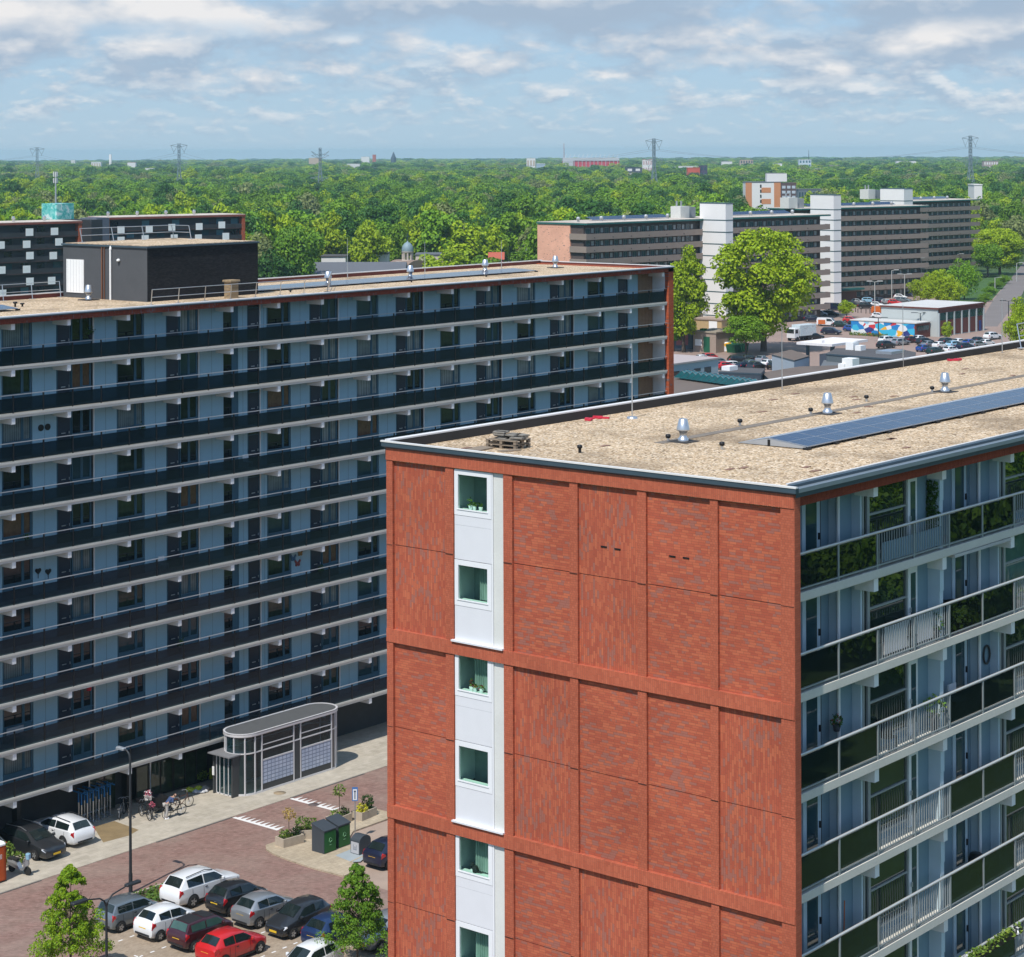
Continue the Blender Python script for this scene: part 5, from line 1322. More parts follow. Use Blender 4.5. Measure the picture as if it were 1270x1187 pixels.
# ---------------------------------------------------------------- street lamps and street furniture
POLEM = mat('lamp_pole', (.035,.04,.045), .5, .3)
x, y, _ = ground(162, 1108)
t_ = thing('street_lamp', 'tall single-arm street lamp at the kerb across from the dark flats', 'street lamp', (x, y, 0))
m = MB(); m.tube([(0,0,0),(0,0,1.1)], .11, 10); m.tube([(0,0,1.1),(0,0,7.4),(0,.08,7.7),(0,.25,7.85),(0,.5,7.9)], [.085,.06,.055,.05,.045], 10); link('pole', m.mesh('pole',[POLEM]), t_)
m = MB(); m.bevbox(-.13,.13,.45,1.1,7.84,7.97,.04); link('lamp_head', m.mesh('lamp_head',[mat('lamp_grey',(.30,.33,.36),.4,.2)]), t_)
x, y, _ = at_depth(128.5, 103)
t_ = thing('street_lamp', 'twin-arm street lamp rising in front of the bottom tree', 'street lamp', (x, y, 0))
m = MB(); m.tube([(0,0,0),(0,0,1.1)], .1, 10); m.tube([(0,0,1.1),(0,0,4.8)], [.075,.055], 10)
for s_ in (1,-1): m.tube([(0,0,4.6),(s_*.12,0,4.9),(s_*.4,0,5.1),(s_*1.3,0,5.28)], [.05,.045,.04,.035], 8)
link('pole', m.mesh('pole',[POLEM]), t_)
for s_ in (1,-1):
    m = MB(); m.bevbox(min(s_*1.2,s_*2.1),max(s_*1.2,s_*2.1),-.14,.14,5.24,5.36,.04); link('lamp_head', m.mesh('lamp_head',[MATS['lamp_grey'] if False else POLEM]), t_)
GRN = mat('bin_green', (.012,.11,.022), .45, var=.15); GRY = mat('bin_grey', (.05,.06,.072), .5, var=.12)
for (px_, py_), lb in (((402,1059.5), 'green and grey textile container nearer the kerb tip'), ((419.5,1052.5), 'green and grey textile container beside the domed bin')):
    q = ground(px_, py_, .08); t_ = thing('recycling_container', lb, 'container', (q[0], q[1], .08), group='green containers on the island')
    m = MB(); a = 1.0
    m.add([(0,0,0),(a,0,0),(a,a,0),(0,a,0),(0,0,1.28),(a,0,1.28),(a,a,1.55),(0,a,1.55)], [(0,3,2,1),(4,5,6,7),(1,2,6,5),(2,3,7,6),(3,0,4,7),(0,1,5,4)], 0)
    m.add([(-.03,-.05,1.27),(a+.03,-.05,1.27),(a+.03,a+.02,1.56),(-.03,a+.02,1.56),(-.03,-.05,1.34),(a+.03,-.05,1.34),(a+.03,a+.02,1.63),(-.03,a+.02,1.63)], [(0,3,2,1),(4,5,6,7),(0,1,5,4),(1,2,6,5),(2,3,7,6),(3,0,4,7)], 0)
    link('body', m.mesh('body',[GRY]), t_)
    m = MB(); m.box(.04,a-.04,-.03,-.004,.04,1.22,0); link('front_panel', m.mesh('front_panel',[GRN]), t_)
    m = MB(); m.lathe([(0,0),(.13,0)],(0,0,0),3); mk = MB()
    for a0 in (0,2.09,4.19):
        mk.bar((.5+.14*math.cos(a0), -.035, .72+.14*math.sin(a0)), (.5+.14*math.cos(a0+1.6), -.035, .72+.14*math.sin(a0+1.6)), .03)
    mk.box(.42,.58,-.04,-.031,.42,.46,0)
    link('emblem', mk.mesh('emblem',[mat('emblem_green',(.20,.42,.22),.6)]), t_)
q = ground(446, 1061, .08); t_ = thing('waste_bin', 'domed grey underground waste bin on its light plate', 'bin', (q[0], q[1], .08))
prof = [(0,0),(0,.72)] + [(.48-.48*math.cos(a), .72+.34*math.sin(a)) for a in np.linspace(.25, PI-.05, 10)] + [(.96,0)]
m = MB(); n_ = len(prof); vs = [(x,0,z) for x,z in prof]+[(x,.72,z) for x,z in prof]
m.add(vs, [tuple(range(n_)), tuple(reversed(range(n_,2*n_)))]+[(i,(i+1)%n_,n_+(i+1)%n_,n_+i) for i in range(n_)], 0); link('body', m.mesh('body',[GRY]), t_)
m = MB(); m.box(-.02,-.003,.05,.67,.05,.70,0); link('front', m.mesh('front',[mat('bin_front',(.45,.45,.47),.5,var=.08)]), t_)
m = MB()
for y0, y1, z0, z1 in ((.22,.26,.25,.55),(.46,.50,.25,.55),(.26,.46,.25,.29),(.30,.34,.29,.45),(.38,.42,.29,.45)): m.box(-.026,-.021,y0,y1,z0,z1,0)
link('emblem', m.mesh('emblem',[mat('emblem_grey',(.22,.23,.26),.6)]), t_)
m = MB(); m.prism([ground(x_,y_,.085)[:2] for x_,y_ in ((416,1061),(436,1053),(463,1056),(447,1068.5),(436,1069))][::-1], .07, .09); tag(m.build('bin_plate', [mat('steel_plate',(.36,.40,.42),.6,.1,var=.1)]), 'light grey ground plate under the domed bin', 'ground plate')
q = ground(440.5, 1041, .08)
t_ = thing('street_sign', 'blue and white sign on a tall grey pole behind the domed bin', 'sign', q)
m = MB(); m.tube([(0,0,0),(0,0,2.55)], .035, 8); link('pole', m.mesh('pole',[ALU]), t_)
sgn = MB(); ax = Vector((RT[0],RT[1],0)); ay = Vector((-FW[0],-FW[1],0))
def splate(w_, z0, z1, off, mi):
    c0 = ay*off
    sgn.add([tuple(c0-ax*w_+Vector((0,0,z0))),tuple(c0+ax*w_+Vector((0,0,z0))),tuple(c0+ax*w_+Vector((0,0,z1))),tuple(c0-ax*w_+Vector((0,0,z1)))]+[tuple(c0-ay*.02-ax*w_+Vector((0,0,z0))),tuple(c0-ay*.02+ax*w_+Vector((0,0,z0))),tuple(c0-ay*.02+ax*w_+Vector((0,0,z1))),tuple(c0-ay*.02-ax*w_+Vector((0,0,z1)))],
            [(0,1,2,3),(4,5,6,7),(0,1,5,4),(1,2,6,5),(2,3,7,6),(3,0,4,7)], mi)
splate(.17, 2.3, 3.12, .06, 0); splate(.12, 2.36, 3.0, .064, 1); splate(.03, 2.42, 2.9, .068, 2); splate(.06, 2.84, 2.92, .0685, 2)
link('plate', sgn.mesh('plate',[mat('sign_blue',(.06,.17,.42),.4),mat('sign_white',(.75,.76,.78),.4),mat('sign_dark',(.03,.05,.10),.5)]), t_)
# planters
PLC = mat('planter_concrete', (.44,.37,.29), .9, var=.2, scale=4)
LF_G = leaf_mat('shrub_leaf', (.06,.13,.02), (.22,.30,.05), .1); LF_Y = leaf_mat('yellow_leaf', (.40,.40,.02), (.55,.50,.04), .1); LF_R = leaf_mat('amber_leaf', (.40,.28,.06), (.50,.36,.14), .1); LF_D = leaf_mat('dark_shrub_leaf', (.02,.05,.012), (.06,.10,.025), .1)
def planter(cx_, cy_, ang, lab, spec):
    t_ = thing('planter', lab, 'planter', (cx_, cy_, .08), ang, 'concrete planters on the island')
    m = MB(); m.box(-.75,.75,-.42,-.34,0,.5,0); m.box(-.75,.75,.34,.42,0,.5,0); m.box(-.75,-.67,-.339,.339,0,.498,0); m.box(.67,.75,-.339,.339,0,.498,0); m.box(-.66,.66,-.335,.335,.02,.42,1)
    link('trough', m.mesh('trough',[PLC, MATS['soil_dark']]), t_)
    for (x_, y_, z_, r_, n_, lf, tr_) in spec:
        q = MB(); leaf_clump(q, (x_,y_,z_), r_, n_, .075, 0, (1,1,.9))
        if tr_: q.tube([(x_,y_,.4),(x_,y_,z_)], .022, 6, 1)
        link('shrub', q.mesh('shrub',[lf, MATS['bark'] if 'bark' in MATS else mat('bark',(.12,.085,.06),.95,var=.3,scale=5)]), t_)
planter(88.95, 90.55, R(-8), 'concrete planter with an amber-leaved little tree, nearest the road tip', [(-.05,0,1.75,.42,150,LF_R,True),(-.35,0,.62,.36,130,LF_G,False),(.42,0,.6,.34,130,LF_D,False),(.0,.1,.6,.3,60,LF_G,False)])
planter(90.5, 90.7, R(-40), 'concrete planter with one big round green bush', [(-.25,0,.85,.5,240,LF_G,False),(.3,0,.75,.42,180,LF_G,False)])
planter(93.6, 91.0, R(4), 'concrete planter with a slim young tree behind the containers', [(.1,.05,1.95,.45,150,LF_G,True),(-.35,0,.62,.36,140,LF_G,False),(.45,0,.62,.36,140,LF_D,False)])
planter(95.4, 90.6, R(6), 'concrete planter with bright yellow flowers under a dark shrub', [(-.3,-.1,.62,.4,190,LF_Y,False),(.35,0,.95,.42,190,LF_D,False),(.5,0,.65,.3,80,LF_G,False)])
# ---------------------------------------------------------------- bikes, person, rack, toilet, scooter
FRMS = [mat('bike_black',(.012,.012,.014),.4), mat('bike_brown',(.10,.035,.02),.4), mat('bike_silver',(.4,.42,.44),.3,.7)]
def bike(x, y, ang, lab, fm=0, basket=False, flowers=False, z=.03):
    t_ = thing('bicycle', lab, 'bicycle', (x, y, z), ang, 'bicycles by the dark flats')
    def tor(cx_, name):
        m = MB(); n1 = 22; vs = []; fs = []
        for i in range(n1):
            a = 2*PI*i/n1
            for j in range(5):
                b_ = 2*PI*j/5; r_ = .33+.022*math.cos(b_); vs.append((r_*math.cos(a), .022*math.sin(b_), .35+r_*math.sin(a)))
        for i in range(n1):
            for j in range(5): fs.append((i*5+j, i*5+(j+1)%5, ((i+1)%n1)*5+(j+1)%5, ((i+1)%n1)*5+j))
        m.add(vs, fs, 0, True)
        for i in range(8): a = PI*i/8; m.bar((.31*math.cos(a),0,.35+.31*math.sin(a)),(-.31*math.cos(a),0,.35-.31*math.sin(a)),.007,1)
        link(name, m.mesh(name,[TYRE, ALU]), t_, (cx_,0,0))
    tor(-.55,'wheel'); tor(.55,'wheel')
    m = MB()
    bb_, st_, hd, ra, fa = (-.08,0,.30), (-.25,0,.80), (.38,0,.86), (-.55,0,.35), (.55,0,.35)
    for a, b_ in ((bb_,st_),(bb_,(.42,0,.70)),(st_,(.40,0,.80)),(bb_,ra),(st_,ra),((.36,0,.95),fa)): m.tube([a,b_],.022,6)
    m.tube([(-.85,0,.52),(-.72,0,.70),(-.4,0,.71)],.014,5); m.box(-.85,-.4,-.07,.07,.70,.715,0)
    link('frame', m.mesh('frame',[FRMS[fm]]), t_)
    m = MB(); m.tube([(.36,0,.95),(.34,0,1.06),(.36,.12,1.10),(.18,.28,1.06)],.014,6); m.tube([(.34,0,1.06),(.36,-.12,1.10),(.18,-.28,1.06)],.014,6); link('handlebar', m.mesh('handlebar',[FRMS[2]]), t_)
    m = MB(); m.add([(-.42,-.10,.93),(-.42,.10,.93),(-.25,.06,.95),(-.12,0,.94),(-.25,-.06,.95),(-.28,0,.86)],[(0,1,2,3,4),(0,5,1),(1,5,2),(2,5,3),(3,5,4),(4,5,0)],0); m.tube([(-.25,0,.80),(-.27,0,.90)],.015,6); link('saddle', m.mesh('saddle',[TYRE]), t_)
    if basket:
        m = MB(); m.box(.48,.52,-.2,.2,.82,1.08,0); m.box(.78,.82,-.2,.2,.82,1.08,0); m.box(.52,.78,-.2,-.17,.82,1.08,0); m.box(.52,.78,.17,.2,.82,1.08,0); m.box(.5,.8,-.19,.19,.82,.84,0); link('basket', m.mesh('basket',[FRMS[0] if not flowers else mat('pale_basket',(.5,.45,.42),.8)]), t_)
    if flowers:
        m = MB(); leaf_clump(m,(.64,0,1.16),.26,90,.05,0); leaf_clump(m,(.64,0,1.16),.27,50,.05,1); leaf_clump(m,(-.6,0,.85),.2,60,.05,0); link('flowers', m.mesh('flowers',[mat('pink_flower',(.55,.12,.18),.6), WHITEP]), t_)
    return t_
def bk(px_, py_, ang, lab, **kw): q = ground(px_, py_, .03); return bike(q[0], q[1], R(ang), lab, **kw)
bk(226, 1003, -4, 'brown bicycle standing side-on nearest the glass pavilion', fm=1)
bk(216, 1013, -8, 'black bicycle beside the bending person', fm=0)
bk(186, 1012, 60, 'bicycle decked with pink and white flowers, front basket full', fm=0, basket=True, flowers=True)
bk(180, 1015, 75, 'dark bicycle with front crate next to the flowered one', fm=0, basket=True)
bk(151, 1013, 35, 'dark bicycle with pale saddle beside the blue-topped rack', fm=2)
bk(157, 1012, 65, 'dark bicycle leaning by the lamp pole, close to the rack', fm=0)
# cargo bin between the bikes
q = ground(198, 1005, .03); m = MB(); m.add([(-.45,-.3,.25),(.45,-.3,.3),(.45,.3,.3),(-.45,.3,.25),(-.6,-.38,.95),(.55,-.38,.85),(.55,.38,.85),(-.6,.38,.95)],[(0,3,2,1),(0,1,5,4),(1,2,6,5),(2,3,7,6),(3,0,4,7)],0)
for x_, y_ in ((-.4,-.36),(-.4,.36)): m.lathe([(.25,-.02),(.25,.02)],(x_,y_,.25),14,1)
m.tube([(.5,0,.3),(1.0,0,.45),(1.1,0,.95)],.025,6,1); m.tube([(1.1,-.25,1.0),(1.1,.25,1.0)],.015,6,1); m.lathe([(.3,-.02),(.3,.02)],(1.35,0,.3),14,1)
me = m.mesh('cargo_bike',[mat('cargo_black',(.02,.02,.022),.6), TYRE]); o = link('cargo_bike', me, None, (q[0],q[1],.03), R(70)); tag(o, 'black cargo bike with an open box by the shop entrance', 'cargo bike')
# person bending towards the bicycles
SKIN = mat('skin', (.45,.27,.19), .6); JACK = mat('blue_jacket', (.045,.075,.17), .8, var=.2, scale=8); TROU = mat('pale_trousers', (.42,.40,.38), .85, var=.15, scale=8); HAIR = mat('brown_hair', (.10,.05,.025), .7)
def skinned(name, verts, edges, mtl, parent, root=0, sub=2):
    me = bpy.data.meshes.new(name); me.from_pydata([v_[:3] for v_ in verts], edges, []); o = link(name, me, parent)
    md = o.modifiers.new('skin','SKIN'); md.use_smooth_shade = True
    for i, v_ in enumerate(verts): me.skin_vertices[0].data[i].radius = (v_[3], v_[4] if len(v_) > 4 else v_[3]); me.skin_vertices[0].data[i].use_root = (i == root)
    s_ = o.modifiers.new('sub','SUBSURF'); s_.levels = sub; s_.render_levels = sub
    me.materials.append(mtl); return o
def person(x, y, ang, lab, z=.03, bend=.0, top=None, trou=None, hair=None, sc_=1.):
    t_ = thing('person', lab, 'person', (x, y, z), ang); t_.scale = (sc_,)*3
    # facing +x; bend tips the upper body forward
    def b(px_, py_, pz_):
        dz = pz_-.92; return (px_+dz*math.sin(bend), py_, .92+dz*math.cos(bend))
    V = [(0,0,.92,.15,.12),(*b(0,0,1.12),.14,.11),(*b(0,0,1.34),.17,.12),(*b(0,0,1.47),.07),(*b(.02,0,1.56),.06),(*b(.03,0,1.66),.098,.09),(*b(.02,0,1.75),.07),
         (*b(0,.19,1.40),.07),(*b(.10,.26,1.16),.05),(*b(.30,.22,1.00),.04),(*b(.38,.2,.95),.03),
         (*b(0,-.19,1.40),.07),(*b(.12,-.25,1.14),.05),(*b(.33,-.2,1.02),.04),(*b(.41,-.18,.98),.03),
         (0,.10,.86,.10),(.04,.11,.48,.07),(-.03,.11,.10,.048),(.12,.12,.03,.04),
         (0,-.10,.86,.10),(.02,-.11,.48,.07),(-.06,-.11,.10,.048),(.09,-.12,.03,.04)]
    E_ = [(0,1),(1,2),(2,3),(3,4),(4,5),(5,6),(2,7),(7,8),(8,9),(9,10),(2,11),(11,12),(12,13),(13,14),(0,15),(15,16),(16,17),(17,18),(0,19),(19,20),(20,21),(21,22)]
    o = skinned('body', V, E_, SKIN, t_)
    for side in (1,-1):
        hb = b(.38,.2*side,.95) if side > 0 else b(.41,-.18,.98)
        hv = [(*hb,.03)]; he = []
        for f_ in range(4):
            k = len(hv); hv += [(hb[0]+.05,hb[1]+(f_-1.5)*.02,hb[2]-.03,.009),(hb[0]+.085+.008*(f_ in (1,2)),hb[1]+(f_-1.5)*.022,hb[2]-.07,.008)]; he += [(0,k),(k,k+1)]
        k = len(hv); hv += [(hb[0]+.02,hb[1]-side*.045,hb[2]-.03,.010),(hb[0]+.05,hb[1]-side*.055,hb[2]-.05,.008)]; he += [(0,k),(k,k+1)]
        skinned('hand', hv, he, SKIN, t_, 0, 1)
    J = [(*V[i][:3], V[i][3]*1.09+.012, (V[i][4] if len(V[i]) > 4 else V[i][3])*1.09+.012) for i in (0,1,2,7,8,9,11,12,13)]; J[0] = (0,0,.90,.168,.135)
    skinned('jacket', J, [(0,1),(1,2),(2,3),(3,4),(4,5),(2,6),(6,7),(7,8)], top or JACK, t_)
    T_ = [(*V[i][:3], V[i][3]*1.06+.012) for i in (0,15,16,17,19,20,21)]; T_[0] = (0,0,.90,.155,.125)
    skinned('trousers', T_, [(0,1),(1,2),(2,3),(0,4),(4,5),(5,6)], trou or TROU, t_)
    hp = b(-.015,0,1.70); hp2 = b(-.06,0,1.62)
    skinned('hair', [(*hp,.098),(*hp2,.085)], [(0,1)], hair or HAIR, t_)
    f_ = MB(); 
    for side in (1,-1): p = b(.125,.035*side,1.665); f_.box(p[0]-.008,p[0]+.008,p[1]-.012,p[1]+.012,p[2]-.007,p[2]+.007,0)
    p = b(.13,0,1.60); f_.box(p[0]-.01,p[0]+.008,p[1]-.025,p[1]+.025,p[2]-.006,p[2]+.006,1); p = b(.135,0,1.635); f_.add([(p[0]-.02,p[1]-.015,p[2]-.015),(p[0]-.02,p[1]+.015,p[2]-.015),(p[0]+.015,p[1],p[2]-.012),(p[0]-.02,p[1],p[2]+.03)],[(0,1,2),(0,2,3),(1,3,2),(0,3,1)],2)
    link('face', f_.mesh('face',[TYRE, mat('lips',(.35,.12,.10),.6), SKIN]), t_)
    for side in (1,-1):
        s_ = MB(); a = V[17] if side > 0 else V[21]; s_.bevbox(a[0]-.07,a[0]+.20,a[1]-.05,a[1]+.05,0,.09,.02); link('shoe', s_.mesh('shoe',[WHITEP]), t_)
    return t_
q = ground(206, 1015.5, .03); person(q[0], q[1], R(-15), 'person in a blue jacket and pale trousers bending over the bicycles', bend=.95, z=.03)
# rack of blue-topped posts
q0 = ground(101, 1024, .03); q1 = ground(140, 1010, .03)
t_ = thing('bike_rack', 'row of grey steel posts with blue tops and crossbars beside the white estate', 'rack', (q0[0], q0[1], .03))
BLU = mat('rack_blue', (.02,.17,.42), .5, var=.15)
m = MB(); mtop = MB(); dx, dy = q1[0]-q0[0], q1[1]-q0[1]
for i in range(6):
    for off in (0, .55):
        f = (i+.5*(off > 0))/5.5; x_, y_ = dx*f, dy*f+off
        m.box(x_-.035,x_+.035,y_-.035,y_+.035,0,1.25,0); mtop.box(x_-.035,x_+.035,y_-.035,y_+.035,1.252,1.95,0)
        m.box(x_-.12,x_+.12,y_-.2,y_+.2,0,.05,0)
    f = i/5.5; mtop.box(dx*f-.03,dx*f+.03,dy*f-.45,dy*f+.95,1.952,2.01,0)
mtop.tube([(0,.02,1.93),(dx,dy+.02,1.93)],.03,6); m.tube([(0,.5,.4),(dx,dy+.5,.4)],.025,6)
link('posts', m.mesh('posts',[ALU]), t_); link('crossbars', mtop.mesh('crossbars',[BLU]), t_)
# orange cabin, bush, scooter
OR = mat('orange_plastic', (.52,.085,.015), .5, var=.15)
t_ = thing('portable_toilet', 'orange portable toilet cabin with white roof at the left edge', 'toilet cabin', (73.35, 98.45, .03))
m = MB(); m.bevbox(0,1.1,0,1.1,.08,2.05,.05); link('cabin', m.mesh('cabin',[OR]), t_)
m = MB(); m.bevbox(-.04,1.14,-.04,1.14,2.052,2.25,.12); link('roof', m.mesh('roof',[WHITEP]), t_)
m = MB(); m.box(.18,.92,-.03,-.002,.15,1.95,0); m.box(.2,.25,-.05,-.031,1.0,1.15,1)
for z_ in (1.35,1.42,1.49,1.56): m.box(.3,.8,-.036,-.031,z_,z_+.03,1)
for y_ in (.02,.54,1.04): m.box(1.098,1.125,y_,y_+.05,.1,2.0,0)
link('door', m.mesh('door',[OR, WHITEP]), t_); m = MB(); m.box(-.02,1.12,-.02,1.12,0,.078,0); link('skid', m.mesh('skid',[TRIMB]), t_)
q = ground(14, 1078, .03); m = MB(); leaf_clump(m,(q[0],q[1]+.8,.75),.75,420,.10,0,(1.2,.8,.9)); leaf_clump(m,(q[0]+.8,q[1]+.5,.4),.4,160,.09,0)
tag(m.build('shrub', [LF_G], fix=False), 'green shrub between the orange cabin and the dark estate', 'shrub')
q = ground(22, 1086, .03); t_ = thing('scooter', 'silver and blue motor scooter parked by the orange cabin', 'scooter', (q[0]+.3, q[1]+.2, .03), R(-80))
m = MB()
for x_ in (-.6,.6): 
    vs = [(x_+.23*math.cos(a),s_*.05,.23+.23*math.sin(a)) for s_ in (-1,1) for a in np.linspace(0,2*PI,14,endpoint=False)]
    m.add(vs,[tuple(range(14)),tuple(reversed(range(14,28)))]+[(i,(i+1)%14,14+(i+1)%14,14+i) for i in range(14)],0)
link('wheels', m.mesh('wheels',[TYRE]), t_)
m = MB(); sec = [(-.85,.12,.45,.72),(-.45,.17,.38,.80),(-.1,.17,.30,.62),(.1,.16,.26,.34),(.35,.16,.26,.36),(.42,.18,.3,.9),(.55,.16,.5,1.0),(.68,.06,.6,.85)]
vs = []
for x_, w_, a_, b_ in sec: vs += [(x_,-w_,a_),(x_,w_,a_),(x_,w_*.8,b_),(x_,-w_*.8,b_)]
fs = [(i*4+j,i*4+(j+1)%4,(i+1)*4+(j+1)%4,(i+1)*4+j) for i in range(len(sec)-1) for j in range(4)]+[(0,1,2,3),(28,29,30,31)]
m.add(vs, fs, 0); link('body', m.mesh('body',[P_SILV]), t_)
m = MB(); m.bevbox(-.8,-.1,-.14,.14,.72,.86,.04); link('seat', m.mesh('seat',[TYRE]), t_); m = MB(); m.tube([(.5,-.34,1.08),(.55,0,1.02),(.5,.34,1.08)],.02,6); link('handlebar', m.mesh('handlebar',[TYRE]), t_)
m = MB(); m.bevbox(.5,.75,-.12,.12,.92,1.25,.04); link('windshield', m.mesh('windshield',[P_LBLUE]), t_)
# bags of rubbish and a green bush at the pavilion
q = ground(257, 972, .03)
m = MB(); leaf_clump(m,(q[0],q[1]+.6,.45),.5,260,.09,0,(1.3,.8,.8)); tag(m.build('shrub',[LF_G],fix=False),'small green shrub between the shop window and the glass pavilion','shrub')
random.seed(9)
for i,(px_,py_,c_,lb) in enumerate(((241,981,(.55,.60,.05),'yellow bag on the pavement left of the pavilion door'),(249,983,(.55,.55,.57),'white crumpled sheet on the pavement by the pavilion'),(256,980,(.48,.42,.36),'pile of grey bags by the pavilion door'),(262,966,(.6,.65,.04),'yellow upright board beside the small shrub'))):
    q = ground(px_,py_,.03); m = MB()
    for _ in range(5 if i < 3 else 1):
        r_ = random.uniform(.14,.26); cx_, cy_ = q[0]+random.uniform(-.3,.3), q[1]+random.uniform(-.2,.2); n0 = len(m.v)
        m.lathe([(0,0),(r_,.02),(r_*1.05,r_*.5),(r_*.6,r_*.9),(r_*.1,r_*1.15)],(cx_,cy_,.03),9)
        for k in range(n0,len(m.v)): v_ = m.v[k]; m.v[k] = (v_[0]+random.uniform(-.04,.04),v_[1]+random.uniform(-.04,.04),v_[2]+random.uniform(0,.03))
    if i == 3: m = MB(); m.obox((q[0],q[1]),(1,.3),None,.16,.03,.03,.75,0)
    tag(m.build('rubbish_bag' if i < 3 else 'yellow_board',[mat('rubbish_%d'%i if False else ('bag_yellow','bag_white','bag_grey','board_yellow')[i],c_,.6,var=.2)]),lb,'bag' if i < 3 else 'board')
q = ground(243, 966, .03); m = MB(); m.obox((q[0],q[1]),(1,.1),None,.7,.35,.5,.56,0)
for a_,b_ in ((-.55,-.25),(.55,-.25),(-.55,.25),(.55,.25)): m.box(q[0]+a_-.03,q[0]+a_+.03,q[1]+b_-.03,q[1]+b_+.03,.03,.5,0)
tag(m.build('bench',[mat('grey_wood',(.36,.34,.31),.8)]),'low grey bench before the shop windows','bench')
# ---------------------------------------------------------------- middle distance: gallery flats, dark flats, workshops, car parks
random.seed(31)
BROWN = mat('brown_parapet', (.27,.215,.18), .85, var=.12, scale=.6); BRWALL = mat('brown_wall', (.085,.065,.058), .85, var=.2, scale=.5)
SALMON = brick_mat('salmon_brick', .3, .1, False, ('Y','Z'), .05, ((.76,.40,.28),(.80,.43,.30),(.72,.37,.26)), mortar=(.68,.38,.28))
TEALF = mat('teal_fascia', (.02,.12,.11), .5); TOWERW = mat('white_render', (.80,.78,.76), .7, var=.05, scale=.3)
LROOF = gravel_mat('pale_roof', [(.50,.44,.38),(.60,.53,.46),(.46,.40,.34)], 2., .05)
GA = thing('gallery_apartment_building', 'staggered brown gallery flats with white lift towers beyond the car park', 'building', (405, 276, 0))
gw_n = 0; gw_rest = MB()
wq = MB(); wq.box(0,1.3,-.06,.05,.9,2.3,1); wq.box(.07,.62,-.075,-.05,.97,2.23,0); wq.box(.69,1.23,-.075,-.05,.97,2.23,0)
gwin = wq.mesh('window', [G_TEAL, mat('window_frame_grey',(.30,.31,.31),.5)])
wq2 = MB(); wq2.box(0,1.0,-.06,.05,.02,2.3,0); wq2.box(.1,.9,-.07,-.05,1.2,2.2,1)
def rotpt(p, o, u): return (o[0]+u[0]*p[0]-u[1]*p[1], o[1]+u[1]*p[0]+u[0]*p[1], p[2])
def add_rot(mb, src, o, u, mi_off=0):
    mb.add([rotpt(v_, o, u) for v_ in src.v], src.f, mi_off)
    mb.m[-len(src.f):] = [k_+mi_off for k_ in src.m]
def block(x0, y0, x1, y1, ztop, nfl, depth, over, endw=None, base=0.):
    """one wing: front line from (x0,y0) to (x1,y1), galleries stick out in front"""
    global gw_n
    ux, uy = x1-x0, y1-y0; L_ = math.hypot(ux, uy); u = (ux/L_, uy/L_); o = (x0, y0); fh = (ztop-.7-base)/nfl
    m = MB(); q = MB(); q.box(0,L_,1.3,depth+(2.3 if endw else 0),base,ztop-.45,0); add_rot(m,q,o,u); m.build('wall',[BRWALL],GA)
    m = MB(); q = MB(); q.box(-.5,L_+over,-.25,depth+(2.5 if endw else .2),ztop-.44,ztop-.1,0); q.box(-.4,L_+over-.1,-.15,depth+(2.4 if endw else .1),ztop-.098,ztop,1); add_rot(m,q,o,u); m.build('roof',[TEALF,LROOF],GA)
    if endw:
        m = MB(); q = MB(); q.box(-.3,-.001,5.0,depth+2.4,base,ztop-.442,0); add_rot(m,q,o,u); m.build('end_wall',[SALMON],GA)
    for k in range(nfl):
        z = base+k*fh
        m = MB(); q = MB()
        if k > 0:
            q.box(-.0,L_+over,0,.14,z-.25,z+1.05,0); q.box(0,L_+over-.01,.141,1.3,z-.2,z,0)
            if endw: q.box(-.5,-.002,0,5.0,z-.25,z+1.05,0)
            q.box(L_+over-.14,L_+over-.002,.141,1.5,z-.25,z+1.05,0); q.box(.002,.14,.141,1.5,z-.25,z+1.05,0)
            for j in range(int(L_/6)): q.box(2+j*6,2.3+j*6,-.04,0,z+.1,z+.3,1)
            add_rot(m,q,o,u); m.build('gallery_parapet',[BROWN,BRWALL],GA)
        n = int(L_/3.05)
        for j in range(n):
            xx = .7+j*3.05
            p = rotpt((xx,1.3,z),o,u)
            pp = px_of(*p)
            if gw_n < 100 and pp[1] < 345 and (endw or x0 < 420) and k >= nfl-5:
                w_ = child_mesh('window',gwin,GA,p,math.atan2(u[1],u[0])); gw_n += 1
            else:
                q = MB(); q.add([rotpt((a+xx,b_+1.3,c_+z),o,u) for a,b_,c_ in wq.v],wq.f,0); q.m = list(wq.m); gw_rest.add(q.v,q.f,0); gw_rest.m[-len(q.f):] = q.m
            q = MB(); q.add([rotpt((a+xx+1.6,b_+1.3,c_+z),o,u) for a,b_,c_ in wq2.v],wq2.f,0); gw_rest.add(q.v,q.f,2); gw_rest.m[-len(q.f):] = [2 if k_==0 else 3 for k_ in wq2.m]
    # small roof cowls
    for j in range(int(L_/7.5)):
        p = rotpt((3+j*7.5,depth*.45,ztop),o,u); m = MB(); m.lathe([(.3,0),(.3,.45),(.45,.5),(.42,1.0),(.2,1.15)],p,10); m.build('roof_cowl',[ALUD],GA)
    m = MB(); q = MB(); q.add([(10,depth*.62,ztop+.2),(L_-3,depth*.62,ztop+.2),(L_-3,depth*.8,ztop+.9),(10,depth*.8,ztop+.9)],[(0,1,2,3)],0); add_rot(m,q,o,u); m.build('solar_strip',[SOL],GA)
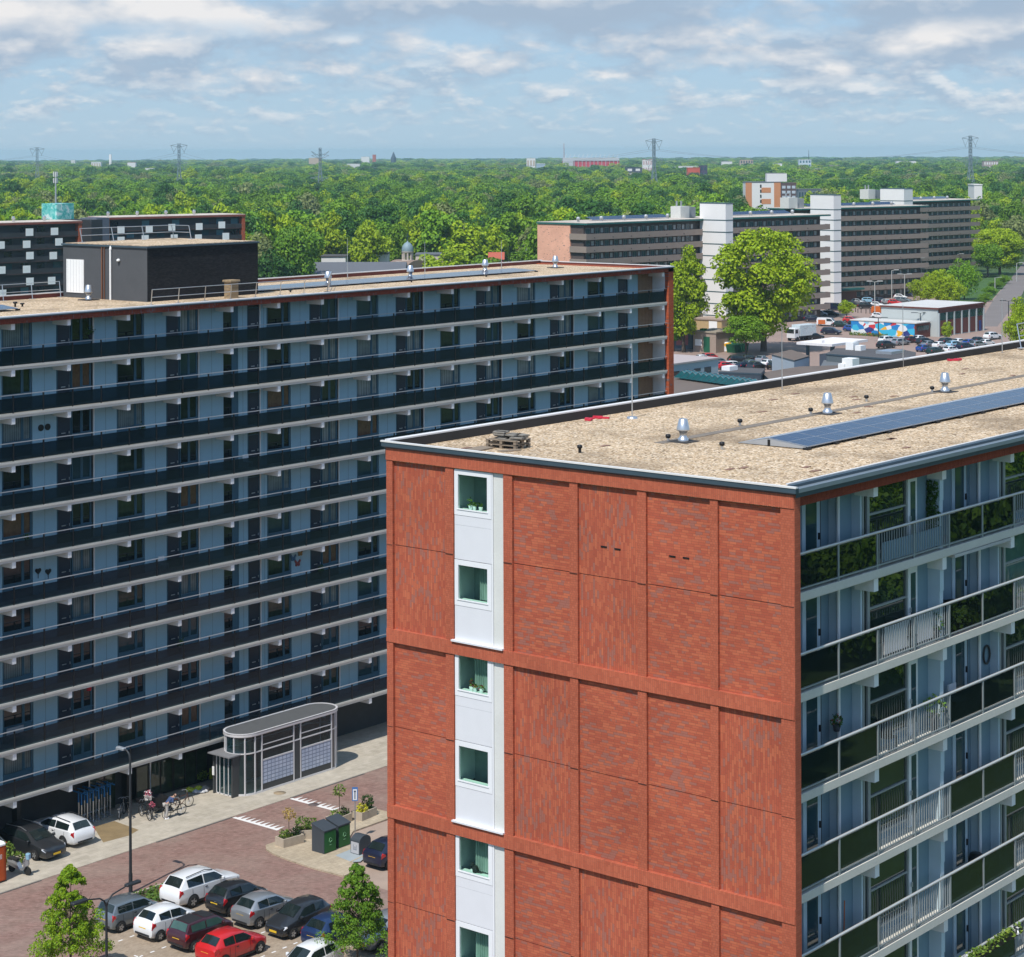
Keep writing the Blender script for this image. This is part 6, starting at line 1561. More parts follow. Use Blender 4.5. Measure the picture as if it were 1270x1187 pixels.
def tower(x0, y0, w_, d_, ztop, u, nfl=10, base=0.):
    m = MB(); q = MB(); q.box(0,w_,-d_,0,base,ztop,0); add_rot(m,q,(x0,y0),u); t_ = m.build('lift_tower',[TOWERW],GA)
    m = MB(); q = MB()
    for k in range(1,nfl): z = ztop-4.0-(k-1)*2.72; q.box(-.04,w_+.04,-d_-.04,.0,z,z+.22,0)
    q.box(-.06,w_+.06,-d_-.06,0,ztop-.14,ztop+.06,0); add_rot(m,q,(x0,y0),u); m.build('storey_band',[mat('band_dark',(.05,.10,.11),.5)],GA)
def rbox(x, y, u, z, s=1.):
    m = MB(); q = MB(); q.box(0,4.2*s,0,4*s,z,z+3.6*s,0); add_rot(m,q,(x,y),u); m.build('roof_house',[mat('roof_house_white',(.62,.62,.58),.8)],GA)
    m = MB(); q = MB()
    for a in (1.,2.6): q.tube([(a,2,z+3.6*s),(a,2,z+5.2*s)],.22,8)
    q.box(4.22*s,8*s,.5,3.6*s,z,z+3.3*s,0); add_rot(m,q,(x,y),u); m.build('roof_plant',[mat('plant_grey',(.30,.32,.33),.6,.2,var=.3,scale=.8)],GA)
uA = Vector((39.3,-3.65)).normalized(); uB = Vector((42.,-6.6)).normalized(); uC = Vector((31.,-6.5)).normalized(); uD = Vector((37.,-4.6)).normalized()
block(366.2,280.6,405.3,277.0,25.5,9,12.5,.4,True)
block(409.5,276.6,447.2,270.5,25.5,9,12.5,2.2)
block(489.3,302.8,535.5,291.6,25.5,9,12.5,2.)
block(606.,337.5,646.,333.0,24.6,9,12.5,3.5)
tower(404.9,277.9,2.6,7.6,29.1,uA); tower(484.7,297.4,2.8,8.3,29.4,uC); tower(597.,340.5,4.6,9.2,28.9,uD)
rbox(404.5,283.,uA,25.5,.75); rbox(487.,305.5,uC,25.5,.8); rbox(594.,343.,uD,25.5,.85)
tag(gw_rest.build('window',[G_TEAL,MATS['window_frame_grey'],BRWALL,G_BLIND],GA),kind='stuff')
m = MB(); q = MB(); q.box(0,12,-2.2,1,3.0,3.5,0); add_rot(m,q,(499.,300.6),uC); m.build('entrance_canopy',[TEALF],GA)
m = MB(); q = MB(); q.box(.2,11,-.2,1,.0,2.98,0); add_rot(m,q,(499.,300.6),uC); m.build('garage_front',[mat('garage_brown',(.16,.07,.05),.7)],GA)
# ---- dark flats with white balcony boards, behind the long slab
DF = thing('dark_apartment_building', 'dark flats dotted with white balcony boards, a turquoise box on the roof', 'building', (*at_depth(60,500)[:2], 0))
DKF = mat('dark_facade', (.030,.030,.034), .7, var=.3, scale=.4); REDF3 = mat('balcony_edge', (.055,.03,.028), .7); REDF2 = mat('red_trim', (.22,.06,.04), .7, var=.15)
def dblock(pxa, da, pxb, db, ztop, nfl, fin_w, boards, depth=12.):
    a, b_ = at_depth(pxa,da), at_depth(pxb,db); ux, uy = b_[0]-a[0], b_[1]-a[1]; L_ = math.hypot(ux,uy); u = (ux/L_,uy/L_); o = a
    m = MB(); q = MB(); q.box(0,L_-fin_w,1.4,depth,0,ztop-.6,0); add_rot(m,q,o,u); m.build('wall',[DKF],DF)
    m = MB(); q = MB(); q.box(-.1,L_+.1,-.25,depth,ztop-.6,ztop-.12,0); q.box(-.1,L_,-.1,depth-.1,ztop-.118,ztop,1); add_rot(m,q,o,u); m.build('roof',[REDF2,LROOF],DF)
    m = MB(); q = MB(); q.box(L_-fin_w,L_,-.1,depth-.02,0,ztop-.602,0); add_rot(m,q,o,u); m.build('end_fin',[FINB],DF)
    for k in range(1,nfl):
        z = ztop-.6-k*2.8
        m = MB(); q = MB(); q.box(0,L_-fin_w-.02,0,1.4,z-.25,z,1); q.box(0,L_-fin_w-.02,.02,.08,z+.001,z+1.0,0); add_rot(m,q,o,u); m.build('balcony',[DKF,REDF3],DF)
    m = MB()
    for k in range(1,nfl+1):
        z = ztop-.6-k*2.8
        q = MB()
        for j in range(int(L_/4.2)):
            if random.random() < .8: q.box(1+j*4.2,3.+j*4.2,1.33,1.45,z+.7,z+2.3,random.choice([0,0,1,1,2]))
        for v_ in (q,): 
            m.add([rotpt(p,o,u) for p in v_.v],v_.f,0); m.m[-len(v_.f):] = v_.m
    tag(m.build('window',[G_DARK,G_TEAL,mat('window_blue',(.05,.16,.20),.3)],DF),kind='stuff')
    for bx, by in boards:
        d_ = ray(bx,by); nx, ny = u[1], -u[0]
        tt = ((o[0])*nx+o[1]*ny+.06)/(d_[0]*nx+d_[1]*ny); p = (d_[0]*tt,d_[1]*tt,ZC+d_[2]*tt)
        s_ = ((p[0]-o[0])*u[0]+(p[1]-o[1])*u[1])
        if 0 < s_ < L_:
            q = MB(); q.box(s_-.95,s_+.95,-.14,-.06,p[2]-.85,p[2]+.85,0); m = MB(); add_rot(m,q,o,u); m.build('balcony_board',[WHITEP],DF)
    for j in range(int(L_/8)):
        p = rotpt((2+j*8,5,ztop),o,u); m = MB(); m.lathe([(.3,0),(.3,.5),(.5,.6),(.3,1.2)],p,8); m.build('roof_cowl',[ALU],DF)
    return o, u, L_
dblock(-60,478,101,500,25.2,9,.9,[(36.5,288),(67.5,287),(33,303),(73,300),(1,304),(37,317),(66,317),(33,334),(2,335),(37,349),(3,364),(64,348)])
dblock(136,522,303.5,545,25.3,9,.9,[(150,285),(185,284),(213,282),(247,281),(275,279),(150,298),(180,296),(216,295),(246,295),(280,293)])
a = at_depth(103,512); m = MB(); m.box(a[0],a[0]+3.4,a[1]-3,a[1]+8,0,25.0,0); m.build('wall',[DKF],DF)
a = at_depth(112,520); m = MB(); m.box(a[0],a[0]+4,a[1]-2.2,a[1]+4,0,25.2,0); m.build('grey_wall',[mat('slate_grey',(.13,.14,.18),.8)],DF)
a = at_depth(119.5,526); b_ = at_depth(136.5,522); m = MB(); m.box(b_[0]-.3,b_[0]-.01,b_[1]+.2,b_[1]+4.6,0,25.1,0); m.build('end_wall',[brick_mat('orange_brick',.3,.1,False,('Y','Z'),.05,((.50,.20,.10),(.55,.23,.12),(.45,.17,.09)))],DF)
a = at_depth(74,508); m = MB(); m.box(a[0]-1,a[0]+4.2,a[1]+0,a[1]+5.6,25.2,29.0,0)
TURQ = bpy.data.materials.new('turquoise_mural'); t, N, L = nt(TURQ)
L.new(ramp(t, noise(t, objco(t), .5, 5, .6, 1.5), [(.32,(.03,.30,.28)),(.47,(.10,.48,.44)),(.56,(.30,.62,.58)),(.66,(.70,.78,.76))]), bsdf_of(TURQ).inputs['Base Color'])
m.build('roof_house',[TURQ],DF)
# ---- street level between the brick block and the gallery flats
m = MB(); m.prism([ground(x,y)[:2] for x,y in ((832,470),(1010,480),(1275,445),(1275,395),(1235,352),(1090,352),(1040,366),(960,392),(832,415))][::-1],-.04,.004); tag(m.build('car_park_ground',[mat('car_park_paving',(.30,.215,.18),.95,var=.25,scale=.06,fine=.15)]),kind='structure')
m = MB(); m.prism([ground(x,y)[:2] for x,y in ((1212,405),(1237,405),(1268,365),(1282,330),(1272,322),(1254,345),(1232,372))][::-1],.005,.02); tag(m.build('road',[ASPH]),kind='structure')
m = MB(); m.prism([ground(x,y)[:2] for x,y in ((1180,370),(1205,384),(1231,371),(1258,340),(1240,335))][::-1],.005,.012); tag(m.build('verge',[mat('verge_green',(.05,.11,.02),.95,var=.4,scale=.3,fine=.3)]),kind='structure')
GREYW = mat('grey_cladding', (.46,.50,.50), .6, var=.08, scale=.4); REDC = mat('red_brown_panel', (.13,.035,.025), .7, var=.15); GLG = glass_mat('hall_glass', (.02,.05,.06), refl=.6, var=.8, scale=.6)
WROOF = mat('white_roof', (.56,.55,.53), .9, var=.15, scale=.2)
# red and grey workshop hall
t_ = thing('workshop_hall', 'grey hall with red-brown bays under a band of glass, beyond the parked cars', 'building', (420.2,225.3,0))
m = MB(); m.box(420.2,441.6,225.5,239.5,0,6.0,0); link('wall', m.mesh('wall',[GREYW],(420.2,225.3,0)), t_)
m = MB(); m.box(419.9,441.9,225.1,239.8,6.02,6.35,0); m.box(420.1,441.7,225.3,239.6,6.352,6.4,1); link('roof', m.mesh('roof',[REDC,WROOF],(420.2,225.3,0)), t_)
m = MB(); m.box(420.6,441.4,225.3,225.49,5.2,6.0,0)
for i in range(6): m.box(420.9+i*3.45,423.8+i*3.45,225.36,225.49,.2,3.5,0)
link('red_bay', m.mesh('red_bay',[REDC],(420.2,225.3,0)), t_)
m = MB(); m.box(420.6,441.4,225.34,225.49,3.55,5.15,0); link('window', m.mesh('window',[GLG],(420.2,225.3,0)), t_)
m = MB()
for i in range(7): m.box(420.3+i*3.5,420.75+i*3.5,225.2,225.5,0,5.2,0)
link('pier', m.mesh('pier',[GREYW],(420.2,225.3,0)), t_)
m = MB(); m.box(439.3,440.3,225.25,225.35,.1,2.4,0); link('door', m.mesh('door',[mat('door_blue',(.02,.05,.20),.5)],(420.2,225.3,0)), t_)
# graffiti wall hall
MUR = bpy.data.materials.new('graffiti'); t, N, L = nt(MUR)
co_ = objco(t); mp = N.new('ShaderNodeMapping'); mp.inputs['Scale'].default_value = (.8,.62,.95); mp.inputs['Rotation'].default_value = (.6,0,0); L.new(co_,mp.inputs[0])
v1 = N.new('ShaderNodeTexVoronoi'); v1.inputs['Scale'].default_value = 1.0; nz = N.new('ShaderNodeTexNoise'); nz.inputs['Scale'].default_value = .8; L.new(mp.outputs[0],nz.inputs[0])
L.new(mixc(t,.35,mp.outputs[0],nz.outputs[1],'ADD'),v1.inputs['Vector']); sc_ = N.new('ShaderNodeSeparateColor'); L.new(v1.outputs['Color'],sc_.inputs[0])
L.new(ramp(t,sc_.outputs[0],[(0,(.02,.22,.55)),(.22,(.05,.45,.68)),(.36,(.75,.78,.80)),(.58,(.85,.45,.03)),(.68,(.75,.76,.78)),(.8,(.60,.04,.05)),(.88,(.30,.58,.75)),(.96,(.03,.04,.20))],'CONSTANT'),bsdf_of(MUR).inputs['Base Color'])
t_ = thing('mural_building', 'low flat building with a bright graffiti mural along its side', 'building', (413.5,235,0))
m = MB(); m.box(413.6,419.9,227.2,243.4,0,3.2,0); link('wall', m.mesh('wall',[REDC],(413.5,235,0)), t_)
m = MB(); m.box(413.5,413.59,227.5,243.3,.1,3.15,0); link('mural', m.mesh('mural',[MUR],(413.5,235,0)), t_)
m = MB(); m.box(413.4,419.88,227.0,243.6,3.21,3.42,0); link('roof', m.mesh('roof',[WROOF],(413.5,235,0)), t_)
m = MB(); m.box(414.2,419.3,227.1,227.19,1.6,2.6,0); link('window', m.mesh('window',[GLG],(413.5,235,0)), t_)
q = ground(1050,417); m = MB(); m.box(411.0,411.3,236,246,0,.5,0)
m = MB()
for i in range(500):
    x_, y_ = 413.0+random.uniform(-.5,.3), random.uniform(234,243.4); p = Vector((x_,y_,random.uniform(.05,.7))); u_ = Vector((random.gauss(0,1),random.gauss(0,1),random.gauss(0,1))).normalized()*.16; v_ = u_.cross(Vector((random.gauss(0,1),random.gauss(0,1),.3))).normalized()*.1
    m.add([p-u_,p+v_,p+u_,p-v_],[(0,1,2,3)],0)
tag(m.build('hedge',[LF_G],fix=False),'low green hedge at the foot of the graffiti mural','hedge')
def simple_house(name, label, cat, x0, x1, y0, y1, h, wallm, roofm, parts=(), over=.2, rh=.3):
    o_ = (x0,y0,0); t_ = thing(name, label, cat, o_)
    m = MB(); m.box(x0,x1,y0,y1,0,h,0); link('wall', m.mesh('wall',[wallm],o_), t_)
    m = MB(); m.box(x0-over,x1+over,y0-over,y1+over,h+.002,h+rh,0); link('roof', m.mesh('roof',[roofm],o_), t_)
    for nm, bx_, mt_ in parts:
        m = MB()
        for b_ in (bx_ if isinstance(bx_[0],(tuple,list)) else [bx_]): m.box(*b_,0)
        link(nm, m.mesh(nm,[mt_],o_), t_)
    return t_
YELB = mat('yellow_brick_wall', (.46,.33,.17), .85, var=.12); BRNB = mat('brown_grey_brick', (.34,.26,.21), .9, var=.12); BRND = mat('brown_side', (.16,.10,.075), .9, var=.15)
x_, y_ = ground(895,414)[:2]
simple_house('brick_shed','yellow brick shed with a white door beneath the white tower','shed',x_,x_+7,y_,y_+7.8,2.9,YELB,BRNB,[('door',(x_-.06,x_-.002,y_+1.2,y_+3.4,.1,2.7),WHITEP)])
x_, y_ = ground(888,438)[:2]
simple_house('substation','brown brick substation with a green door and a white tag painted on it','shed',x_,x_+7.5,y_,y_+5.6,4.0,BRNB,mat('roof_tan',(.32,.27,.21),.9),[('door',(x_-.06,x_-.002,y_+1.5,y_+3.0,.1,3.2),mat('door_green',(.012,.10,.05),.5)),('graffiti_tag',(x_-.03,x_-.002,y_+3.5,y_+5.1,1.3,2.6),WHITEP)])
m = MB(); m.box(x_+1,x_+2.1,y_+3.6,y_+4.6,4.31,4.7,0); tag(m.build('crate',[mat('crate_green',(.04,.22,.04),.6)]),'green crate on the substation roof','crate')
x_, y_ = ground(846,434)[:2]
t_ = thing('billboard','lit pink advertising board in a grey frame before the trees','billboard',(x_,y_,0))
m = MB(); m.obox((0,0),(-RT[0],-RT[1]),None,2.0,.2,.3,3.9,0); link('frame', m.mesh('frame',[mat('billboard_frame',(.16,.19,.24),.5)]), t_)
m = MB(); c0 = Vector((-FW[0],-FW[1]))*.22; m.obox((c0.x,c0.y),(-RT[0],-RT[1]),None,1.2,.02,1.0,3.5,0); link('poster', m.mesh('poster',[mat('poster_pink',(.62,.20,.24),.5,var=.5,scale=1.2)]), t_)
x_, y_ = ground(857,433)[:2]
m = MB(); m.box(x_,x_+3,y_-2,y_+1.2,0,3.4,0); m.box(x_-.04,x_+3.05,y_-2.05,y_+1.25,3.402,3.5,0); tag(m.build('container',[mat('container_dark',(.03,.035,.045),.6)]),'dark steel container beside the pink billboard','container')
x_, y_ = ground(912,438)[:2]; 
t_ = thing('skip','dark green waste skip under the trees by the substation','skip',(x_,y_,0)); m = MB(); m.add([(0,0,0),(4.5,0,0),(4.5,2,0),(0,2,0),(-.4,-.1,1.7),(4.9,-.1,1.7),(4.9,2.1,1.7),(-.4,2.1,1.7)],[(0,3,2,1),(0,1,5,4),(1,2,6,5),(2,3,7,6),(3,0,4,7),(4,5,6,7)],0); link('body', m.mesh('body',[mat('skip_green',(.01,.10,.045),.5)]), t_)
m = MB(); 
for i in range(5): m.box(.4+i*.85,.5+i*.85,-.16,-.02,.1,1.6,0)
link('ribs', m.mesh('ribs',[MATS['skip_green']]), t_)
x_, y_ = ground(904,437)[:2]; m = MB(); m.bevbox(x_,x_+1.6,y_,y_+1.6,.1,2.0,.25,0); m.box(x_+.3,x_+.5,y_+.3,y_+.5,0,.1,0); m.box(x_+1.1,x_+1.3,y_+1.1,y_+1.3,0,.1,0); tag(m.build('bottle_bank',[MATS['graffiti'] if 'graffiti' in MATS else MUR]),'brightly painted lime and orange bottle bank','bottle bank')
# blue-grey hall, roofs and skylights seen over the brick roof
BLUH = mat('blue_grey_cladding',(.36,.43,.49),.6,var=.06); DRF = mat('dark_roof',(.085,.080,.082),.9,var=.25,scale=.15); BRF = mat('brown_roof',(.15,.115,.095),.95,var=.25,scale=.15)
def eaves_house(name, label, pts, z, wallm, roofm, cat='building', parts=(), rh=.25):
    """flat house standing under the eaves line seen at these spots, roof height z"""
    P_ = [ground(px_,py_,z)[:2] for px_,py_ in pts]
    ar = sum(P_[i][0]*P_[(i+1)%len(P_)][1]-P_[(i+1)%len(P_)][0]*P_[i][1] for i in range(len(P_)))
    if ar < 0: P_ = P_[::-1]
    o_ = (P_[0][0],P_[0][1],0); t_ = thing(name, label, cat, o_)
    cx_, cy_ = sum(p[0] for p in P_)/len(P_), sum(p[1] for p in P_)/len(P_)
    m = MB(); m.prism([(cx_+(x-cx_)*.985,cy_+(y-cy_)*.985) for x,y in P_],0,z-rh,0); link('wall', m.mesh('wall',[wallm],o_), t_)
    m = MB(); m.prism(P_,z-rh+.003,z,0,1); link('roof', m.mesh('roof',[TRIM,roofm],o_), t_)
    for nm, boxes_, mt_ in parts:
        m = MB()
        for px_,py_,z_,hx,hy,hz in boxes_:
            q = ground(px_,py_,z_); m.obox((q[0],q[1]),(1,0),None,hx,hy,z_,z_+hz,0)
        link(nm, m.mesh(nm,[mt_],o_), t_)
    return t_
q = ground(891,474)
simple_house('blue_grey_hall','pale blue-grey hall with small dark windows, right behind the end of the dark flats','building',q[0]-34,q[0],q[1],q[1]+13,4.1,BLUH,mat('hall_roof',(.42,.36,.35),.9,var=.1),[('window',[(q[0]-14+i*3.2,q[0]-12+i*3.2,q[1]-.06,q[1]-.002,1.4,3.0) for i in range(4)],G_DARK),('side_window',[(q[0]-.05,q[0]+.06,q[1]+2+i*3,q[1]+4+i*3,1.4,2.8) for i in range(3)],G_DARK)])
eaves_house('flat_roofed_workshop','wide flat dark roof under the rows of teal skylights behind the brick block',[(826,500),(826,468),(850,464.5),(895,466),(945,476),(952,482),(905,505)],3.8,DGREY,BRF)
eaves_house('dark_annex','dark grey annex block with a pale roof hatch behind the skylights',[(891,461),(944,463),(949,457),(899,455)],4.8,mat('annex_dark',(.05,.065,.085),.7),DRF,parts=[('hatch',[(905,459,4.8,1.2,.8,.7)],WHITEP)])
eaves_house('brown_roofed_shop','low shop with a wide brown roof and white roof boxes behind the brick block parapet',[(945,462),(992,454.5),(1040,453),(1051,459),(1012,470),(962,478)],4.2,BLUH,BRF,parts=[('roof_box',[(1055,459,4.2,1.1,1.0,2.0),(1046,459,4.2,.7,.6,1.1)],WHITEP)])
eaves_house('blue_lean_to','low blue-grey lean-to with a brown roof near the white canopy',[(957,439.5),(981,433.5),(1004,441.5),(985,447)],4.0,BLUH,BRF)
eaves_house('long_dark_roof_shop','long low shop with a dark roof, behind the parapet and below the mural',[(1024,438.5),(1037,431.8),(1118,433),(1136,437),(1134,447)],4.6,mat('shop_dark',(.10,.12,.13),.7),DRF,parts=[('roof_box',[(1057,433.5,4.6,1.0,.8,1.4),(1067,434.5,4.6,.9,.6,.9)],WHITEP),('roof_hatch',[(1104,438,4.6,2.4,1.6,.5)],ALU)])
eaves_house('grey_slanting_annex','low grey roofed annex in front of the long dark roof',[(1022,446.5),(1018,454),(1095,457),(1112,451)],3.2,BLUH,mat('annex_grey_roof',(.14,.15,.16),.8,var=.15))
random.seed(4)
SKYG = glass_mat('skylight_teal',(.015,.12,.14),rough=.08,refl=.7,var=.4)
t_ = thing('skylight_row','row of teal glass roof lights on the flat workshop roof','skylight',(*ground(890,474,4.2)[:2],4.1))
for i in range(13):
    px_ = 850+i*6.9; q = ground(px_,466+ i*.95,4.4); m = MB(); o_ = Vector((q[0]-t_.location.x,q[1]-t_.location.y,0))
    m.add([o_+Vector(p) for p in ((-1.0,-1.6,0),(1.0,-1.6,0),(1.0,1.6,0),(-1.0,1.6,0),(-1.0,0,1.2),(1.0,0,1.2))],[(0,1,5,4),(3,4,5,2),(1,2,5),(0,4,3)],0 ); link('roof_light', m.mesh('roof_light',[SKYG]), t_)
    m = MB()
    for a_, b_ in (((-1,-1.6,.02),(-1,0,1.22)),((1,-1.6,.02),(1,0,1.22)),((-1,0,1.22),(1,0,1.22)),((-1,1.6,.02),(-1,0,1.22)),((0,-1.6,.02),(0,0,1.22))): m.bar(o_+Vector(a_),o_+Vector(b_),.06)
    link('glazing_bars', m.mesh('glazing_bars',[TRIM]), t_)
# petrol station canopy
cx_, cy_ = 345.5,207.3; t_ = thing('canopy','flat white canopy on dark columns in the middle of the workshops','canopy',(cx_,cy_,0))
m = MB(); m.box(-6.5,6.5,-3.8,3.8,5.0,5.45,0); m.box(-5.5,-4.5,-1,0,5.46,5.9,0); link('roof', m.mesh('roof',[mat('canopy_white',(.78,.74,.73),.6)]), t_)
m = MB()
for a_, b_ in ((-4.5,-2.6),(4.5,-2.6),(-4.5,2.6),(4.5,2.6)): m.box(a_-.25,a_+.25,b_-.25,b_+.25,0,4.998,0)
link('column', m.mesh('column',[TRIM]), t_)
m = MB(); m.box(-2,2.5,-1.6,1.6,.2,3.0,0); link('kiosk', m.mesh('kiosk',[BLUH]), t_)
# ---- vehicles on the far car parks
mc = [ # px, py (bottom centre), kind, paint, heading degrees, label
(1031,415,'suv',P_NAVY,-75,'dark blue off-roader driving past the end of the mural'),(1043,405.5,'hatch',P_DGREEN,-75,'dark green hatchback left of the mural, behind the orange-sided van'),(1055,400,'hatch',P_RED,-70,'red hatchback by the grass strip left of the mural'),(1056,411,'hatch',P_BBLUE,-80,'blue hatchback partly hidden by the left end of the mural'),
(1030,392,'estate',P_BLACK,-70,'black estate car beyond the orange-sided van'),(1034,385,'van',P_NAVY,-75,'navy van under the small round tree'),(1041,379.5,'hatch',P_WHITE,-75,'white hatchback beyond the navy van'),(1056,380,'estate',P_ANTH,-75,'dark grey estate right of the small round tree'),
(1075,383,'suv',P_BLACK,-75,'black off-roader before the bollards of the far car park'),(1088,381,'hatch',P_WHITE,-75,'white hatchback touching the black off-roader, by the orange van'),(1079,375.5,'estate',P_LBLUE,-75,'pale blue estate one row behind the black off-roader'),(1093,376.5,'suv',P_NAVY,-75,'navy off-roader in the middle row of the far car park'),(1101,377.5,'mpv',P_SILV,-75,'silver small car beside a red car in the middle row'),(1110,378,'hatch',P_RED,-75,'red car in the middle row beside the silver one'),(1120,375,'estate',P_GREYB,-75,'grey-blue estate at the right of the far middle row'),(1117,371,'hatch',P_WHITE,-75,'white car one row behind the grey-blue estate'),
(1078,369,'van',P_RED,-75,'red van in the rear row before the flats'),(1094,366,'estate',P_ANTH,-75,'dark estate in the rear row between two red cars'),(1107,365.5,'hatch',P_RED,-75,'red hatchback at the right end of the rear row'),(1134,345,'hatch',P_WHITE,-60,'white car at the foot of the farther flats'),
(1093,389.5,'van',P_ORNG,-75,'orange van behind the roof of the grey hall'),(1090,395,'hatch',P_WHITE,-75,'white car just behind the mural roof'),
(1101,426,'suv',P_WHITE,-12,'large white off-roader before the mural'),(1117,428,'estate',P_SILV,-12,'silver estate before the right half of the mural'),(1099,432,'suv',P_BLACK,-12,'black off-roader in front of the white one by the mural'),(1130,425,'hatch',P_MAROON,-12,'dark red car between the mural and the grey hall'),(1141,424,'hatch',P_WHITE,-12,'white hatchback at the corner of the grey hall'),
(1146,436,'hatch',P_BBLUE,-10,'bright blue hatchback nearest the parapet in the hall car park'),(1160,439,'estate',P_DGREEN,-10,'dark teal estate beside the bright blue hatchback'),(1166,432,'hatch',P_WHITE,-10,'white hatchback behind the bright blue car in the hall car park'),(1179,438,'mpv',P_WHITE,-10,'cream white small car right of the dark teal estate'),(1184,431,'estate',P_LBLUE,-10,'pale blue estate in the second row by the hall'),(1190,428,'hatch',P_WHITE,-10,'white hatchback in the rear row by the red bays'),(1197,434.5,'suv',P_NAVY,-10,'dark navy off-roader at the end of the hall car park row'),
(1213,431,'estate',P_SILV,-12,'silver estate behind the slanted guard rail'),(1214,426,'hatch',P_ANTH,-12,'dark grey car behind the silver estate by the road'),(1231,421,'suv',P_WHITE,-12,'white off-roader by the side road at the right'),
(1010,421,'estate',P_BLACK,-20,'black estate beside the truck with the painted tarpaulin'),(909,419,'hatch',P_WHITE,-60,'white car beneath the big tree, right of the yellow shed'),(921,419,'hatch',P_SILV,-60,'silver car beneath the big tree'),
(872,449,'hatch',P_WHITE,-20,'white car in the workshop yard before the substation'),(900,458,'hatch',P_RED,-30,'red and white car in the workshop yard'),(910,457,'estate',P_WHITE,-30,'white estate in the workshop yard beside the red car'),(917,451,'suv',P_BLACK,-40,'black off-roader in the workshop yard'),(930,455,'estate',P_GREYB,10,'grey-blue estate with windscreen to the sky in the workshop yard'),(945,450,'hatch',P_SILV,10,'silver car at the right of the workshop yard'),(961,458,'hatch',P_BLACK,0,'black car by the brown roof in the workshop yard'),(986,456,'van',P_WHITE,-12,'white van beside the lean-to'),(880,447,'mpv',P_RED,-20,'small red car beside the white one in the yard'),
(893,453,'hatch',P_SILV,-25,'silver hatchback left of the red and white car in the yard'),(923,458,'hatch',P_NAVY,-10,'navy hatchback in front of the black off-roader in the yard'),(938,459,'suv',P_ANTH,0,'dark grey off-roader in the middle of the yard'),(952,455,'hatch',P_WHITE,5,'white hatchback right of the middle of the yard'),(969,452,'estate',P_WHITE,-12,'white estate by the blue lean-to wall'),(977,457,'hatch',P_MAROON,-12,'maroon hatchback next to the white van by the lean-to'),(931,449,'hatch',P_BLACK,-40,'black hatchback under the low bushy tree in the yard'),
(1152,431,'hatch',P_SILV,-10,'silver hatchback in the second row behind the bright blue car'),(1175,427,'estate',P_ANTH,-10,'dark grey estate in the rear row before the red bays'),(1203,429,'hatch',P_BBLUE,-10,'blue hatchback in the rear row near the end of the hall'),(1147,427,'estate',P_BLACK,-12,'black estate at the corner of the grey hall'),(1224,429,'hatch',P_WHITE,-12,'white hatchback right of the silver estate by the guard rail'),
(1064,377,'hatch',P_SILV,-75,'silver hatchback left of the black off-roader, middle row'),(1067,370,'estate',P_WHITE,-75,'white estate beside the red van, rear row'),(1087,362.5,'hatch',P_LBLUE,-75,'pale blue hatchback at the very back of the far car park'),(1099,361,'estate',P_WHITE,-75,'white estate at the very back of the far car park'),(1127,368,'hatch',P_NAVY,-75,'navy hatchback right end of the middle row'),(1063,405,'estate',P_ANTH,-80,'anthracite estate at the left end of the mural strip'),(1018,392,'hatch',P_SILV,-70,'silver hatchback under the right edge of the big tree'),(1009,399,'suv',P_NAVY,-70,'navy off-roader in the shade of the big tree')]
for px_, py_, kd, pm_, hd, lb in mc:
    q = ground(px_, py_); car(kd, (q[0], q[1], .012), R(hd), pm_, lb, 'vehicles on the far car parks')
q = ground(1026,404.5); v_ = car('van', (q[0],q[1],.012), R(-75), P_WHITE, 'white van with a big orange patch on its side', 'vehicles on the far car parks')
m = MB(); m.box(-1.9,-.2,-.985,-.96,.5,1.5,0); m.box(-1.9,-.2,.96,.985,.5,1.5,0); link('orange_patch', m.mesh('orange_patch',[P_ORNG]), v_)
# truck
q = ground(994,422); t_ = thing('truck','white truck with a scrawled pale tarpaulin parked by the big tree','truck',(q[0],q[1],.01),R(172))
TARP = bpy.data.materials.new('scrawled_tarpaulin'); t, N, L = nt(TARP); L.new(ramp(t,noise(t,objco(t),1.1,4,.7,2.),[(.40,(.62,.68,.70)),(.50,(.40,.52,.56)),(.56,(.75,.77,.78)),(.66,(.12,.16,.20))]),bsdf_of(TARP).inputs['Base Color'])
m = MB(); m.bevbox(-3.6,1.9,-1.2,1.2,1.05,3.4,.06,0); link('box_body', m.mesh('box_body',[TARP]), t_)
m = MB(); m.bevbox(2.05,3.7,-1.15,1.15,.7,2.9,.15,0); link('cab', m.mesh('cab',[P_WHITE]), t_)
m = MB(); m.box(3.69,3.72,-1.0,1.0,1.7,2.6,0); m.box(2.5,3.4,-1.17,-1.14,1.7,2.5,0); m.box(2.5,3.4,1.14,1.17,1.7,2.5,0); link('window', m.mesh('window',[CGL]), t_)
m = MB(); m.box(-3.5,3.4,-.9,.9,.55,1.0,0); link('chassis', m.mesh('chassis',[TRIMB]), t_)
for x_ in (-2.4,-1.3,2.7):
    for y_ in (-1.05,1.05):
        m = MB(); vs = [(x_+.48*math.cos(a),y_+s_*.14,.48+.48*math.sin(a)) for s_ in (-1,1) for a in np.linspace(0,2*PI,16,endpoint=False)]
        m.add(vs,[tuple(range(16)),tuple(reversed(range(16,32)))]+[(i,(i+1)%16,16+(i+1)%16,16+i) for i in range(16)],0); link('wheel', m.mesh('wheel',[TYRE]), t_)
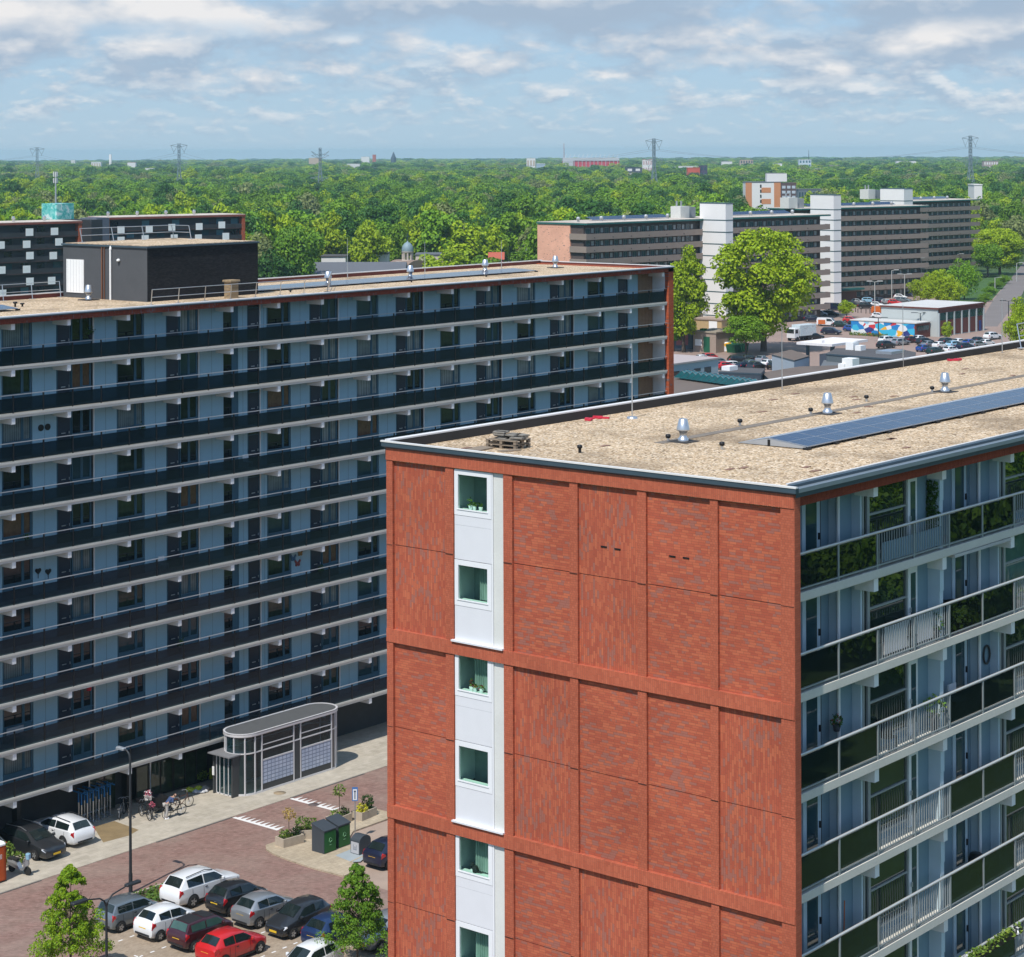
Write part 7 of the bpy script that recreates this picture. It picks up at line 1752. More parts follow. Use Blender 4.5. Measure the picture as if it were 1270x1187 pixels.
# far street lamps
lampm = MB(); lampm.tube([(0,0,0),(0,0,8.6),(0,0,9)],[.14,.10,.08],8)
l1 = lampm.mesh('pole',[mat('pale_pole',(.50,.50,.48),.5,.2)]); ah = MB(); ah.tube([(0,0,8.9),(.9,0,9.15)],.06,6); ah.bevbox(.6,2.0,-.2,.2,9.08,9.28,.05); l2 = ah.mesh('lamp_head',[MATS['pale_pole']])
ah2 = MB(); ah2.tube([(0,0,8.9),(-.9,0,9.15)],.06,6); ah2.bevbox(-2.0,-.6,-.2,.2,9.08,9.28,.05); l3 = ah2.mesh('lamp_head',[MATS['pale_pole']])
ddk = MB(); ddk.tube([(0,0,0),(0,0,8.6),(0,0,9)],[.12,.09,.07],8); l4 = ddk.mesh('pole',[POLEM])
for px_, py_, top, two, lb in ((1043,372,341,0,'pale street lamp at the white lift tower corner of the flats'),(1106,371,335,0,'pale street lamp among the rows of the far car park'),(1122,371,340,1,'pale twin-headed lamp at the right of the far car park rows'),(1085,392,349,1,'pale lamp standing beside the orange van'),(1139,346,320,0,'pale street lamp before the darker right wing'),(1158,338,325,1,'twin-headed pale lamp in front of the right wing'),(1188,340,315,0,'pale street lamp above the clump of small trees'),(1141.5,417,388,2,'dark twin-headed lamp before the grey hall wall'),(1251,408,373,2,'dark twin-headed lamp beside the road at the right'),(1234,362,344,0,'pale lamp by the hedges along the right-hand road'),(1261,349,326,0,'pale lamp farthest along the right-hand road'),(1089.5,424,394,2,'dark lamp post in front of the mural')):
    q = ground(px_, py_); dd = px_of(*q)[2]; h_ = (py_-top)/CF*dd
    t_ = thing('street_lamp', lb, 'street lamp', q, R(-50)); t_.scale = (1,1,h_/9.1)
    dk = two == 2
    o_ = link('pole', l4 if dk else l1, t_); a_ = link('lamp_head', l2, t_); 
    if dk: objmat(a_, POLEM)
    if two: b_ = link('lamp_head', l3, t_); (objmat(b_, POLEM) if dk else None)
for i,(px_,py_) in enumerate(((1061,387),(1064,388),(1068,388),(1074,389),(1079,389))):
    q = ground(px_,py_); m = MB(); m.lathe([(.09,0),(.09,.85),(.12,.9),(.12,1.0),(.05,1.08)],(q[0],q[1],0),8); tag(m.build('bollard',[BLACKM]),'dark bollards in a row before the black off-roader of the far car park','bollard','bollards before the far car park')
q = ground(911,408); person(q[0],q[1],R(200),'person in purple walking by the yellow shed',z=.0,bend=.05,top=mat('purple_coat',(.16,.07,.18),.8),trou=mat('dark_trousers',(.03,.03,.04),.8))
# church with dome and the grey hall beside it
cx_, cy_, _ = at_depth(505,625); t_ = thing('church','little church dome with a cross and arcaded lantern among grey roofs','church',(cx_,cy_,0)); t_.scale = (.8,.8,.88)
m = MB(); m.lathe([(5,0),(5,9.2),(4.4,10.2)],(0,0,0),20); link('drum', m.mesh('drum',[mat('stone_pale',(.48,.42,.36),.9,var=.15)]), t_)
m = MB(); m.box(-7,7,-5,5,0,7.5,0); a_ = [(-6.4*math.cos(x),8.9*0+7.5+3.2*math.sin(x)) for x in np.linspace(0,PI,14)]
vs = [(x,-5.1,z) for x,z in a_]+[(x,5.1,z) for x,z in a_]; m.add(vs,[tuple(range(14)),tuple(reversed(range(14,28)))]+[(i,i+1,15+i,14+i) for i in range(13)],0); link('nave', m.mesh('nave',[mat('nave_brown',(.25,.18,.14),.9)]), t_)
m = MB(); m.lathe([(2.3,9.8),(2.3,10.6),(2.0,10.7)],(0,0,0),16)
for i in range(8): a = 2*PI*i/8; m.box(1.7*math.cos(a)-.28,1.7*math.cos(a)+.28,1.7*math.sin(a)-.28,1.7*math.sin(a)+.28,10.6,13.0,0)
m.lathe([(2.0,13),(2.2,13.3),(2.2,13.5)],(0,0,0),16); link('lantern', m.mesh('lantern',[MATS['stone_pale']]), t_)
m = MB(); m.lathe([(2.1,13.5),(2.15,14.3),(1.8,15.4),(1.1,16.2),(.3,16.6),(.15,17)],(0,0,0),16); link('dome', m.mesh('dome',[mat('dome_copper',(.22,.30,.33),.6,.1)]), t_)
m = MB(); m.box(-.09,.09,-.09,.09,16.9,19.6,0); m.box(-.7,.7,-.08,.08,18.4,18.6,0); link('cross', m.mesh('cross',[TRIM]), t_)
def slab_house(px0, px1, d, depth, h, wallm, roofm, label, name='house', slope=0., cat='building', win=None):
    a, b_ = at_depth(px0,d), at_depth(px1,d); c_ = ((a[0]+b_[0])/2,(a[1]+b_[1])/2); hw = math.hypot(b_[0]-a[0],b_[1]-a[1])/2
    t_ = thing(name, label, cat, (c_[0],c_[1],0), math.atan2(RT[1],RT[0]))
    m = MB(); m.box(-hw,hw,0,depth,0,h,0); link('wall', m.mesh('wall',[wallm]), t_)
    m = MB()
    if slope: m.add([(-hw-.3,-.4,h),(hw+.3,-.4,h),(hw+.3,depth/2,h+slope),(-hw-.3,depth/2,h+slope),(-hw-.3,depth+.4,h),(hw+.3,depth+.4,h)],[(0,1,2,3),(3,2,5,4),(0,3,4),(1,5,2)],0)
    else: m.box(-hw-.2,hw+.2,-.2,depth+.2,h+.01,h+.4,0)
    link('roof', m.mesh('roof',[roofm]), t_)
    if win:
        nx_, nz_, wm_ = win; m = MB()
        for i in range(nx_):
            for k in range(nz_):
                x_ = -hw+2*hw*(i+.5)/nx_; z_ = h*(k+.5)/nz_; m.box(x_-hw/nx_*.55,x_+hw/nx_*.55,-.12,-.02,z_-h/nz_*.28,z_+h/nz_*.28,0)
        link('windows', m.mesh('windows',[wm_]), t_)
    return t_
SLATE = mat('slate_roof',(.12,.125,.14),.8,var=.1,scale=.1); PALEW = mat('pale_wall',(.55,.50,.46),.85,var=.1); WHITEW = mat('white_wall',(.72,.70,.68),.8,var=.06); REDW = mat('red_wall',(.42,.10,.06),.85,var=.12); DKW = mat('dark_block',(.05,.06,.09),.7); BEIGE = mat('beige_wall',(.50,.38,.28),.85)
slab_house(386,500,590,24,6.6,PALEW,SLATE,'wide grey pitched roof hall beside the church dome','hall',3.4)
slab_house(398,428,640,10,9.5,WHITEW,DRF,'small white building with dark flat roof behind the grey hall','house',0,win=(6,1,G_DARK))
slab_house(440,480,650,12,9.8,WHITEW,SLATE,'low white wing left of the church','house')
slab_house(515,560,640,12,9.9,mat('cream_wall',(.60,.50,.44),.85),SLATE,'cream building with a slate roof right of the church','house',0,win=(7,1,G_DARK))
slab_house(606,624,640,10,8.6,REDW,REDW,'small house with a red roof among the trees right of the church','house',2.)
slab_house(650,664,660,9,9.0,WHITEW,SLATE,'small white gabled house left of the salmon end wall','house',2.)
slab_house(340,365,800,8,11.5,WHITEW,SLATE,'white house in the wood behind the dark flats','house')
slab_house(356,372,830,6,15.,BEIGE,SLATE,'beige block peeping out of the wood','house')
# ---------------------------------------------------------------- trees
random.seed(77); rng = np.random.default_rng(5)
L_MID = leaf_mat('leaf_mid_green', (.055,.155,.007), (.19,.34,.014), .32, (.17,.30,.012))
L_DARK = leaf_mat('leaf_dark_green', (.018,.078,.010), (.075,.19,.020), .32, (.045,.135,.016))
L_LIME = leaf_mat('leaf_yellow_green', (.19,.31,.005), (.40,.49,.010), .15, (.27,.38,.008))
L_PALE = leaf_mat('leaf_pale_green', (.16,.20,.06), (.28,.31,.11), .2, (.20,.24,.08))
L_FG = leaf_mat('leaf_fresh_green', (.10,.22,.006), (.26,.37,.012), .05)
L_FG2 = leaf_mat('leaf_deep_fresh_green', (.06,.17,.012), (.18,.31,.022), .05)
BARK = mat('tree_bark', (.11,.08,.06), .95, var=.3, scale=4)
def crown_mesh(name, n, mtl, seed, shape='round', leaf=.045, lobes=34, lobe_r=.19):
    """foliage for a tree 1 m tall: leaf-sized faces on the skin of many boughs"""
    g = np.random.default_rng(seed)
    C_ = []
    while len(C_) < lobes:
        p = g.uniform(-1,1,3)
        if shape == 'round': ok = p@p < 1 and p@p > .25; q = np.array([p[0]*.36, p[1]*.36, .60+p[2]*.34])
        elif shape == 'tall': ok = p@p < 1 and p@p > .15; q = np.array([p[0]*.27, p[1]*.27, .56+p[2]*.40])
        elif shape == 'cone':
            z = g.uniform(0,1); r_ = (1-z)**.75*.40+.02; a = g.uniform(0,2*PI); rr = r_*math.sqrt(g.uniform(.1,1)); q = np.array([rr*math.cos(a), rr*math.sin(a), .20+z*.74]); ok = True
        elif shape == 'full': ok = p@p < 1 and p@p > .3; q = np.array([p[0]*.36, p[1]*.36, .53+p[2]*.40])
        elif shape == 'low': ok = p@p < 1; q = np.array([p[0]*.55, p[1]*.55, .48+p[2]*.42])
        if ok: C_.append((q, lobe_r*g.uniform(.65,1.25)*(1 if shape != 'cone' else (.45+.75*(1-(q[2]-.2)/.75)))))
    per = n//len(C_)
    V = []; 
    for q, r_ in C_:
        d = g.normal(size=(per,3)); d /= np.linalg.norm(d,axis=1)[:,None]
        d[:,2] = np.where(d[:,2] < -.55, -d[:,2], d[:,2])
        rad = r_*g.uniform(.55,1.08,per)**.7
        ctr = q + d*rad[:,None]*np.array([1,1,.82])
        nrm = d + g.normal(size=(per,3))*.55 + np.array([0,0,.35]); nrm /= np.linalg.norm(nrm,axis=1)[:,None]
        t1 = np.cross(nrm, g.normal(size=(per,3))); t1 /= np.linalg.norm(t1,axis=1)[:,None]; t2 = np.cross(nrm,t1)
        s_ = leaf*g.uniform(.6,1.35,per)[:,None]
        V.append(np.stack([ctr-t1*s_, ctr-t2*s_*.62, ctr+t1*s_, ctr+t2*s_*.62],1))
    V = np.concatenate(V).reshape(-1,3); nf = len(V)//4
    me = bpy.data.meshes.new(name); me.vertices.add(len(V)); me.vertices.foreach_set('co', V.ravel())
    me.loops.add(nf*4); me.loops.foreach_set('vertex_index', np.arange(nf*4)); me.polygons.add(nf)
    me.polygons.foreach_set('loop_start', np.arange(0,nf*4,4)); me.polygons.foreach_set('loop_total', np.full(nf,4))
    me.materials.append(mtl); me.update(); me.validate()
    return me
def trunk_mesh(name, seed, h=.62, r_=.022, limbs=9):
    g = random.Random(seed); m = MB()
    m.tube([(0,0,0),(.004,.003,.2),(-.006,.004,.42),(.002,-.004,h+.1)],[r_*1.25,r_,r_*.75,r_*.25],8)
    for i in range(limbs):
        a = g.uniform(0,2*PI); z = g.uniform(.2,.55); l_ = g.uniform(.14,.30)
        m.tube([(0,0,z),(l_*.5*math.cos(a),l_*.5*math.sin(a),z+.08),(l_*math.cos(a),l_*math.sin(a),z+.20)],[r_*.5,r_*.34,r_*.12],5)
    return m.mesh(name,[BARK])
KINDS = {}
for k, mtl in (('mid',L_MID),('dark',L_DARK),('lime',L_LIME),('pale',L_PALE)):
    KINDS[k] = [crown_mesh('crown_'+k, 4200, mtl, 10+i+hash(k)%7*0+{'mid':0,'dark':20,'lime':40,'pale':60}[k], ('round','tall','round')[i], .030, (38,34,30)[i], (.16,.15,.19)[i]) for i in range(3 if k in ('mid','dark') else 2)]
TRK = [trunk_mesh('trunk_forest', 1), trunk_mesh('trunk_forest', 2)]
def tree(x, y, h, wide, crown, label, group=None, trunk=None, name='tree', z=0., rot=None, cat='tree'):
    """wide = spread relative to the mesh's own spread"""
    t_ = thing(name, label, cat, (x,y,z), random.uniform(0,2*PI) if rot is None else rot, group)
    t_.scale = (h*wide, h*wide, h)
    link('trunk', trunk or random.choice(TRK), t_); link('crown', crown, t_)
    return t_
# trees with a place of their own
HERO1 = crown_mesh('crown_hero', 21000, L_LIME, 301, 'full', .0135, 120, .09); HERO2 = crown_mesh('crown_hero', 15000, L_LIME, 302, 'tall', .015, 90, .09)
HEROD = crown_mesh('crown_hero_dark', 10000, L_MID, 303, 'round', .02, 55, .125)
FG1 = crown_mesh('crown_young', 26000, L_FG, 401, 'cone', .0098, 200, .062); FG2 = crown_mesh('crown_young', 25000, L_FG2, 402, 'cone', .0098, 190, .064)
LOWC = crown_mesh('crown_low', 7000, L_LIME, 304, 'low', .026, 40, .2); LOWM = crown_mesh('crown_low', 7000, L_MID, 305, 'low', .026, 40, .2)
def gtree(px, py, top, wpx, crown, spread, label, **kw):
    q = ground(px, py); d = px_of(*q)[2]; h = (py-top)/CF*d; w_ = wpx/CF*d
    return tree(q[0], q[1], h, w_/(h*spread), crown, label, **kw)
T1 = trunk_mesh('trunk_slim', 5, .75, .012, 14)
x, y, _ = at_depth(84, 105.5); tree(x, y, 6.05, .82, FG1, 'fresh green young tree at the bottom left corner before the road', trunk=T1, rot=.4)
x, y, _ = at_depth(440, 107); tree(x, y, 5.55, .86, FG2, 'fresh green young tree against the edge of the brick wall', trunk=T1, rot=2.2)
gtree(947,436,273,140,HERO1,.84,'big spreading yellow-green tree in front of the white lift tower')
gtree(848,437,303,62,HERO2,.62,'tall bright green tree beside the end of the dark flats')
gtree(925,441,388,52,HEROD,.82,'dark bushy tree at the foot of the big yellow-green tree')
gtree(836,436,385,34,HEROD,.82,'dark shrubby tree between billboard and the end of the dark flats')
gtree(1075,362,331,21,KINDS['mid'][0],.8,'small mid-green tree before the brown galleries, by the red van')
gtree(1115,362,338,16,KINDS['mid'][1],.62,'slim small tree before the brown galleries, right of the lamps')
gtree(1050,394,373,22,KINDS['lime'][0],.8,'small round tree beside the navy van')
gtree(1174,421,398,15,KINDS['lime'][1],.7,'slim yellowish tree before the red bays of the grey hall')
for i,(a,b,c,w_,k,lb) in enumerate(((1146,374,337,40,LOWC,'leftmost broad low tree behind the grey hall'),(1166,377,332,44,LOWC,'broad low yellow-green tree in the middle behind the grey hall'),(1180,378,340,36,LOWC,'broad low tree right of the middle behind the grey hall'),(1196,372,322,40,LOWM,'broad mid-green tree between the grey hall and the hedges'),(1158,364,334,40,LOWM,'mid-green tree half hidden behind the yellow-green ones'),(1240,341,279,66,HERO1,'bright lime tree standing at the bend of the right-hand road'),(1262,330,268,50,KINDS['pale'][0],'pale grey-green tree behind the lime tree at the right edge'),(1264,432,378,40,LOWC,'broad shrub at the right edge by the guard rail'),(1262,408,366,22,KINDS['lime'][1],'slim light tree at the right edge by the road'),(1225,344,300,40,HEROD,'dark tree left of the lime tree'))):
    gtree(a,b,c,w_,k,{'crown_low':1.25}.get(k.name.split('.')[0],.82),lb)
for i,(a,b,w_) in enumerate(((1222,374,18),(1228,366,20),(1236,358,22),(1245,352,18),(1216,380,16))):
    gtree(a,b,b-11,w_,LOWM,1.25,'rounded hedge block in the row beside the right-hand road',group='hedge blocks along the road',name='hedge',cat='hedge')
for i,(a,b,c,w_,k,lb) in enumerate(((458,356,284,44,KINDS['lime'][0],'light round tree standing before the wood, left of the church'),(560,362,318,52,KINDS['lime'][0],'broad lime tree just over the roof edge right of the church'),(528,360,322,40,KINDS['lime'][1],'lime tree hugging the church on the right'),(600,360,322,44,KINDS['mid'][0],'green tree over the roof edge by the red-roofed house'),(650,352,318,34,KINDS['mid'][2],'green tree left of the salmon end wall'),(575,350,285,60,KINDS['lime'][0],'big lime tree of the wood right of the church'),(545,350,268,56,KINDS['mid'][1],'tall mid-green tree behind the church, right side'),(345,352,270,60,KINDS['mid'][0],'large tree touching the end of the dark flats'),(372,356,295,54,KINDS['lime'][1],'yellowish tree right of the dark flats'),(330,360,316,44,KINDS['lime'][0],'lime tree low over the roof right of the plant room'))):
    gtree(a,b,c-8,w_*1.15,k,.8,lb)
# the wood: nearest trees each on their own, the rest as one mass
boxes = []                                     # places kept free, as picture columns and depth
def blocked(x, y):
    px, py, d = px_of(x, y, 0)
    if px < 112 and d < 525: return True
    if px < 310 and d < 572: return True
    if 310 <= px < 380 and d < 560: return True
    if 380 <= px < 665 and d < 672: return True
    if px >= 655:
        lim = 505 if px < 880 else (555 if px < 1010 else (625 if px < 1110 else (735 if px < 1195 else 790)))
        if d < lim: return True
        if px > 1215 and d < 1000 and abs(px-(1262+ (d-560)*.08)) < 14: return True
    if 1130 < d < 1260 and 918 < px < 1024: return True
    if 780 < d < 850 and 336 < px < 376: return True
    if 700 < d < 1175 and 916 < px < 1000: return True
    return False
pts = []
d = 505.
while d < 1150:
    s = 11.8
    half = .27*d
    n = int(2*half/s)
    for i in range(n):
        lat = -half+(i+.5+random.uniform(-.42,.42))*s; dd = d+random.uniform(-.42,.42)*s
        x, y = FW[0]*dd+RT[0]*lat, FW[1]*dd+RT[1]*lat
        if not blocked(x, y): pts.append((dd, x, y))
    d += s
pts.sort()
WORDS = {'mid':'mid-green broadleaf tree of the wood beyond the flats','dark':'dark green broadleaf tree of the wood beyond the flats','lime':'yellow-green broadleaf tree of the wood beyond the flats','pale':'pale grey-green tree of the wood beyond the flats'}
def pick(): 
    r_ = random.random(); return 'mid' if r_ < .40 else ('dark' if r_ < .66 else ('lime' if r_ < .91 else 'pale'))
near = []; rest_pts = []
for dd, x, y in pts:
    px = px_of(x,y,15)[0]
    if len(near) < 285 and -30 < px < 1300: near.append((dd,x,y))
    else: rest_pts.append((x,y,1.,1.))
for dd, x, y in near:
    k = pick(); h = random.uniform(15,24)
    tree(x, y, h, random.uniform(.62,.9), random.choice(KINDS[k]), WORDS[k], {'mid':'mid-green trees of the wood','dark':'dark trees of the wood','lime':'yellow-green trees of the wood','pale':'pale trees of the wood'}[k])
d = 1150.
while d < 17000:
    s = 12*(d/1150)**.8; half = .275*d; n = int(2*half/s)
    for i in range(n):
        lat = -half+(i+.5+random.uniform(-.45,.45))*s; dd = d+random.uniform(-.45,.45)*s
        x, y = FW[0]*dd+RT[0]*lat, FW[1]*dd+RT[1]*lat
        if not blocked(x,y): rest_pts.append((x,y,(s/12)**.95,(s/12)**.10))
    d += s*(.95 if d < 3000 else 1.15)
for i in range(75):            # the green across the road south of the brick block, mirrored in its balcony glass
    rest_pts.append((random.uniform(88,200), random.uniform(-75,-6), .95, .95))
P = np.array([p for p in rest_pts if not (p[1] < 12 and p[0] < 400 and px_of(p[0],p[1],15)[0] < 1420)])
me = bpy.data.meshes.new('wood_points'); me.vertices.add(len(P)); cc = np.zeros((len(P),3)); cc[:,:2] = P[:,:2]; cc[:,2] = -(P[:,0]**2+P[:,1]**2)/6.0e6; me.vertices.foreach_set('co', cc.ravel())
hh = rng.uniform(13.5,21,len(P))*np.where(rng.uniform(size=len(P)) < .06, 1.18, 1.)
wl = hh*rng.uniform(.62,.92,len(P))*P[:,2]
at = me.attributes.new('sc','FLOAT_VECTOR','POINT'); at.data.foreach_set('vector', np.stack([wl,wl,hh*P[:,3]],1).ravel())
at = me.attributes.new('rz','FLOAT','POINT'); at.data.foreach_set('value', rng.uniform(0,2*PI,len(P)))
kinds = ['mid']*4+['dark']*3+['lime']*2+['pale']
pool = [KINDS['mid'][0],KINDS['mid'][1],KINDS['mid'][2],KINDS['dark'][0],KINDS['dark'][1],KINDS['dark'][2],KINDS['lime'][0],KINDS['lime'][1],KINDS['pale'][0],HEROD]
pr = np.array([.15,.14,.15,.11,.10,.10,.09,.08,.08]); pr /= pr.sum()
# neighbouring trees tend to be of a kind: stands of one tone
ph = np.sin(P[:,0]*.011+1.3)*np.sin(P[:,1]*.009)+rng.normal(size=len(P))*.55
order = np.argsort(np.argsort(ph))/len(P); cum = np.cumsum(pr); seq = [3,0,4,1,5,2,6,8,7]
idx = np.array([seq[min(8,int(np.searchsorted(np.cumsum(pr[seq]), o)))] for o in order])
ii = np.where(rng.uniform(size=len(P)) < .35, rng.choice(9,len(P),p=pr), idx)
ii = np.where((P[:,1] < 12)&(P[:,0] < 400), 9, ii)
at = me.attributes.new('kd','INT','POINT'); at.data.foreach_set('value', ii.astype(np.int32))
fo = link('distant_wood', me); tag(fo, 'endless leafy wood stretching to the horizon behind the flats', 'wood', kind='stuff')
ng = bpy.data.node_groups.new('wood_scatter','GeometryNodeTree'); ng.interface.new_socket('Geometry',in_out='INPUT',socket_type='NodeSocketGeometry'); ng.interface.new_socket('Geometry',in_out='OUTPUT',socket_type='NodeSocketGeometry')
gi = ng.nodes.new('NodeGroupInput'); go = ng.nodes.new('NodeGroupOutput'); jn = ng.nodes.new('GeometryNodeJoinGeometry')
def named(n_, ty):
    a = ng.nodes.new('GeometryNodeInputNamedAttribute'); a.data_type = ty; a.inputs[0].default_value = n_; return a.outputs[0]
scv, rzv, kdv = named('sc','FLOAT_VECTOR'), named('rz','FLOAT'), named('kd','INT')
cx = ng.nodes.new('ShaderNodeCombineXYZ'); ng.links.new(rzv, cx.inputs[2])
srcs = {}
for o in col.objects:
    if o.name.startswith('crown') and o.data.name not in srcs: srcs[o.data.name] = o
for k, me_ in enumerate(pool):
    src = srcs.get(me_.name)
    if src is None: continue
    oi = ng.nodes.new('GeometryNodeObjectInfo'); oi.inputs['Object'].default_value = src; oi.inputs['As Instance'].default_value = True; oi.transform_space = 'ORIGINAL'
    cp = ng.nodes.new('FunctionNodeCompare'); cp.data_type = 'INT'; cp.operation = 'EQUAL'; ng.links.new(kdv, cp.inputs[2]); cp.inputs[3].default_value = k
    ip = ng.nodes.new('GeometryNodeInstanceOnPoints'); ng.links.new(gi.outputs[0], ip.inputs['Points']); ng.links.new(cp.outputs[0], ip.inputs['Selection']); ng.links.new(oi.outputs['Geometry'], ip.inputs['Instance'])
    ng.links.new(cx.outputs[0], ip.inputs['Rotation']); ng.links.new(scv, ip.inputs['Scale']); ng.links.new(ip.outputs[0], jn.inputs[0])
ng.links.new(jn.outputs[0], go.inputs[0])
md = fo.modifiers.new('scatter','NODES'); md.node_group = ng
# ---------------------------------------------------------------- far buildings
t_ = slab_house(924.5,968,1165,14,23.6,WHITEW,SLATE,'orange and white tower block beyond the gallery flats','tower_block')
hw = (968-924.5)/2*1165/CF
ORB = mat('orange_cladding',(.55,.23,.10),.8)
m = MB(); m.box(-hw,-hw+3.4,-.1,-.01,0,23.6,0); m.box(hw-3.6,hw,-.1,-.01,0,23.6,0)
for k in range(3): m.box(-hw+8.7,-hw+13.8,-.1,-.01,5.6+k*6.2,8.4+k*6.2,0)
link('orange_strip', m.mesh('orange_strip',[ORB]), t_)
m = MB()
for k in range(8): m.box(-hw+7.9,-hw+8.7,-.12,-.01,1.5+k*2.75,3.2+k*2.75,0)
link('window', m.mesh('window',[G_DARK]), t_)
m = MB(); m.box(hw+.02,hw+8.6,.3,14,0,23.4,0); link('wing', m.mesh('wing',[mat('wing_dark',(.10,.06,.06),.8)]), t_)
m = MB()
for k in range(8):
    for i in range(3): m.box(hw+.8+i*2.7,hw+2.7+i*2.7,.18,.29,1.0+k*2.75,2.5+k*2.75,0)
link('balcony', m.mesh('balcony',[mat('balcony_pale',(.45,.50,.55),.6)]), t_)
m = MB(); m.box(-hw+12,-hw+23,3,10,24.0,28.4,0); m.box(-hw+12.5,-hw+22.5,3.2,9.8,28.41,28.8,1); link('roof_house', m.mesh('roof_house',[WHITEW,SLATE]), t_)
slab_house(990,1021,1220,12,18.5,mat('slate_block',(.14,.17,.20),.7),SLATE,'low dark block right of the orange and white tower','apartment_block',win=(9,3,G_TEAL))
# stadium
t_ = thing('stadium','long red stadium with white roof masts on the horizon','stadium',(*at_depth(733,3250)[:2],0),math.atan2(RT[1],RT[0]))
m = MB(); m.box(-43,43,0,40,0,26.5,0); link('stand', m.mesh('stand',[mat('stadium_red',(.55,.025,.05),.7,var=.2,scale=.05)]), t_)
m = MB(); m.box(-43,43,-1,40,26.6,31,0); m.box(-43,-27,-1.5,-.9,8,26.5,0)
for i in range(12): m.box(-26+i*6,-25.2+i*6,-1.2,-.1,15,26.4,0)
link('upper_deck', m.mesh('upper_deck',[mat('stadium_grey',(.50,.50,.52),.7)]), t_)
m = MB()
for i in range(13): m.bar((-40+i*6.6,5,31),(-37+i*6.6,12,36.5),.4)
link('roof_mast', m.mesh('roof_mast',[WHITEW]), t_)
slab_house(776,796,2050,14,25,DKW,DKW,'dark apartment block with white balconies left of the nearest pylon','apartment_block',win=(2,6,WHITEW))
slab_house(797,809,2500,12,31,WHITEW,REDW,'white office block with pinkish bands left of the pylon','office_block',win=(4,4,mat('pink_band',(.55,.36,.36),.7)))
slab_house(853,868,2000,16,25,mat('red_orange_wall',(.52,.09,.05),.8),REDW,'bright red brick block right of the middle pylon','apartment_block'); slab_house(868,877,2002,14,27,mat('dark_purple',(.07,.05,.10),.7),DKW,'dark end block attached right of the red brick block','apartment_block',win=(2,5,G_TEAL))
slab_house(838,856,1990,12,17,REDW,WHITEW,'low red terrace left of the red brick block','house')
for a,b,d_,h,wm,rm,lb,wn in ((832,838,2900,19,WHITEW,WHITEW,'short white hall left of dark conifers',None),(842,866,2900,20,WHITEW,WHITEW,'long white hall above the red brick block',None),(918,934,3300,27,BEIGE,SLATE,'beige apartment block on the horizon right of the red block',(5,4,DKW)),(960,970,3000,23,WHITEW,SLATE,'small white block left of the masted office',None),(991,1006,3000,28,mat('blue_white_wall',(.55,.62,.70),.7),WHITEW,'pale office tower carrying a tall mast',(4,5,TEAL)),(1003,1019,2700,18,WHITEW,WHITEW,'white hall beside the masted office tower',None),(1039,1058,2300,16,WHITEW,WHITEW,'white hall right of the masted office tower',None),(1024,1045,3000,20,mat('pinkish_wall',(.42,.30,.28),.8),SLATE,'pinkish roofs between the white halls',None),(1112,1136,3300,24,WHITEW,SLATE,'white block left of the right-hand pylon',(8,2,TEAL)),(1220,1238,3000,25,mat('brown_pale',(.38,.28,.25),.8),SLATE,'brownish block right of the right-hand pylon',(6,4,WHITEW)),(88,93,4500,26,WHITEW,WHITEW,'tiny white block on the horizon near the left pylon',None),(113,125,3800,25,WHITEW,WHITEW,'white works building left of the white chimney',(4,2,BEIGE)),(158,168,3600,25,WHITEW,REDW,'white building right of the white chimney',None),(180,190,3000,19,WHITEW,WHITEW,'low white sheds left of the second pylon',None),(448,458,4500,31,WHITEW,WHITEW,'pale block on the horizon left of the spire',None),(462,466,4600,35,REDW,REDW,'thin reddish tower left of the church spire',None),(617,632,2600,16,WHITEW,WHITEW,'white shed roofs left of the stadium',None),(653,664,3400,30,WHITEW,WHITEW,'white stepped building left of the stadium',(3,2,BEIGE)),(665,676,3300,22,mat('blue_shed',(.35,.45,.55),.7),WHITEW,'pale blue shed beside the stadium',None),(1180,1187,1350,12,PALEW,SLATE,'pale gable among trees left of the right-hand pylon',None),(1208,1218,905,26,WHITEW,WHITEW,'white roof box at the far end of the gallery flats',None),(430,446,3400,22,WHITEW,WHITEW,'pale sheds right of the third pylon',None),(383,398,4200,30,BEIGE,WHITEW,'brown and white works behind the third pylon',None),(895,908,3400,24,WHITEW,SLATE,'white row left of the beige block',None)):
    slab_house(a,b,d_,12,h,wm,rm,lb,'distant_building',win=wn)
x,y,_ = at_depth(137,4200); m = MB(); m.lathe([(3.2,0),(2.6,38),(2.5,38.2),(0,38.3)],(x,y,0),14); tag(m.build('chimney',[WHITEW]),'white factory chimney on the left horizon','chimney')
x,y,_ = at_depth(488,4500); t_ = thing('church_spire','dark pointed church spire on the horizon','church tower',(x,y,0)); m = MB(); m.box(-4,4,-4,4,0,28,0); link('tower', m.mesh('tower',[DKW]), t_); m = MB(); m.add([(-4,-4,28.01),(4,-4,28.01),(4,4,28.01),(-4,4,28.01),(0,0,42)],[(0,1,4),(1,2,4),(2,3,4),(3,0,4),(0,3,2,1)],0); link('spire', m.mesh('spire',[DKW]), t_)
x,y,_ = at_depth(1003,3000); tag(MB().tube([(x,y,28),(x,y,42)],[.5,.2],6).build('mast',[DKW]),'tall thin mast on the pale office tower','mast')
x,y,_ = at_depth(699.5,3600); tag(MB().tube([(x,y,0),(x,y,54)],[.7,.35],6).build('mast',[REDW]),'tall thin red mast at the left of the stadium','mast')
x,y,_ = at_depth(1076,2500); m = MB()
for s_ in (-1,1): m.tube([(x+RT[0]*s_*8,y+RT[1]*s_*8,14),(x+RT[0]*s_*3,y+RT[1]*s_*3,20),(x,y,22)],.5,6)
tag(m.build('white_arch',[WHITEW]),'white arched frame rising from the trees near the right pylon','arch')
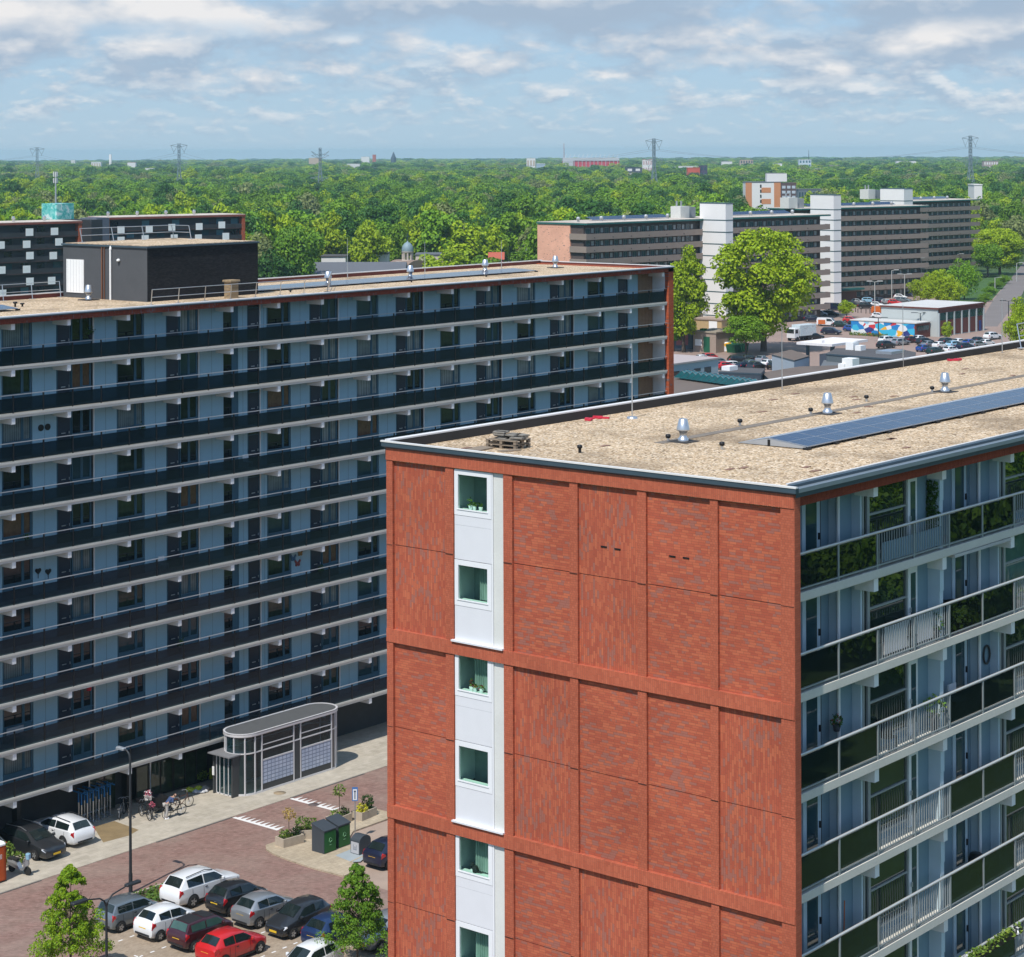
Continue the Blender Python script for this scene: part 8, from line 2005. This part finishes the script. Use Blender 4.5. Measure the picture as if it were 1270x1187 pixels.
# telecom mast
x,y,_ = at_depth(69,900); t_ = thing('telecom_mast','grey telecom mast with white panel antennas at the left','telecom mast',(x,y,0))
m = MB(); m.tube([(0,0,0),(0,0,33)],[.6,.3],8); link('pole', m.mesh('pole',[ALUD]), t_); m = MB()
for z_ in (29.5,32.2):
    for a in (0,2.1,4.2): m.box(.8*math.cos(a)-.25,.8*math.cos(a)+.25,.8*math.sin(a)-.2,.8*math.sin(a)+.2,z_-1.1,z_+1.0,0)
link('antenna', m.mesh('antenna',[WHITEW]), t_)
# ---------------------------------------------------------------- pylons and wires
PYM = mat('pylon_steel',(.20,.26,.30),.6,.2,var=.1)
def pylon(px, d, top_y, lb, style=0):
    x, y, _ = at_depth(px, d); h = ZC+(187.5-top_y)*d/CF; t_ = thing('pylon', lb, 'pylon', (x,y,0), math.atan2(RT[1],RT[0])+.25, 'power pylons')
    m = MB(); w0, w1 = 3.6, .8; n = 11; W_ = .26
    wd = lambda z: w0+(w1-w0)*min(1,(z/h)/.62) if z/h < .62 else w1
    zs = [h*(i/n)**.9 for i in range(n+1)]
    for za, zb in zip(zs[:-1], zs[1:]):
        a, b = wd(za), wd(zb)
        ca = [(-a,-a),(a,-a),(a,a),(-a,a)]; cb = [(-b,-b),(b,-b),(b,b),(-b,b)]
        for i in range(4):
            j = (i+1)%4
            m.bar((*ca[i],za),(*cb[i],zb),W_*1.3); m.bar((*ca[i],za),(*cb[j],zb),W_*.75); m.bar((*ca[j],za),(*cb[i],zb),W_*.75); m.bar((*cb[i],zb),(*cb[j],zb),W_*.7)
    link('lattice', m.mesh('lattice',[PYM]), t_)
    arms = ((.97,6.2),(.70,6.2)) if style == 0 else ((.86,6.8),(.47,7.5))
    for f, r_ in arms:
        m = MB(); z = h*f
        for s_ in (1,-1):
            if style == 0:
                m.bar((s_*w1,0,z+1.2),(s_*r_,0,z),W_); m.bar((s_*w1,0,z-1.0),(s_*r_,0,z),W_); m.bar((s_*r_,0,z),(s_*r_*.62,0,z-h*.105),W_*.8); m.bar((s_*w1*1.2,0,z),(s_*r_*.62,0,z-h*.105),W_*.8)
                m.bar((s_*r_*.62,0,z-h*.105),(s_*r_*.62,0,z-h*.125),W_*1.1)
            else:
                m.bar((s_*w1,0,z),(s_*r_,0,z+3.6 if f > .6 else z),W_*1.1); m.bar((s_*w1,0,z-2.2),(s_*r_,0,z+3.4 if f > .6 else z-.2),W_); m.bar((s_*w1,0,z+1.6),(s_*r_,0,z+.2),W_); m.bar((s_*r_,0,z+.2),(s_*w1,0,z-2.2),W_)
        link('cross_arm', m.mesh('cross_arm',[PYM]), t_)
    return (x,y,h,arms)
PY = [pylon(46,1850,180,'lattice pylon at the far left with two cross arms'),pylon(222,1600,176,'lattice pylon behind the dark flats with two cross arms'),pylon(397,1650,182,'stocky lattice pylon with raised arms, third from the left',1),pylon(811,1500,172,'lattice pylon right of the stadium'),pylon(1203.5,1480,170,'lattice pylon above the right end of the gallery flats')]
WIRE = mat('wire',(.16,.18,.20),.6,var=0)
def span(a, b, fa, fb, sag, lb, ext=False):
    m = MB(); rot = math.atan2(RT[1],RT[0])+.25; c_, s_ = math.cos(rot), math.sin(rot)
    for (f1, r1), (f2, r2) in zip(a[3], b[3]):
        for sd_ in (1,-1):
            pa = Vector((a[0]+c_*sd_*r1*.62,a[1]+s_*sd_*r1*.62,a[2]*f1-a[2]*.125)); pb = Vector((b[0]+c_*sd_*r2*.62,b[1]+s_*sd_*r2*.62,b[2]*f2-b[2]*.125))
            m.tube([pa.lerp(pb,t_)-Vector((0,0,4*sag*t_*(1-t_))) for t_ in np.linspace(0,1,17)],.055,4,0,False)
    tag(m.build('power_line',[WIRE]),lb,'power line','power lines between the pylons')
ext_l = (*at_depth(-130,2100)[:2],48,PY[0][3]); ext_r = (*at_depth(1600,1500)[:2],50,PY[4][3])
span(ext_l,PY[0],0,0,6,'wires running off the left edge from the first pylon'); span(PY[0],PY[1],0,0,7,'wires between the two left-hand pylons'); span(PY[1],PY[2],0,0,7,'wires between the second and the stocky pylon'); span(PY[3],PY[4],0,0,8,'wires between the two right-hand pylons'); span(PY[4],ext_r,0,0,8,'wires running off the right edge from the last pylon'); span(PY[2],PY[3],0,0,9,'long wires between the stocky pylon and the one by the stadium')
# ---------------------------------------------------------------- air
hz = MB(); hz.box(-300,7000,-3500,7500,-12.,52.,0)
HZ = bpy.data.materials.new('haze_air'); HZ.use_nodes = True; t = HZ.node_tree; t.nodes.clear(); ou = t.nodes.new('ShaderNodeOutputMaterial'); pv = t.nodes.new('ShaderNodeVolumePrincipled'); t.links.new(pv.outputs[0], ou.inputs['Volume'])
pv.inputs['Color'].default_value = (.60,.90,1.,1); pv.inputs['Density'].default_value = .000085; pv.inputs['Anisotropy'].default_value = .1
HZ.cycles.homogeneous_volume = True if hasattr(HZ.cycles,'homogeneous_volume') else None
o = hz.build('haze',[HZ]); tag(o, kind='stuff')
